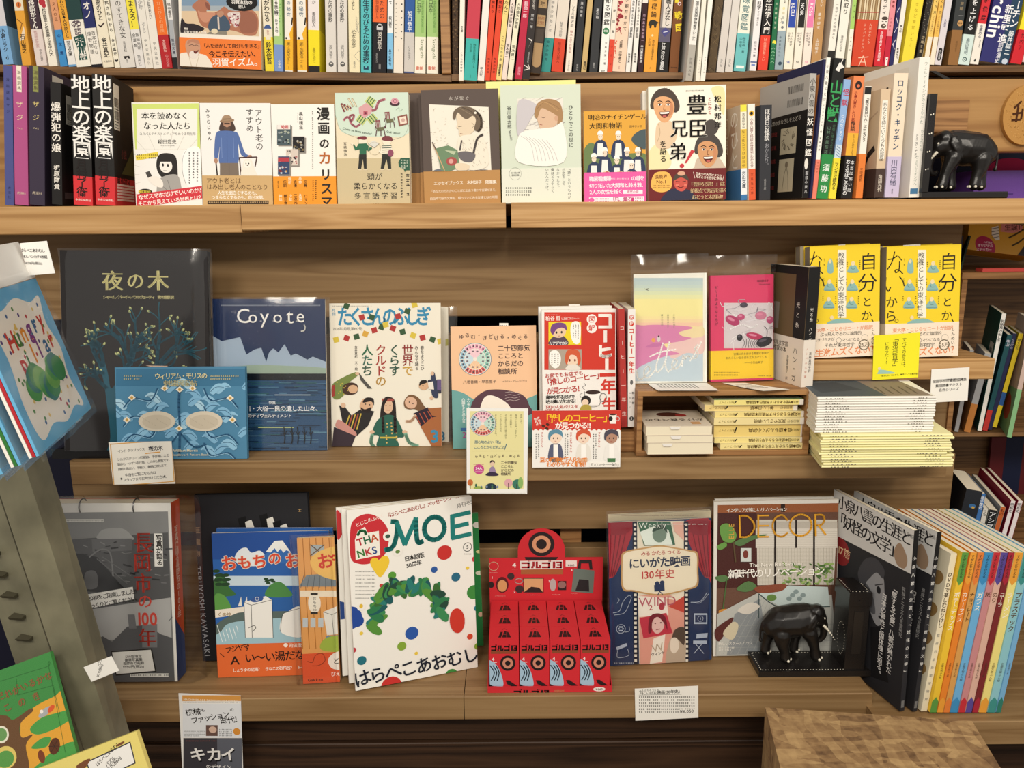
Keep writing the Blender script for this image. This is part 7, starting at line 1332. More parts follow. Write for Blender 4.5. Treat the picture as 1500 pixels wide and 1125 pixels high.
# blue bath picture books
OB = '#e06a34'
for k in (1,0):
 bk = face4('picture_book', 'blue bath picture book with white block figure and orange band, front copy' if not k else 'spare copy of the blue bath picture book, edge showing behind it',(313+k*10,782-k*5),(478+k*8,778-k*4),(492+k*2,988-k*8),(316.5+k*3,993-k*9),.006, '#2f63ad', lean=7, group=FB, band=(0,.058, OB) if not k else None); c = bk.front().crop(290,700,3.517)
 if k: bk.done(); continue
 b = bk.bfront().crop(290,700,3.517)
 c.R(60,280,760,420, '#28509a'); c.Sm('#e9eef2',190,410,215,370,250,360,275,385,320,375,350,410,340,450,220,450); c.G('#3a6fb8',300,440,370,370,395,325,435,322,480,385,560,440); c.G('#f1f1ee',350,380,395,325,435,322,478,382,455,372,440,385,425,365,410,382,395,362,375,384)
 c.R(60,505,760,560, '#c9dbe6'); c.R(60,555,760,680, '#2f62a6'); c.Sm('#4f8a4a',350,610,370,555,420,535,465,570,480,610); c.Sm('#3f6f3a',80,610,85,520,130,500,160,560,195,600,150,610); c.Sm('#5f9a4a',85,680,90,600,140,610,170,680); [c.E(95+(i*37) % 70,480+(i*23) % 70,18,9, '#27452a') for i in range(12)]; [c.E(350+(i*19) % 45,520+(i*7) % 24,12,6, '#27452a') for i in range(6)]; c.L('#4a3a2a',4,372,540,370,565)
 c.G('#efe6d6',80,682,240,662,240,700,80,722); c.T('くめゆ',100,704,24, '#8a6a2a', 'b'); c.Sm('#5a6a66',80,800,100,750,180,705,260,690,560,690,560,740,400,730,200,760,100,840); c.Sm('#9fc3cf',80,860,120,790,200,740,560,730,560,860); [c.L('#e9f1f2',3,100+i*9,760+(i*29) % 60-i*1.5,108+i*9,790+(i*29) % 60-i*1.5) for i in range(12)]
 for x in (225,255): c.G('#e9e6dc', x-18,660, x-2,610, x+2,660)
 c.G('#f1efe9',238,640,350,608,382,628,388,822,245,822); c.L('#333',2.5,238,640,275,655,382,628); c.L('#333',2.5,275,655,280,822); c.LS('#333',2.5,238,640,245,822); c.L('#333',2.5,382,628,388,822); c.Sm('#3a5a9a',272,630,300,610,335,612,330,632,290,640); c.ring(305,622,9,3, '#dfe6f0'); c.LS('#333',3,262,772,290,760,298,775,280,790)
 c.Sm('#f1efe9',425,790,435,710,460,690,530,665,545,800,500,820); c.LS('#333',2.5,425,790,435,710,460,690,530,670)
 for ch, x, y, s_ in (('お',160,440,84),('も',240,435,74),('ち',318,430,78),('の',395,415,70),('お',490,425,84)):
  for q in ((-4,0),(4,0),(0,4),(0,-4)): c.T(ch, x+q[0], y+q[1], s_, '#f3e3d2', 'x', al='c', rot=6); c.k -= 1
  c.k += 1; c.T(ch, x, y, s_, '#dd5038', 'x', al='c', rot=6)
 b.T('フジヤマ',140,890,36, '#2a1a12', 'b', rot=10, sp=.85); b.L('#2a1a12',4,115,905,135,922); b.L('#2a1a12',4,262,862,252,890); b.T('A',168,940,62, '#2a1a12', 'b', sx=1.1); b.T('い〜い湯だな',240,930,56, '#2a1a12', 'b', rot=2, sp=.92); b.T('しょうゆの足湯？　きなこの砂風呂？　トースト',178,992,21, '#fbeee0', 'b', rot=1, sp=.88); b.T('苅田澄子',468,864,22, '#fbeee0', 'b'); b.E(452,862,11,11, '#fbeee0'); bk.done()
bk = face4('picture_book', 'amber bathhouse picture book with paper lantern and orange band',(433.6,789.6),(490,786.6),(497,999.5),(445.5,1002.5),.008, '#e2a560', lean=7, group=FB, band=(0,.052, '#dc5a32')); c = bk.front().crop(290,700,3.517); b = bk.bfront().crop(290,700,3.517)
for i in range(7): c.L('#b0742f',4,505+i*34,310,540+i*34,880)
c.G('#7d8890',520,560,560,500,740,490,745,560); [c.L('#5a646c',3,545+i*28,505,530+i*32,565) for i in range(7)]; c.R(580,345,650,400, '#a9b4b8'); c.L('#6a4a24',5,580,345,650,400); c.L('#6a4a24',5,580,400,650,345); c.R(525,580,760,612, '#efe3cd'); c.Sm('#edc16a',578,430,620,380,720,350,780,360,780,520,690,522,610,490); c.T('おも',612,435,88, '#cf4030', 'x', rot=6, sp=.85); c.E(600,645,32,55, '#efe9da'); c.R(580,592,618,604, '#2a2622'); c.R(580,690,618,702, '#2a2622'); c.T('おもちゆ',600,612,20, '#333', v=1); [c.R(540+i*40,722,566+i*40,770, '#c3cdd2') for i in range(3)]
c.G('#e9e6de',645,690,740,650,760,660,762,800,665,810); c.L('#555',2.5,645,690,690,705,760,672); c.L('#555',2.5,690,705,700,808); c.G('#6a86a8',660,815,765,805,765,830,665,840); c.Sm('#a3b84a',630,860,670,820,770,815,770,890,650,890)
b.Sm('#f1e9de',670,945,690,910,740,890,790,900,790,980,700,985); b.T('どんな',695,945,34, K, 'b', sp=.9); b.T('ぴえひえ',685,1012,24, '#fbe9e0', 'b'); b.T('Gakken',566,1042,20, '#3a1a12', 'b', sx=1.1); b.LS('#8a3a22',3,565,945,590,950,605,915,640,905,655,940,625,965,590,968); bk.done(); sleeve(bk, .012,-.001,.006, crumple=.004, seed=11)
# large magazine and copies
TL_ = '#1d7d78'
zM = Z4
for k in (2,1,0):
 dx = -9.5*k
 bk = facing('magazine',['large white magazine with teal title, dots and green leaf garland, front copy', 'second copy of the leaf-garland magazine, edge showing at its left', 'rearmost copy of the leaf-garland magazine, red dot on its edge'][k], 'magazine',(513+dx, 748-2*k),(692.6-3*k, 729-1*k),(701-3*k, 977-8.5*k),(519.8+dx, 1016.5-12.5*k), onZ(519.8,1016.5, Z4).y+.016*k, .006, '#f3f0e8', Y2=onZ(701,977, Z4).y+.014*k, lean=7, side='L', group=FB); c = bk.front().crop(480,700,3.41)
 if k:
  c.uv(catmull([(0, bk.H*.82),(.008, bk.H*.84),(.014, bk.H*.9),(.008, bk.H*.96),(0, bk.H*.98)], True), '#c8363a') if k == 2 else None; c.uv([(0, bk.H*.34),(.007, bk.H*.34),(.007, bk.H*.44),(0, bk.H*.45)], '#2c4a8a') if k == 2 else None; bk.done(); continue
 c.Sm('#c93038',112,270,130,210,190,180,250,195,298,250,305,320,280,390,220,425,160,430,115,400); c.T('とじこみふろく',138,238,23, '#f6e9e0', 'b', rot=14, sp=.9); c.G('#f3efe4',136,310,150,265,185,245,200,275,255,265,262,385,140,410)
 for ch, x, y, q, s_ in (('T',146,325, '#b8323a',52),('H',178,315, '#2a6a4a',52),('A',214,305, '#c0502c',52),('N',146,383, '#3a7a3a',50),('K',186,375, '#b8323a',50),('S',222,365, '#2a4a8a',50)): c.T(ch, x, y, s_, q, 'x', rot=12)
 c.LS('#2f7a4a',13,150,285,165,265,185,268,190,282)
 c.T('『はらぺこあおむし』メッセージシール',288,192,26, '#a03a2c', 'b', rot=9, sp=.82); c.T('月刊モエ',645,142,24, K, 'r', rot=9)
 c.LS(TL_, 24,290,360,325,345,345,280,345,225,322,218); c.L(TL_, 24,345,225,385,330); c.L(TL_, 24,385,330,440,205); c.LS(TL_, 24,440,205,445,300,455,322,472,318); c.ring(533,252,52,24, TL_, ry=58); c.L(TL_, 24,622,190,625,300); c.L(TL_, 22,622,192,708,172); c.L(TL_, 22,624,246,698,228); c.L(TL_, 22,625,300,712,280)
 c.ring(698,345,22,3, '#333'); c.T('5',698,345,24, K, 'b', al='c'); c.D(680,375,718,385, '#555',1); c.T('日本語版',382,408,29, K, 'b', rot=6, sp=.86); c.T('50周年',392,440,28, K, 'b', rot=6, sp=.9); c.D(138,458,240,610, '#555',8,0,.28)
 c.Sm('#efc93a',212,425,222,402,245,400,258,412,272,392,298,392,308,420,292,460,262,496,232,465)
 for x, y, rr, q in ((583,373,39, '#c8332f'),(532,458,17, '#2f5aa0'),(640,495,24, '#2a6a86'),(322,487,20, '#5a9a3a'),(268,538,10, '#c8403a'),(730,570,38, '#3f8a3f'),(420,775,34, '#2c58a8'),(370,840,23, '#86a83a'),(150,715,30, '#24489a'),(110,700,60, '#24489a'),(170,912,23, '#24707e'),(318,1040,52, '#c8332f'),(618,985,34, '#3f8a3f'),(710,792,16, '#d04a30'),(168,776,9, '#e9c94a'),(442,876,9, '#e9c94a'),(128,860,14, '#c0404a'),(735,405,16, '#c8404a'),(698,450,9, '#e9c94a'),(748,840,18, '#86a83a'),(745,650,16, '#2f7a8a')): c.E(x, y, rr, rr*.97, q)
 c.E(300,291,24,24, '#f3efe6'); c.E(300,291,13,10, '#3a5a4a'); c.E(349,366,25,24, '#f3efe6'); c.E(349,368,12,9, '#6a8a4a'); c.E(167,642,21,21, '#f3efe6'); c.E(167,640,9,11, '#e0b83a')
 r = random.Random(14); G5 = ['#1f5a3c', '#2f7a4c', '#3c8a54', '#1d5a5c', '#57903a', '#24493a', '#2a7a72', '#3a6a34']
 for i in range(56):      # a plain garland of torn-paper leaves
  t_ = i/55; a = pi*1.05*(1-t_); x = 405+165*cos(a)+r.uniform(-14,14); y = 655-115*sin(a)+(215*max(0,.25-t_)*1.3+150*max(0, t_-.8))+r.uniform(-22,24); L_ = r.uniform(38,54); c.E(x, y, L_, r.uniform(15,22), G5[r.randrange(8)], r.uniform(-70,70)+math.degrees(a))
 c.E(646,712,40,66, '#cc3a2c',-4)
 for i, ch in enumerate('はらぺこあおむし'): c.T(ch, 172+i*77,1000-i*16.5,88, '#1c2230', 'b', al='c', rot=12)
 bk.done()
bk = facing('picture_book', 'bright green picture book edge showing right of the leaf-garland magazine', 'book',(640,756),(706,752.5),(708,946),(644,951),1.292,.008, '#2c8a48', lean=6, group=FB); c = bk.front().crop(480,700,3.41); c.E(750,235,26,16, '#f0efe4'); c.E(760,368,20,9, '#e9e6a4'); c.E(762,475,24,12, '#e9ecd4'); c.E(764,682,12,13, '#e9c2a8'); bk.done()
# red counter display with twelve small boxes
RED = '#cf2f38'; YT = 1.158; a = onY(714.5,1022, YT); b = onY(896.5,1016.5, YT); tz = Z4+.0005
tw = b.x-a.x; bw = (tw-.006)/4; bd = .0445; bh = onY(800,938, YT+.004).z-tz-.002
dp = thing('counter_display', 'red cardboard counter display with rounded top and black blocky logo', 'display',(a.x+tw/2, YT+.07, Z4))
def logo(c, x, y, w, col, h, uv=False):
 """blocky katakana and numerals; x, y is the upper left corner"""
 u = w/19.0
 def q(x0, y0, x1, y1):
  p = [(x+x0*u, y+y0*h),(x+x1*u, y+y0*h),(x+x1*u, y+y1*h),(x+x0*u, y+y1*h)]
  c.uv([(a_, b_) for a_, b_ in p] if uv else [c.P(*t_) for t_ in p], col); c.k -= 1
 for o_ in (0,9.6):
  q(o_, .1, o_+3.9,.36); q(o_, .74, o_+3.9,1); q(o_+2.9,.1, o_+3.9,1); q(o_+3.1,-.16, o_+3.5,.04); q(o_+3.8,-.16, o_+4.2,.04)
 q(5.2,0,6.2,.72); q(4.6,.7,5.7,1); q(6.7,0,7.7,1); q(7.6,.74,9.1,1); q(8.3,.5,9.1,.8)
 q(14.7,0,15.9,1); q(16.3,0,18.8,.24); q(16.8,.38,18.6,.62); q(16.3,.76,18.8,1); q(18,0,19,1); c.k += 2
tr = MB(); lip = onY(800,1005.5, YT).z; x0, x1 = a.x, a.x+tw; yb_ = YT+.006+bd*3+.004
tr.box(x0, x1, YT, yb_, tz, tz+.0018, rgb(RED)); tr.box(x0, x1, YT, YT+.0012, tz+.0018, lip, rgb(RED))
for xs in (x0, x1-.0012): tr.hexa([(xs, YT+.0012, tz+.0018),(xs+.0012, YT+.0012, tz+.0018),(xs+.0012, yb_, tz+.0018),(xs, yb_, tz+.0018),(xs, YT+.0012, lip),(xs+.0012, YT+.0012, lip),(xs+.0012, yb_, tz+.06),(xs, yb_, tz+.06)], rgb('#b8262f'))
c = Canvas(tr, V((x0, YT, tz)),(1,0,0),(0,0,1),(0,-1,0), tw, lip-tz).crop(700,880,7.143); logo(c, 375,935,370, '#1c1416',52); c.E(1270,925,64,24, '#f0eae4'); c.T('¥660',1270,926,32, K, 'b', al='c'); c.T('4DESIGNS',800,942,22, '#b09060', 'b'); tr.build('tray', paper('box'), dp)
hd = MB(); YH = yb_+.0005; hz0 = tz+.0018; hz1 = onY(800,817, YH).z; pc = onY(793,806, YH); rr_ = onY(827.5,806, YH).x-pc.x; pt_ = onY(793,774, YH).z
prof = [(x0+.001, hz0),(x1-.001, hz0),(x1-.001, hz1),(pc.x+rr_, hz1)]+[(pc.x+rr_*cos(pi*i/14), pt_-rr_+rr_*sin(pi*i/14)) for i in range(15)]+[(pc.x-rr_, hz1),(x0+.001, hz1)]
n = len(prof); vs = [(p, YH, z_) for p, z_ in prof]+[(p, YH+.0015, z_) for p, z_ in prof]; hd.mesh(vs, [tuple(range(n)), tuple(range(2*n-1, n-1,-1))]+[(i, i+n, (i+1) % n+n, (i+1) % n) for i in range(n)], rgb(RED))
c = Canvas(hd, V((x0, YH, hz0)),(1,0,0),(0,0,1),(0,-1,0), tw, pt_-hz0).crop(700,760,7.143)
c.G('#e9e2dc',440,440,890,435,892,522,445,530); logo(c, 455,447,425, '#a3242c',70); c.R(450,530,890,580, '#a8653c')
c.E(665,265,135,135, '#2b2426'); c.E(665,265,96,96, '#d99a76'); c.E(665,265,56,56, '#2b2426'); c.G('#2b2426',490,400,840,400,820,430,500,430)
for x, y, rx, ry, q in ((255,690,66,90, '#5a1f24'),(255,700,50,66, '#d8a06a'),(345,600,38,38, '#3a3032'),(140,690,30,36, '#2a2224'),(435,735,44,44, '#3a3032'),(785,690,34,70, '#b9b0ae'),(880,690,44,44, '#8a6a66')): c.E(x, y, rx, ry, q)
c.R(475,615,688,770, '#3a2a28'); c.R(482,625,680,765, '#d9a878'); c.G('#2b2426',482,765,560,710,640,720,680,765); c.R(838,650,925,745, '#2c2426'); c.E(880,690,42,40, '#93706c'); c.ring(430,650,40,8, '#e0d4cc', ry=28); c.ring(165,495,48,6, '#e9c9a8')
c.G('#2c2a2a',1040,520,1060,430,1190,430,1200,530,1170,530,1160,465,1080,465,1075,520); c.G('#6a7a72',1005,518,1220,540,1205,778,978,760); c.G('#24282a',1060,630,1160,640,1165,760,1020,750); c.R(918,435,1035,498, '#efe6e0'); c.T('¥660',976,484,30, K, 'b', al='c')
for t_, x, y, s_ in (('4',362,482,74),('1',142,612,34),('2',376,762,34),('3',738,650,34),('4',975,535,28)): c.T(t_, x, y, s_, '#f2e9e4', 'x')
for x, y, x2 in ((120,555,205),(180,800,290),(510,790,650),(775,785,865),(975,775,1040),(355,520,415)): c.D(x, y, x2, y+10, '#f0d6cc',1)
hd.build('header_card', paper('box'), dp)
RW = ['front', 'middle', 'back']; CN = ['first', 'second', 'third', 'fourth']
for j in range(3):
 for i in range(4):
  bx = x0+.003+i*bw+.0006; by = YT+.004+j*(bd+.0007); bz = tz+.0021; w = bw-.0014
  m = MB(); m.box(bx, bx+w, by, by+bd, bz, bz+bh, rgb('#d62f38'))
  c = Canvas(m, V((bx, by, bz+bh)),(1,0,0),(0,1,0),(0,0,1), w, bd)
  for q in (((.30,.22),(.40,.22),(.46,.62),(.38,.62)),((.43,.22),(.58,.22),(.58,.66),(.50,.66)),((.60,.22),(.74,.22),(.64,.62),(.60,.62))): c.uv([(w*q_[0], bd*q_[1]) for q_ in q], '#251517')
  c._line([(w*.42, bd*.74),(w*.5, bd*.86),(w*.6, bd*.76)], w*.02, rgb('#7a2a2c')); c._line([(w*.44, bd*.44),(w*.56, bd*.44)], w*.02, rgb('#c94a4a'))
  if j == 0:
   f = Canvas(m, V((bx, by, bz)),(1,0,0),(0,0,1),(0,-1,0), w, bh); f.crop(*((700,880,7.143))); U = lambda q, col: f.uv([(w*x_, bh*y_) for x_, y_ in q], col)
   p_ = [(.05,.80),(.95,.80),(.95,.90),(.05,.90)]; U([(.05,.74),(.95,.74),(.95,.80),(.05,.80)], '#8f4a30')
   logo(f, w*.06, bh*.905, w*.88, '#1c1416',-bh*.105, True)
   f.text_uv('4', w*.08, bh*.63, w*.17, '#f6ece8', 'x'); f._line([(w*.06, bh*.57),(w*.24, bh*.57)], w*.03, rgb('#f0d0cc'))
   U(catmull([(-.1,.58),(.12,.58),(.3,.46),(.42,.28),(.46,.10),(.3,.08),(-.1,.16)], True), '#a9c6dc'); [f._line(catmull([(w*(.02+.1*e), bh*.5),(w*(.16+.08*e), bh*.36),(w*(.05+.1*e), bh*.2)], False), w*.035, rgb('#22303c')) for e in range(3)]; U([(.62+.26*cos(e*.35),.55+.155*sin(e*.35)) for e in range(18)], '#241a1c'); U([(.62+.18*cos(e*.35),.55+.107*sin(e*.35)) for e in range(18)], '#d08a72'); U([(.62+.09*cos(e*.35),.55+.053*sin(e*.35)) for e in range(18)], '#241a1c'); U([(.54,.2),(.66,.2),(1,.06),(.9,.04),(.6,.12)], '#2a2022'); U([(-.1,.16),(.3,.02),(-.1,0)], '#1f1719')
  tag(m.build('toy_box', paper('box'), None, base=(bx+w/2, by+bd/2, bz)), 'small red toy box, %s from left in the %s row of the counter display' % (CN[i], RW[j]), 'box', 'red toy boxes in the counter display')
# film history book, price note, interior magazine
for k in (1,0):
 bk = face4('face_out_book', 'navy film history book with red curtains and cream title plaque' if not k else 'cream-edged copy behind the red-curtain film book',(889.3,764-k*12),(1041.2,762.5-k*10),(1041.7,968-k*9),(895,976-k*9),.007, '#22355c' if not k else '#e9dcb9', lean=7, group=FB); c = bk.front().crop(870,720,3.214)
 if k: c.D(130,108,470,116, '#8a3a3a',1); bk.done(); continue
 c.G('#ede4cf',202,140,425,138,425,810,213,815)
 for x, s_ in ((62,1),(552,-1)):
  c.Sm('#a8303c', x, 140, x+122*s_, 140, x+118*s_, 200, x+80*s_, 300, x+40*s_, 390, x+10*s_, 410, x, 410)
  for i in range(4): c.LS('#7a1f2c',5, x+(18+i*26)*s_, 145, x+(16+i*18)*s_, 270, x+(8+i*8)*s_, 400)
  c.Sm('#8f2834', x, 140, x+120*s_, 140, x+110*s_, 185, x+60*s_, 205, x, 195)
 for x in (192,433):
  c.G('#111a30', x-11,140, x+11,140, x+14,815, x-6,815); [c.R(x-5+i*.1,150+i*22, x+7+i*.1,162+i*22, '#efe9dc') for i in range(30)]
 c.G('#3f6a52',205,142,360,140,382,250,235,255); c.G('#e6efe6',215,190,290,160,350,180,370,250,240,252); c.E(308,200,34,40, '#7a8f80'); c.Sm('#3a4f44',275,190,290,160,330,155,345,195,320,175); c.T('Weekly',212,160,38, '#eef2ea', 'r'); c.G('#e6b7a6',370,145,420,140,424,230,380,190)
 c.G('#e3a493',213,490,300,480,424,490,424,810,215,812); c.G('#f0e6d3',330,500,424,470,424,520); c.G('#c94a3c',350,540,424,490,424,570); c.G('#f3ece0',205,490,340,500,350,580,210,590); c.T('WIND',210,520,62, '#b85a6a', 'r', sx=1.0); c.T('2',258,545,36, '#b03a48', 'b'); c.E(318,540,14,18, '#b03a48'); c.G('#c73a4e',213,595,340,570,370,665,232,690)
 c.Sm('#e9c4bd',270,600,300,582,325,600,328,640,300,668,275,650); c.Sm('#7a1f30',255,660,262,590,300,572,335,590,345,650,330,620,300,590,275,610,270,660); c.E(288,620,4,3, '#5a1a2a'); c.E(314,616,4,3, '#5a1a2a'); c.L('#8a2030',3,292,650,310,646)
 c.Sm('#c3b09c',340,810,350,720,370,680,424,640,424,808); c.Sm('#5a4a40',365,700,380,650,424,640,424,720,400,700,385,690); c.Sm('#ecdfcf',358,720,365,690,390,690,400,730,380,760,362,750); c.G('#f3ece0',280,690,335,670,320,800,262,810); c.T('W',272,740,54, '#b8a58f', 'r', rot=12); c.T('ウィンド',268,768,17, K, 'b', rot=8)
 for gr, q in ((0, '#c9a06a'),(7, '#f1e7cf')): c.Sm(q, 128+gr, 330,132+gr, 290+gr, 165,275+gr, 240,262+gr, 310,252+gr, 380,262+gr, 450,275+gr, 488-gr, 290+gr, 490-gr, 370,488-gr, 440-gr, 440,462-gr, 310,488-gr, 190,470-gr, 132+gr, 455-gr)
 c.T('みる かたる つくる',220,292,24, '#b03a34', 'b', al='l', sp=.92); c.T('にいがた映画',163,340,52, '#22304e', 'x', sp=.94); c.T('130年史',216,393,48, '#c03a38', 'b', sp=1.0); c.G('#22355c',282,440,330,430,332,465,284,470); c.E(297,432,11,11, '#22355c'); c.E(320,428,11,11, '#22355c'); c.L('#22355c',4,308,468,300,485); c.L('#22355c',4,308,468,322,482)
 Q = '#b9c4d6'
 c.LS(Q, 2.5,90,570,120,560,135,520,160,490,175,500,150,560,130,575,95,580); c.LS(Q, 2.5,108,525,118,510,112,500); c.ring(126,645,21,3, Q); [c.E(126+10*cos(i*1.05),645+10*sin(i*1.05),4,4, Q) for i in range(6)]; c.LS(Q, 3,145,660,165,655,165,635); c.G(Q, 103,732,152,712,156,726,108,746); c.LS(Q, 2.5,110,748,112,780,162,770,158,740); c.LS(Q, 3,455,520,500,515,530,475); c.LS(Q, 2,465,520,500,522,538,480); c.R(470,572,532,622, Q); c.R(475,580,527,614, '#22355c'); c.ring(500,597,13,2.5, Q); c.T('1',500,597,16, Q, 'b', al='c'); c.L(Q, 3,470,760,520,700); c.L(Q, 3,515,760,468,705); c.R(466,700,530,716, Q); c.G(Q, 482,668,534,664,532,685,480,690); c.D(95,800,185,812, '#c9d0dc',1); c.D(310,148,540,158, '#e9e6e0',1); bk.done(); sleeve(bk, .003,.002,.02, crumple=.004, seed=6)
s_ = sheet('shop_card', 'handwritten white price note stuck on the front edge of the bottom shelf', 'card',(929.6,1008),(1022.8,1006),(1022.8,1051.5),(931,1055.5),1.1475, lean=0, col='#f3f0e8', th=.0007); c = s_.crop(870,720,3.214)
c.T('みる かたる つくる',212,938,11, '#333'); c.T('『にいがた映画130年史』',208,950,19, '#2a2622', 'b', sp=.94); c.L('#333',1.5,212,958,412,954); c.D(212,960,470,1046, '#45423e',6); c.R(402,1026,482,1048, '#f3f0e8'); c.T('¥6,050',405,1036,21, '#2a2622', 'b'); s_.fin()
for k in (1,0):
 bk = face4('magazine', 'interiors magazine with glass table, window blinds and yellow title' if not k else 'spare copy behind the interiors magazine, pale edges showing',(1043.6+k*2,733.6-k*4),(1228.5-k*7,734.5-k*4),(1223-k*7,959-k*7),(1045.6+k*2,961.7-k*7),.006, '#e6e2da', lean=7, mat='gloss', group=FB); c = bk.front().crop(1030,700,3.516)
 if k: bk.done(); continue
 c.G('#6a4a3c',75,140,697,130,680,900,65,915); c.G('#9a5a34',75,140,697,130,695,175,75,180); c.R(400,136,422,175, '#2a1a14'); c.G('#4a2420',75,180,275,178,280,560,70,570); c.G('#d6d0c4',275,215,690,215,672,550,280,552)
 for i in range(26): c.L('#b9b3a4',1.5,282,365+i*7,668,365+i*7); c.L('#b9b3a4',1.5,290+i*15,360,290+i*15,550)
 c.R(275,225,690,260, '#c3bcb0'); c.R(270,260,690,360, '#ded8cd'); [c.L('#c8c1b4',2,275,275+i*11,688,275+i*11) for i in range(8)]
 for x in (370,570,478): c.R(x-5,215, x+5,555 if x != 478 else 360, '#2a211c')
 r = random.Random(17)
 for i in range(70): c.E(r.choice([r.uniform(400,560), r.uniform(580,660)]), r.uniform(440,550), r.uniform(8,18), r.uniform(3,7), r.choice(['#6a8a4a', '#86a35a', '#4f6f3c', '#9ab56a']), r.uniform(-60,60))
 for q in ((85,250,130,235,170,290,150,330,100,320),(70,350,110,330,120,350,85,370),(160,330,230,300,330,290,250,320,190,350),(60,510,110,500,130,520,90,535),(170,570,230,530,275,560,220,585)): c.Sm('#6a9a4a' if q[0] < 160 and q[1] < 400 else '#587a4a', *q)
 c.L('#5a4a30',8,155,330,165,430); c.L('#4a6a3a',6,120,520,100,680); c.Sm('#c9883c',80,680,130,675,122,715,90,718); c.R(192,360,246,430, '#cfd6d2'); c.E(217,392,14,22, '#7a3a30')
 c.G('#b9bab4',70,700,280,590,660,600,690,900,65,915); c.G('#8a8f92',160,700,290,620,340,900,120,910); [c.L('#a3a6a4',2,100+i*38,905,280+i*20,620) for i in range(12)]; [c.L('#9da09e',2,110,760+i*28,690,750+i*28) for i in range(5)]
 c.G('#c4d2d0',285,595,440,552,640,560,650,660,400,665); c.L('#3a4a4a',4,285,595,285,720); c.LS('#3a4a4a',5,285,595,400,665,650,660); [c.E(440+i*18,620-(i % 3)*18,14,12, '#8a9a9a') for i in range(5)]; c.E(350,615,26,18, '#6a8a4a'); c.Sm('#d6cfc4',175,680,240,640,290,660,230,700); c.Sm('#5a2f2c',60,780,140,720,150,735,80,840); c.Sm('#cfc4a8',100,800,150,740,180,760,150,830); c.Sm('#8a4a34',270,560,420,545,400,580,290,590)
 Q = '#e9a92c'; c.T('インテリアが楽しいリノベーション',118,166,23, '#f0eae0', 'b', sp=.84)
 c.L(Q, 8,185,192,188,303); c.LS(Q, 9,185,194,225,196,258,230,258,268,228,300,188,303); c.L(Q, 9,282,190,282,302); [c.L(Q, 8,282, y, 335, y-1) for y in (193,245,302)]; c.LS(Q, 9,432,215,405,190,370,205,355,245,370,288,405,300,432,282); c.ring(500,242,56,9, Q); c.L(Q, 9,575,187,578,295); c.LS(Q, 9,575,189,612,190,622,215,605,240,576,242); c.L(Q, 9,592,242,628,290); c.T('ELLE',143,314,38, '#d9a648', 'r', rot=90, sp=1.0)
 c.T('The New Renovation',236,447,29, '#f4efe4', 'b', rot=1); c.T('新時代のリノベーション',126,495,50, '#faf6ee', 'b', rot=1, sp=.9); c.T('新しいスケールハウス',76,852,18, '#f0ece4', 'r'); c.D(78,865,160,890, '#f0ece4',2); bk.done()
# ================================================================ carved elephants
EB = plain('ebony', '#1c1917',.32,0,.5,.3,60)
IV = plain('ivory_inlay', '#e9e2d0',.4)
def blob(chains, vox):
 import bmesh
 b = bmesh.new()
 for ch in chains:
  pts = []
  for p, q in zip(ch, ch[1:]): pts += [tuple(p[k]+(q[k]-p[k])*i/4 for k in range(4)) for i in range(4)]
  for x, z, y, r_ in pts+[ch[-1]]:
   bmesh.ops.create_icosphere(b, subdivisions=2, radius=r_, matrix=Matrix.Translation((x, y, z)))
 me = bpy.data.meshes.new('b'); b.to_mesh(me); b.free(); o = bpy.data.objects.new('b', me); TS.collection.objects.link(o)
 m = o.modifiers.new('r', 'REMESH'); m.mode = 'VOXEL'; m.voxel_size = vox; s_ = o.modifiers.new('s', 'SMOOTH'); s_.iterations = 5; s_.factor = .5
 TS.view_layers[0].update(); ev = o.evaluated_get(TS.view_layers[0].depsgraph); t_ = ev.to_mesh()
 vs = [tuple(v.co) for v in t_.vertices]; fs = [tuple(p.vertices) for p in t_.polygons]; ev.to_mesh_clear(); bpy.data.objects.remove(o); return vs, fs
ELE = [[(-95,185,0,72),(-50,208,0,92),(20,212,0,97),(80,228,0,84),(130,236,0,66),(160,222,0,54)],[(140,268,-18,46),(160,256,12,46)],[(170,205,0,44),(196,178,0,30),(205,140,0,24),(202,105,0,19),(186,80,0,15),(166,72,0,12),(156,86,0,10)],
       [(96,160,-44,48),(118,110,-46,36),(134,60,-46,28),(142,18,-46,31),(146,8,-46,32)],[(70,160,44,48),(62,100,46,34),(54,50,46,28),(50,10,46,32)],[(-62,150,-44,54),(-58,95,-48,38),(-42,50,-48,29),(-36,10,-48,32)],[(-92,150,44,52),(-108,90,46,36),(-116,45,46,29),(-118,10,46,32)],
       [(112,262,-58,22),(92,238,-72,16),(78,205,-76,13),(82,182,-74,10)],[(118,240,-64,18),(100,205,-76,13),(90,185,-74,10)],[(112,262,58,22),(92,238,72,16),(80,195,74,11)],[(-160,205,0,10),(-172,160,0,8),(-170,110,0,8),(-166,95,0,12)],[(-45,268,0,36),(30,280,0,34),(90,285,0,30)]]
EV, EF = blob(ELE, 5.0)
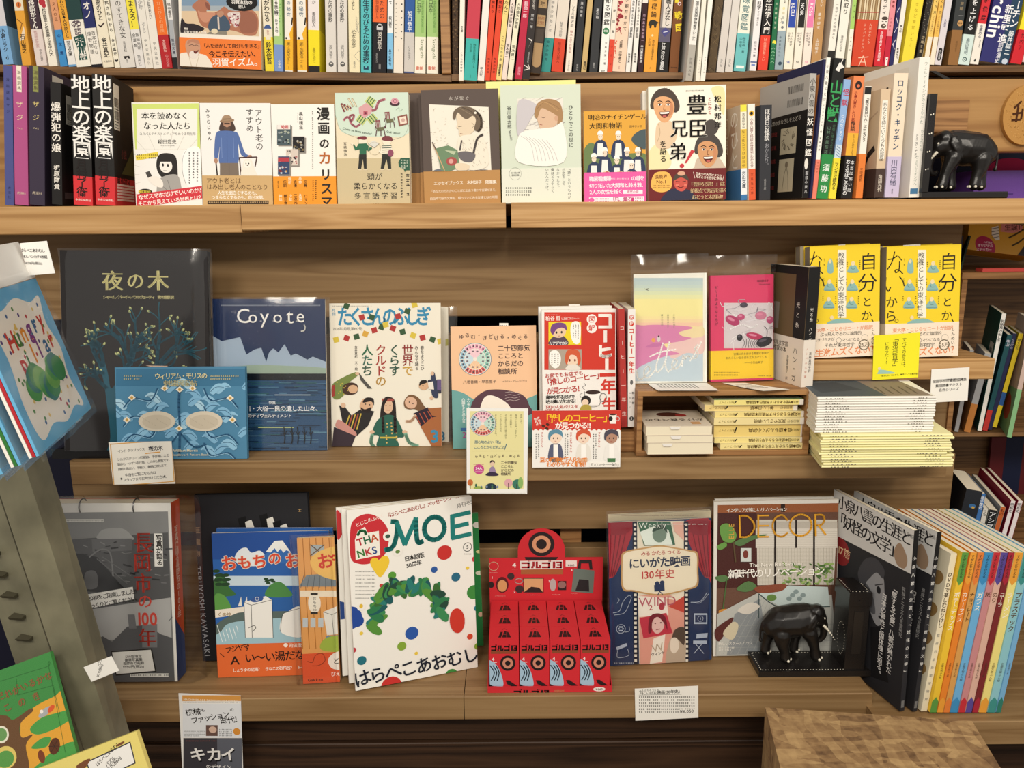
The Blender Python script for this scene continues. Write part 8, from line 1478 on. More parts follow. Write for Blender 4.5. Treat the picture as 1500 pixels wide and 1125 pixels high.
def elephant(label, foot, k, mir, turn):
 root = thing('elephant_figure', label, 'figurine', foot, 'carved elephants')
 ca, sa = cos(turn), sin(turn)
 X = lambda p: V(foot)+V(((p[0]*mir*ca-p[1]*sa)*k, (p[0]*mir*sa+p[1]*ca)*k, (p[2]+18)*k))
 m = MB(); m.mesh([X(p) for p in EV], EF if mir > 0 else [tuple(reversed(f)) for f in EF],(0,0,0)); m.build('body', EB, root, smooth=True)
 def ball(m, x, z, y, r_, sx=1):
  n_ = 8; g = [[X((x+r_*sx*sin(pi*i/6)*cos(2*pi*j/n_), y+r_*sin(pi*i/6)*sin(2*pi*j/n_), z+r_*cos(pi*i/6))) for j in range(n_)] for i in range(7)]
  for i in range(6):
   for j in range(n_): m.face([g[i][j], g[i+1][j], g[i+1][(j+1) % n_], g[i][(j+1) % n_]],(1,1,1))
 for s_ in (-1,1):
  m = MB(); P = [(176+i*9,198-i*8-(i*i) * .4,30*s_+s_*i*2.4,11-i*1.1) for i in range(9)]; [ball(m, a, b, c_, d) for a, b, c_, d in P]; m.build('tusk', IV, root, smooth=True, fixn=True)
  m = MB(); ball(m, 182,238,40*s_, 7); m.build('eye', IV, root, smooth=True, fixn=True)
 for x, y in ((146,-46),(54,46),(-36,-48),(-118,46)):
  m = MB(); [ball(m, x+d, 0, y+e, 8) for d, e in ((29,-8),(29,10),(8,-29))]; m.build('toenails', IV, root, smooth=True, fixn=True)
def dots(m, pts, r_, n, col='#efe9d8'):
 for a, b in zip(pts, pts[1:]):
  L_ = (b-a).length; N_ = max(2, int(L_/(r_*4.2)))
  for i in range(N_):
   p = a.lerp(b, (i+.5)/N_); u = (b-a).normalized()*r_; w_ = n.cross(u.normalized())*r_; m.face([p+n*.0002-u, p+n*.0002-w_, p+n*.0002+u, p+n*.0002+w_], rgb(col))
BK = rgb('#1d1a19')
# lower bookend
zb4 = Z4+.0105; P0, P1, P2 = onZ(1112.5,985, zb4), onZ(1243,982, zb4), onZ(1093,946, zb4); yf = (P0.y+P1.y)/2; yb4 = onZ(1140,959, Z4).y-.006
root = thing('bookend', 'black bookend with white dotted inlay and upright block, left of the dark portrait magazines', 'bookend',((P0.x+P1.x)/2, yf+.04, Z4), 'black bookends')
m = MB(); xr = onZ(1276,982, zb4).x; m.hexa([(P0.x, yf, Z4+.0003),(xr, yf, Z4+.0003),(xr, yb4, Z4+.0003),(P0.x, yb4, Z4+.0003),(P0.x, yf, zb4),(xr, yf, zb4),(xr, yb4, zb4),(P0.x, yb4, zb4)], BK)
i_ = .005; Q = lambda x, y: V((x, y, zb4)); dots(m, [Q(P1.x, yf+i_), Q(P0.x+i_, yf+i_), Q(P0.x+i_, yb4-i_), Q(P1.x, yb4-i_)],.0012, V((0,0,1))); m.build('base', paper('gloss'), root)
yc4 = yf+.058; bl = onY(1246,868, yf+.003); m = MB(); x0, x1 = bl.x, onY(1276,866, yf+.003).x; m.box(x0, x1, yf+.003, yc4, zb4+.0001, bl.z-.024, BK); m.box(x0-.002, x1+.002, yf+.001, yc4+.001, bl.z-.0238, bl.z, BK)
Q = lambda x, y: V((x, y, bl.z)); dots(m, [Q(x0+.002, yc4-.004), Q(x0+.002, yf+.006), Q(x1-.002, yf+.006), Q(x1-.002, yc4-.004)],.0012, V((0,0,1))); m.box(x0+.009, x1-.009, yf+.0022, yf+.003, zb4+.03, bl.z-.034, rgb('#26221f'))
for a_, b_ in ((.45,.5),(.5,.38)): dots(m, [V((x0+(x1-x0)*.5+d, yf+.0008, bl.z-.012+e)) for d, e in ((-.004,-.003),(.004,.003))],.0008, V((0,-1,0)))
dots(m, [V((x0-.0021, yf+.02+.015*cos(t_), bl.z*.5+zb4*.5-.02+.03*sin(t_))) for t_ in [i*.7 for i in range(10)]],.0012, V((-1,0,0))); m.build('upright_block', paper('gloss'), root)
kz = 3.25e-4; pf = onZ(1160,975, zb4); elephant('black carved elephant with white tusks on the bottom shelf, facing the portrait magazines',(pf.x, yf+.04, zb4+.0035), kz*.92,1,.06)
# upper bookend
YU = 1.276; a, b = onY(1346,290.5, YU), onY(1476,288, YU); zt_ = onY(1410,280, YU).z; zbase = Z2+.0003
root = thing('bookend', 'black bookend with thin upright panel, holding up the upper row beside the cork disc', 'bookend',((a.x+b.x)/2, YU+.04, Z2), 'black bookends')
m = MB(); bevel_box(m, onY(1350,290, YU).x, b.x, YU, YU+.09, zbase, zbase+.0105,.002); m.c = [BK]*len(m.f); m.build('base', paper('gloss'), root)
m = MB(); x0 = onY(1349,290, YU).x; x1 = x0+.011; m.box(x0, x1, YU+.001, YU+.088, zbase+.0106, onY(1360,137, YU).z, BK); zt2_ = onY(1360,137, YU).z
for f_ in (.28,.45,.62,.8): dots(m, [V((x0+.002, YU+.0008, zbase+(zt2_-zbase)*f_)), V((x1-.002, YU+.0008, zbase+(zt2_-zbase)*f_+.002))],.0012, V((0,-1,0)))
m.build('upright_panel', paper('gloss'), root)
elephant('black carved elephant on the upper ledge, head toward the tallest white paperback',(onY(1413,280, YU+.04).x, YU+.045, zbase+.0105+.0035),2.85e-4,-1,-.05)
# ================================================================ lower right: magazines and picture book spines
GM = 'dark portrait magazines'; GS = 'colourful picture book spines at the lower right'
for k, (bl, br, tl, lab) in enumerate((((1318,1042),(1324.6,1042.6),(1339.5,777.5), 'dark magazine with grey painted profile and white heading, front one'),((1337,1042.6),(1343.2,1043),(1373.2,779.5), 'second dark profile magazine, mostly hidden behind the first'))):
 bk = spined('magazine', lab, 'magazine', bl, br, tl, 1.128, '#2a2a2e', vpx=470, W=.195, group=GM, after=LAST.get('lm')); LAST['lm'] = bk; c = bk.spine(); f = bk.front(); w, h = f.w, f.h
 f.uv([(0, h*.735),(w, h*.77),(w, h),(0, h)], '#dad9d6'); f.text_uv('小泉八雲の生涯と', w*.06, h*.945, w*.135, '#2e2c30', 'm', sp=.84); f.text_uv('「妖怪の文学」', w*.03, h*.845, w*.145, '#2e2c30', 'm', sp=.82); f.uv([(w*(.14+.13*cos(i*.45)), h*.66+w*.13*sin(i*.45)) for i in range(14)], '#8e2a2c'); f.text_uv('全17篇', w*.14, h*.665, w*.09, '#e9c9a0', 'b', al='c')
 f.crop(1220,700,3.214)
 if not k: f.Sm('#98999d',160,480,205,440,238,470,244,540,250,602,240,625,220,640,238,655,226,690,205,692,180,640,158,560); f.Sm('#45454a',118,450,150,385,200,378,242,430,236,474,205,446,168,478,140,505); f.Sm('#5c5d62',160,500,190,560,200,640,170,620,150,540); f.E(216,528,14,18, '#222226'); f.E(224,658,14,8, '#222226'); f.L('#3a3a3e',5,200,505,236,500); f.L('#55565a',4,236,560,246,600); f.G('#18181b',178,700,232,705,262,965,180,935)
 f.text_uv('「旅する文豪」八雲が魅かれた', w*.84, h*.66, w*.062, '#e9e8e6', 'b', True, 0,.92); f.text_uv('日本の霊性と国体魂に迫る。', w*.73, h*.58, w*.062, '#e9e8e6', 'b', True, 0,.95); f.text_uv('民族アニミズム言霊研究', w*.94, h*.68, w*.04, '#aaa', 'r', True); f.uv(catmull([(w*.8, h*.84),(w*.86, h*.90),(w*.95, h*.84),(w*.93, h*.78),(w*.84, h*.78)], True), '#a58a72'); f.text_uv('TJMOOK 宝島社', w*.76, h*.965, w*.036, '#666', 'r')
 c.uv([(0, c.h*.80),(c.w, c.h*.80),(c.w, c.h),(0, c.h)], '#191819'); c.uv([(c.w*.2, c.h*.02),(c.w*.8, c.h*.02),(c.w*.8, c.h*.06),(c.w*.2, c.h*.06)], '#777'); vtext(c, '小泉八雲の生涯と「妖怪の文学」',812,990, '#d9d8d5',.5,.8, 'b'); bk.done()
LAST['sp'] = LAST['lm']
bk = spined('picture_book', 'cream hardcover with brown leaf shapes, next to the dark profile magazines', 'book',(1349,1042),(1358,1043),(1393,811),1.128, '#ebe2c6', vpx=560, W=.17, group=GS, after=LAST['sp']); LAST['sp'] = bk; c = bk.spine(); f = bk.front()
[f.uv(catmull([(f.w*.78, f.h*y),(f.w*.9, f.h*(y+.05)),(f.w*.97, f.h*(y+.02)),(f.w*.9, f.h*(y-.04))], True), '#9a7a4a') for y in (.82,.62,.44,.24)]; vtext(c, 'DVDで楽しむねりけし',838,920, '#4a3a2a',.5,.8, 'b'); vtext(c, '監修日本新聞博物館',925,1030, '#777',.5,.5); bk.done()
SPN = ['yellow picture book spine with leaf green tab', 'deep orange picture book spine with amber tab', 'tan-orange picture book spine with orange tab', 'sky blue picture book spine with blue tab', 'dusty pink picture book spine with red tab', 'beige-pink picture book spine with violet tab', 'maroon picture book spine with crimson tab', 'pale yellow picture book spine with orange tab', 'light teal picture book spine with green-blue tab', 'wide sky blue picture book at the right end of the row']
for i, (b0, b1, t0, cov, tb, tx) in enumerate(((1361,1371.6,1408.5, '#eec53a', '#5f9a46', 'ポテトチップス'),(1372,1381.3,1421.5, '#e8862e', '#eda23a', 'カレーライス'),(1381.6,1390.8,1432.5, '#d9a056', '#e5813a', 'チョコレート'),(1391.2,1402.6,1443.2, '#6fb2e0', '#3f8fc4', 'ガラス'),(1403,1412.8,1455.3, '#c98a8c', '#c4303a', '紙'),(1413.2,1423.2,1464.5, '#dcb2a0', '#5a4a96', 'のり'),(1423.6,1432.8,1475.5, '#7a2a2c', '#a8283a', 'コーラ'),(1433.2,1445,1484.5, '#efdf86', '#e8a03a', 'ラーメン'),(1445.4,1457.6,1494.5, '#8fc6cf', '#3f8f8a', 'プラスチック'),(1458,1466,1506, '#78b0d8', '#2f7a6a', '水'))):
 bk = spined('picture_book', SPN[i], 'book',(b0,1043.5),(b1,1044),(t0,809),1.124, cov, vpx=620, W=.19, group=GS, after=LAST['sp']); LAST['sp'] = bk; c = bk.spine(); h = c.h
 c.uv([(0, h*.83),(c.w*.5, h*.80),(c.w, h*.83),(c.w, h),(0, h)], tb); c.uv([(0,0),(c.w, 0),(c.w, h*.07),(c.w*.5, h*.10),(0, h*.07)], tb); c.text_uv('すがたをかえる', c.w*.5, h*.985, min(c.w*.7, h*.02), '#222', 'b', True); c.text_uv(tx, c.w*.5, h*.76, min(c.w*.85, h*.045), '#5a3a1a' if cov < '#e' and i != 6 and i != 3 else '#fbf3e0', 'b', True); c.text_uv('立間文明ぶん絵', c.w*.5, h*.32, c.w*.36, '#4a3a2a', 'r', True); bk.done()
# ================================================================ right-hand unit
W_UNIT = W_CRATE
X1 = 1.16
board('unit_shelf', 'right-hand unit shelf under the mustard anniversary box', W_UNIT, xx(1410,400,1.405), X1,1.405,1.615, zz(409,1.405,1450), zz(398.5,1.405,1450))
board('partition_board', 'upright wooden side of the right-hand unit beside the teal book', W_UNIT, xx(1409,420,1.405), xx(1416.5,420,1.405),1.405,1.615, zz(634,1.405,1410), zz(409.3,1.405,1450), 'panel')
board('unit_shelf', 'right-hand unit shelf under the leaning teal and yellow books', W_OLD, xx(1397,632,1.409), X1,1.409,1.615, zz(640,1.409,1450), zz(633.5,1.409,1450))
board('unit_shelf', 'lowest right-hand unit shelf under the two crimson books', W_OLD, xx(1397,800,1.33), X1,1.33,1.615, zz(806,1.33,1450), zz(799,1.33,1450))
board('backing_board', 'dark brown back of the right-hand unit', W_OLD, .80, X1,1.618,1.64, Z4, zl-.002, 'panel')
bk = facing('gift_box', 'mustard anniversary box with crimson oval sticker and pink ribbon banner', 'box',(1427,347),(1532,339),(1516,383),(1413,396),1.43,.05, '#dfa638', lean=10, pages='#c8922c', mat='gloss'); c = bk.front().crop(1390,310,10.23)
c.E(545,515,172,128, '#b51f52',38); c.T('オリジナル',425,505,52, '#f9e3ea', 'x', rot=5, sp=.9); c.T('ステッカー',405,565,50, '#f9e3ea', 'x', rot=5, sp=.92); c.T('入荷限定',520,455,32, '#f9e3ea', 'b'); c.D(430,605,590,632, '#f3d0dc',1); c.T('Gorey',600,635,58, '#3a2c14', 'r', rot=9); c.T('100th Anniversary Box',360,715,52, '#3a2c14', 'r', rot=6, sp=1.0); c.G('#dd8a84',790,180,930,175,1090,140,1110,290,950,320,770,300); c.T('生誕100',830,240,100, '#3a1c14', 'm', rot=8); c.G('#efe9dc',640,240,740,210,760,420,700,430,640,350); [c.L('#2a2420',8,640,260+i*45,745,240+i*45) for i in range(4)]; c.G('#2a2024',960,740,1125,520,1160,700); c.L('#4a3a1a',24,900,390,1000,340,1120,270); c.L('#4a3a1a',24,950,510,1050,460,1120,400); bk.done()
for lab, bl, br, tl, col in (('dark violet spine left of the mustard box',(1402.5,394),(1406,394),(1408,345), '#3a3446'),('dark green spine left of the mustard box',(1406.2,394.5),(1409,394.5),(1420,345), '#2c3a2c')):
 bk = spined('spine_out_book', lab, 'book', bl, br, tl, 1.432, col, vpx=900, W=.10, after=LAST.get('g0')); LAST['g0'] = bk; bk.done()
m = MB(); p = onZ(1446,399, zz(398.5,1.405,1450)+.0003); m.box(p.x, X1-.02,1.407,1.428, p.z, p.z+.006, rgb('#d04a42')); tag(m.build('folder', paper('gloss'), None, base=p), 'thin red folder lying under the mustard box', 'folder')
RU = 'books leaning in the right-hand unit'
def ru(lab, bl, br, tl, col, Y, vpx, W, tx='', q='#222', band=None, art=None, key='g1', name='spine_out_book', sp=None):
 bk = spined(name, lab, 'book', bl, br, tl, Y, col, vpx=vpx, W=W, after=LAST.get(key), group=RU, band=band, spine=sp); LAST[key] = bk; c = bk.spine()
 if tx: c.text_uv(tx, c.w*.5, c.h*.95, min(c.w*.8, c.h*.9/len(tx)), q, 'b', True)
 if art: art(bk, c, bk.front())
 bk.done()
YR = 1.414
ru('pale grey paperback at the far left of the leaning books',(1398,632),(1404,632),(1421,512), '#9a9a9c', YR, 1257,.11, 'はだか', '#333')
ru('grey paperback with orange-brown foot, behind the small shelf end',(1412,632),(1421.5,632),(1443,517), '#a3a5a8', YR, 1257,.12, 'れくぼ', '#333', band=(0,.055, '#b8783a'))
def teal(bk, c, f): f.uv([(f.w*.62, f.h*.40),(f.w*.90, f.h*.40),(f.w*.90, f.h*.74),(f.w*.62, f.h*.74)], '#c4c8c4'); [f._line([(f.w*(.66+.02*i), f.h*y),(f.w*(.66+.02*i), f.h*(y+.09))], f.w*.009, rgb('#2a2a2a')) for i in range(10) for y in (.60,.47)]; f.uv([(f.w*.3, f.h*.3),(f.w*.36, f.h*.3),(f.w*.36, f.h*.38),(f.w*.3, f.h*.38)], '#8a2f2c')
ru('large teal cover with barcode label and white spine',(1431.5,630.5),(1438.5,631),(1467.5,459), '#14514b', YR, 1257,.155, '前略推の出し方', '#333', art=teal, sp='#e9e7e2')
ru('slim dark teal spine with red foot',(1439,630),(1446.5,630),(1476,490), '#1c4d55', YR, 1257,.12, '学ぶ', '#ccd', band=(0,.04, '#b8322c'))
ru('slim midnight blue spine',(1447,629),(1453,629),(1484,488), '#22264a', YR, 1257,.12, 'くらげの', '#aab')
def yel(bk, c, f): c.uv([(0, c.h*.24),(c.w, c.h*.24),(c.w, c.h*.38),(0, c.h*.38)], '#2c5a9a')
ru('bright yellow spine with a blue square',(1453.5,625),(1460.5,625),(1492.5,488), '#dfc52c', YR, 1257,.12, 'ぼくたち', '#333', art=yel)
def pnk(bk, c, f): f.uv([(0,0),(f.w, 0),(f.w, f.h*.42),(0, f.h*.36)], '#7fae7c'); f.uv([(f.w*(.62+.22*cos(i*.5)), f.h*.22+f.w*.18*sin(i*.5)) for i in range(13)], '#b5503c'); c.uv([(0,0),(c.w, 0),(c.w, c.h*.42),(0, c.h*.42)], '#86b884')
ru('pale pink cover over green with a red round motif',(1475,640),(1482,641),(1512,470), '#cbb2a8',1.375,1257,.14, '世界で一番', '#333', art=pnk)
YL_ = 1.335
ru('black cover with gold and blue swirl',(1396,797),(1420,798),(1416,716), '#23262c', YL_, 1090,.12, key='g2', art=lambda bk, c, f: [c.uv([(c.w*.6+c.w*.22*cos(i*.5), c.h*.72+c.w*.16*sin(i*.5)) for i in range(13)], '#3a6a9a'), c.uv([(c.w*.66+c.w*.1*cos(i*.5), c.h*.70+c.w*.08*sin(i*.5)) for i in range(13)], '#c9a04a')])
ru('blue spine with white lettering behind the picture book tops',(1420.5,797),(1428,797),(1432,722), '#3f72b0', YL_, 1090,.12, '星の歴史', '#e9eef4', key='g2')
ru('cream spine between the blue and black ones',(1428.5,797),(1435.5,797),(1441,744), '#d8d2c6', YL_, 1090,.10, 'うた', '#333', key='g2')
ru('black spine with a long grey-green cover',(1436,797),(1449.5,797),(1449,746), '#7d8078', YL_, 1090,.19, 'アシブ', '#ddd', key='g2', sp='#1b1b1c')
ru('orange spine with grey cover',(1450,797),(1458,797),(1466,742), '#8a8c8c', YL_, 1090,.19, 'もの', '#5a1c08', key='g2', sp='#c0602c')
ru('crimson cover with white spine, left of the crimson pair',(1463,797),(1470.5,797),(1481,733), '#8e1530', YL_, 1090,.2, '昭和史', '#444', key='g2', sp='#e6dede')
ru('crimson cover with white spine, right of the crimson pair',(1473,797),(1480.5,797),(1491.5,733), '#8e1530', YL_, 1090,.2, '昭和史', '#444', key='g2', sp='#e6dede')
s_ = sheet('striped_board', 'dark red board with a navy stripe standing at the back of the right-hand unit', 'board',(1452,640),(1545,640),(1530,797),(1440,797),1.59, lean=3, th=.006, col='#5e171b'); s_.crop(0,0,1); s_.G('#141b38',1476,630,1502,630,1482,800,1456,800); s_.fin()
# behind the upper elephant
m = MB(); p = onY(1426,281,1.52); q = onY(1426,250,1.52); m.box(p.x, X1-.08,1.52,1.60, Z2+.0003, q.z, rgb('#6b45a0')); [m.box(p.x+.02+.03*i, p.x+.045+.03*i, 1.5195,1.52, Z2+.008+.004*(i % 2), Z2+.0105+.004*(i % 2), rgb('#4a2c80')) for i in range(2)]; tag(m.build('storage_box', paper('gloss'), None, base=p), 'glossy purple box behind the upper elephant', 'box')
m = MB(); n = 20; a_, b_ = onY(1438,250,1.56), onY(1505,250,1.56); mx, rx = (a_.x+b_.x)/2,(b_.x-a_.x)/2; pr = [(mx+rx*cos(pi*i/n), q.z+.0004+.024*sin(pi*i/n)) for i in range(n+1)]
vs = [(x, 1.545, z_) for x, z_ in pr]+[(x, 1.575, z_) for x, z_ in pr]; n += 1; m.mesh(vs, [tuple(range(n)), tuple(range(2*n-1, n-1,-1))]+[(i, i+n, (i+1) % n+n, (i+1) % n) for i in range(n)], rgb('#b02a50')); tag(m.build('cushion', paper('matte'), None, base=(mx, 1.56, q.z), fixn=True), 'crimson half-round cushion on the purple box', 'cushion')
m = MB(); cc = onY(1504,168,1.412); R_ = .0405; n = 36; vs = [(cc.x+R_*cos(2*pi*i/n), y, cc.z+R_*1.22*sin(2*pi*i/n)) for y in (1.412,1.4205) for i in range(n)]; m.mesh(vs, [tuple(range(n)), tuple(range(2*n-1, n-1,-1))]+[(i, i+n, (i+1) % n+n, (i+1) % n) for i in range(n)], rgb('#b98a4e'))
c = Canvas(m, cc-V((R_, 0, R_*1.22)),(1,0,0),(0,0,1),(0,-1,0),2*R_, 2.44*R_); r = random.Random(3); [c.uv([(R_+dx, R_*1.22+dz),(R_+dx+.0014, R_*1.22+dz+.0004),(R_+dx+.0006, R_*1.22+dz+.0014)], r.choice(['#8f6430', '#d9ae6e', '#a4763c', '#cfa05e'])) or setattr(c, 'k',0) for dx, dz in [(R_*.93*sqrt(r.random())*cos(a), R_*1.13*sqrt(r.random())*sin(a)) for a in [r.random()*6.28 for _ in range(420)]]]; c.k = 3; [c._line([(R_*p, R_*q) for p, q in l_],.0035, rgb('#4a2c1a')) for l_ in (((.45,1.5),(.7,1.75)),((.42,1.25),(.78,1.3)),((.6,1.6),(.58,.95)),((.4,1.0),(.74,1.02)),((.8,1.45),(.78,1.05)))]; tag(m.build('cork_disc', paper('matte'), None, base=cc, fixn=False), 'round cork disc with dark brown strokes on the plank at the right edge', 'sign')
# ================================================================ lower left: leaning steel rack and what hangs on it
ST = plain('rack_steel', '#85816a',.55,.1,.35,.35,14); YK = 1.0
def LN(x7, s_, y): return x7+(y-700)*s_
rk = thing('display_rack', 'olive-grey leaning steel display rack with slots at the lower left', 'rack', onY(120,1050, YK))
def slab4(nm, A, B, Y0, Y1, d, mat=ST):
 """plate between two photograph lines (x at y=700, slope), front depths Y0 (left) and Y1 (right)"""
 m = MB(); q = [onY(LN(A[0], A[1], y), y, Y0) for y in (1180,640)]; w_ = [onY(LN(B[0], B[1], y), y, Y1) for y in (1180,640)]; D = V((0, d, 0))
 m.hexa([q[0], w_[0], w_[0]+D, q[0]+D, q[1], w_[1], w_[1]+D, q[1]+D],(1,1,1)); m.build(nm, mat, rk, fixn=True)
slab4('post_face',(-8,.33),(42,.32), YK, YK, .003); slab4('post_side',(42,.32),(76,.30), YK, YK+.045,.003); slab4('slotted_strip',(-70,.34),(-10,.33), YK+.03, YK+.012,.003)
for i, (x, y) in enumerate(((-3,846),(13,876),(24,908),(35,939),(-14,815))):
 m = MB(); a, b = onY(x-10, y, YK+.011), onY(x+10, y+1, YK+.011); m.hexa([a, b, b+V((0,.012,0)), a+V((0,.012,0)), a+V((0,-.004,.005)), b+V((0,-.004,.005)), b+V((0,.012,.005)), a+V((0,.012,.005))],(1,1,1)); m.build('slot', plain('slot_dark', '#4a4636',.6), rk, fixn=True)
Np, Fb, Ft = onY(57.6,667.6,.80), onY(134,597.6,.985), onY(59,405,.985); U_, W_ = Fb-Np, Ft-Fb; W_ -= U_*(W_.dot(U_)/U_.dot(U_)); Nn = U_.cross(W_).normalized()
if Nn.x < 0: Nn = -Nn
HL = ['front pack of printed blue-bordered handkerchiefs in clear wrap, hanging on the steel rack', 'second handkerchief pack, red-edged, right behind the front pack', 'third handkerchief pack behind the blue-bordered front one', 'rearmost handkerchief pack at the left edge of the photo']
for k in range(4):
 o = Np-Nn*(.019*k)+V((0,0,-.004*k)); t_ = .011; root = thing('handkerchief_pack', HL[k], 'pack', o+U_*.5, 'handkerchief packs')
 for j, col in enumerate(('#6fb4dc',['#b8323a', '#3a7a3c', '#7a4a9a', '#2f8a4a'][k], '#f0ece4')):
  m = MB(); d0, d1 = -Nn*(t_*j/3),-Nn*(t_*(j+.85)/3); i0 = .004*j; a, b, cc_, dd = o+d0, o+U_+d0, o+U_+W_+d0, o+W_+d0; e = d1-d0; m.hexa([a+e, b+e, b, a, dd+e, cc_+e, cc_, dd], rgb(col));
  if j == 0 and k == 0:
   w_, h_ = U_.length, W_.length; c = Canvas(m, o, U_, W_, Nn, w_, h_); r = random.Random(5)
   c.uv(catmull([(w_*x, h_*y) for x, y in ((.12,.06),(.35,.10),(.55,.05),(.75,.10),(.90,.07),(.86,.3),(.92,.5),(.86,.7),(.92,.88),(.75,.86),(.55,.92),(.3,.87),(.1,.92),(.14,.6),(.08,.3))], True), '#f1ece2')
   for i in range(70): c.uv([(w_*x+.0026*cos(a), h_*y+.0026*sin(a)) for x, y in [(r.uniform(.14,.86), r.uniform(.1,.86))] for a in [q_*.8 for q_ in range(8)]], r.choice(['#b8424a', '#5a8a4a', '#5a4a86', '#e0c06a', '#4a6a9a'])); c.k -= 1
   c.k += 1
   for wd_, y, x0_ in (('Hungry',.68,.22),('pillar',.53,.26)):
    for i, ch in enumerate(wd_): c.text_uv(ch, w_*(x0_+.105*i), h_*(y+.012*i),.031,['#c8403a', '#3a7a3c', '#e0902c', '#7a3a8a', '#2f6a9a'][i % 5], 'x')
   for i in range(11): x, y = .30+.045*i, .36+.06*sin(i*.9); c.uv(catmull([(w_*(x+.09*cos(a+i)*1.1), h_*(y+.09*sin(a+i))) for a in (0,.6,1.57,2.5,3.14,3.8,4.71,5.6)], True),['#4a9a4a', '#2f7a72', '#3a8a4c', '#6aa84a'][i % 4])
  m.build('handkerchief', paper('matte'), root)
 m = MB(); N_ = 10; P = [[o-U_*.03+U_*1.06*i/N_+W_*(-.04+1.1*j/N_)+Nn*(.003+.004*noise.noise(V((i*.7, j*.9, k)))) for i in range(N_+1)] for j in range(N_+1)]
 for j in range(N_):
  for i in range(N_): m.face([P[j][i], P[j][i+1], P[j+1][i+1], P[j+1][i]],(1,1,1))
 m.build('clear_wrap', film(), root, smooth=True, fixn=True)
 if k == 0:
  m = MB(); a = o+W_*1.005; H_ = W_.normalized()*.045; m.hexa([a-Nn*.006, a+U_-Nn*.006, a+U_+Nn*.0005, a+Nn*.0005, a+H_-Nn*.003, a+U_+H_-Nn*.003, a+U_+H_-Nn*.002, a+H_-Nn*.002], rgb('#e9e7e2')); m.build('header_card', paper(), root)
s_ = sheet('price_card', 'white price card with black print on top of the handkerchief packs', 'card',(24,352),(67,356),(80,403),(42,401),.955, lean=-5, col='#f3f1ec'); c = s_.crop(0,330,3.214); c.T('はらぺこあおむし',94,118,17, K, 'b', rot=-6, sp=.85); c.T('タオルハンカチ4枚組',92,147,16, K, 'b', rot=-6, sp=.84); c.T('1078円(税込)',118,178,14, K, 'b', rot=-6); s_.fin()
s_ = sheet('price_card', 'curled white price tag sticking out from the steel post', 'card',(139,957),(157.5,933),(166,969),(143,1012),.985, Y2=.99, col='#f1efe9'); c = s_.crop(0,900,5); c.T('はてのいえ',716,320,22, K, 'b', rot=50, sp=.95); c.T('パズル',722,380,22, K, 'b', rot=50); c.T('¥715(税込)',716,455,22, K, 'b', rot=50, sp=.95); s_.fin()
s_ = sheet('puzzle', 'green and amber tray puzzle with a brown tree at the lower left corner', 'puzzle',(-70,1003),(74,959),(114,1110),(-30,1160),.93, lean=18, th=.006, col='#3f8a44', mat='gloss'); c = s_.crop(0,900,5)
c.Sm('#e0a336',470,560,400,600,280,660,180,740,150,850,200,1150,620,1150,560,950,520,780); c.Sm('#4a9a48',220,840,300,760,420,720,520,700,520,760,420,830,280,880); c.Sm('#4a9a48',230,980,300,910,370,900,340,970); c.Sm('#4a9a48',260,1150,300,1080,420,980,560,940,580,1150); c.Sm('#6a4a2c',-60,780,40,740,100,770,220,690,240,710,150,800,160,900,240,880,190,960,200,1150,-60,1150); c.E(10,880,60,62, '#e9e6d2'); c.E(10,880,46,46, '#6a9a5a'); c.E(40,1050,90,82, '#e0c86a'); c.E(40,1060,70,60, '#5a9a4a')
c.E(330,715,60,24, '#a9adb0',-20); c.E(375,690,34,18, '#d8572c',-30); c.E(305,712,14,14, '#efe9e0'); c.E(400,965,42,60, '#5a3018',30); c.E(305,1040,26,46, '#7a3a20'); [c.L('#3a2414',4,400,965,400+45*cos(a),965+55*sin(a)) for a in (0,.8,2.2,3.1,4,5.2)]
for i, ch in enumerate('だれがいるかな'): c.T(ch, -20+i*58,620-i*25,62, '#8a5a38', 'x', rot=14)
for i, ch in enumerate('このき'): c.T(ch, 30+i*105,700-i*40,66, '#8a5a38', 'x', rot=14)
for q in ((0,490,340,385,360,395,480,1010),(120,470,130,590),(130,590,390,520),(390,520,440,730)): c.LS('#2f6a34',2.5, *q)
s_.fin()
s_ = sheet('puzzle', 'pale yellow puzzle pack with white price label at the bottom left', 'puzzle',(55,1128),(200,1068),(226,1150),(80,1216),.90, lean=15, th=.007, col='#e8d77a', mat='gloss'); c = s_.crop(0,900,5)
c.G('#3a3a44',630,1080,955,930,995,1090,680,1240); c.G('#f1efea',640,1085,950,942,985,1085,690,1225); [c.T(t_, x, y, 34, K, 'b', rot=22, sp=.9) for t_, x, y in (('はらぺこあおむし',705,1105, ),('パズル',775,1110),('¥715(税込)',780,1145))]; c.Sm('#7a4a2c',560,1110,640,1060,660,1070,600,1150); c.Sm('#7a4a2c',850,960,900,930,910,940,870,965); s_.fin()
s_ = sheet('leaflet', 'machine-themed leaflet in white, orange and black hanging below the bottom shelf', 'leaflet',(264.5,1017.5),(355,1016.8),(357,1150),(268,1150),1.1475, col='#eeece8', th=.0006); c = s_.crop(150,1000,4.545)
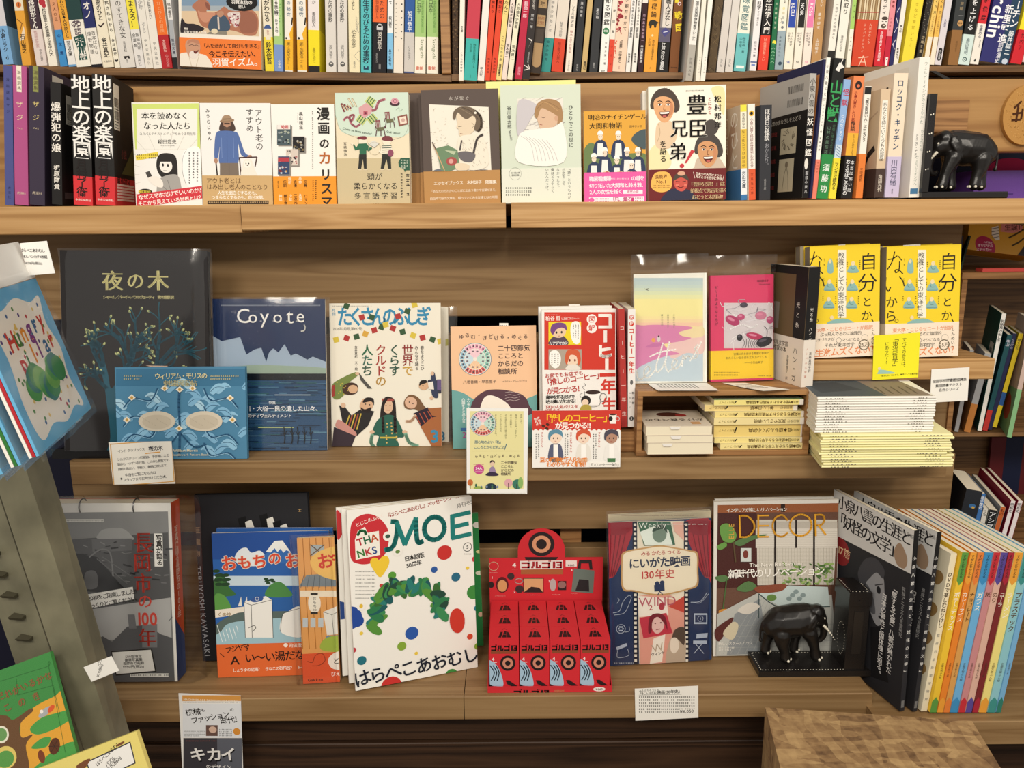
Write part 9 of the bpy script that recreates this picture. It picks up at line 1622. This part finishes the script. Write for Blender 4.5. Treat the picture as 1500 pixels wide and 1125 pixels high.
c.R(532,84,930,122, '#d99a4c'); c.T('MACHINES ARE FASHIONABLE NOW!',540,111,18, '#f6ead4', 'x', sp=1.06); c.D(540,124,915,136, '#555',1); c.R(535,140,930,365, '#e3e6ea'); c.T('機械',552,200,54, K, 'b', rot=8, sp=.95); c.T('も',656,184,28, K, 'b', rot=8); c.T('ファッション',590,255,50, K, 'b', rot=14, sp=.86); c.T('の',848,182,28, K, 'b', rot=14); c.T('時代！',785,256,52, K, 'b', rot=10, sp=.9); c.R(690,282,768,354, '#6a5048'); c.E(735,312,26,24, '#d9b8a4'); c.E(895,325,24,26, '#d9923c'); c.D(545,318,686,358, '#555',4); c.D(778,305,865,358, '#444',4); c.R(540,368,930,700, '#3c3a40'); c.R(765,368,930,700, '#5f626c'); c.D(560,380,760,394, '#8a4a44',1)
for ch, x in (('キ',635),('カ',745),('イ',840)): c.T(ch, x+6,486,110, '#17171a', 'x', al='c', rot=6); c.T(ch, x, 478,108, '#f1efec', 'x', al='c', rot=6)
c.T('のデザイン',690,556,34, '#f1efec', 'b'); s_.fin()
# plinth of pressed wood flakes
mt, t_, b_ = node_mat('osb'); tc = t_.nodes.new('ShaderNodeTexCoord'); vs_ = []
for sc_, rz in (((14,60,20),.5),((50,16,20),-.3)):
 mp = t_.nodes.new('ShaderNodeMapping'); mp.inputs['Scale'].default_value = sc_; mp.inputs['Rotation'].default_value = (0,0, rz); vo = t_.nodes.new('ShaderNodeTexVoronoi'); vo.inputs['Scale'].default_value = 1.6; t_.links.new(tc.outputs['Object'], mp.inputs[0]); t_.links.new(mp.outputs[0], vo.inputs['Vector']); vs_.append(vo)
nz = t_.nodes.new('ShaderNodeTexNoise'); nz.inputs['Scale'].default_value = 90; nz.inputs['Detail'].default_value = 8; t_.links.new(tc.outputs['Object'], nz.inputs['Vector'])
wv = t_.nodes.new('ShaderNodeTexNoise'); wv.inputs['Scale'].default_value = 14; wv.inputs['Detail'].default_value = 4; t_.links.new(tc.outputs['Object'], wv.inputs['Vector'])
for mp in [n_ for n_ in t_.nodes if n_.type == 'MAPPING']:
 va = t_.nodes.new('ShaderNodeMixRGB'); va.blend_type = 'ADD'; va.inputs[0].default_value = .45; vo = mp.outputs[0].links[0].to_node; t_.links.new(mp.outputs[0], va.inputs[1]); t_.links.new(wv.outputs['Color'], va.inputs[2]); t_.links.new(va.outputs[0], vo.inputs['Vector'])
sx = [t_.nodes.new('ShaderNodeSeparateColor') for _ in (0,1)]; [t_.links.new(vs_[i].outputs['Color'], sx[i].inputs[0]) for i in (0,1)]; ad = t_.nodes.new('ShaderNodeMath'); ad.operation = 'ADD'; t_.links.new(sx[0].outputs[0], ad.inputs[0]); t_.links.new(sx[1].outputs[1], ad.inputs[1]); a2 = t_.nodes.new('ShaderNodeMath'); a2.operation = 'MULTIPLY_ADD'; a2.inputs[1].default_value = .33; t_.links.new(ad.outputs[0], a2.inputs[0]); a3 = t_.nodes.new('ShaderNodeMath'); a3.operation = 'MULTIPLY'; a3.inputs[1].default_value = .6; t_.links.new(nz.outputs[0], a3.inputs[0]); t_.links.new(a3.outputs[0], a2.inputs[2])
cr = t_.nodes.new('ShaderNodeValToRGB'); e = cr.color_ramp.elements; e[0].position = .22; e[0].color = rgb('#5a3f28')+(1,); e[1].position = .95; e[1].color = rgb('#bd9c6c')+(1,); k_ = e.new(.5); k_.color = rgb('#8f6f4a')+(1,); t_.links.new(a2.outputs[0], cr.inputs[0]); t_.links.new(cr.outputs[0], b_.inputs['Base Color']); b_.inputs['Roughness'].default_value = .7
zo = .80; q = [onZ(1144,1128, zo), onZ(1467,1127, zo), onZ(1424,1056, zo), onZ(1121,1036, zo)]; e1 = (q[0]-q[3])*1.6; e2 = (q[1]-q[2])*1.6; q[0] = q[3]+e1; q[1] = q[2]+e2
m = MB(); g = V((0,0, zo-.001)); m.hexa([p-g for p in q]+q, (1,1,1)); tag(m.build('plinth', mt, None, base=(q[3]+q[1])/2, fixn=True), 'pressed wood flake plinth in front of the shelves at the lower right', 'plinth')
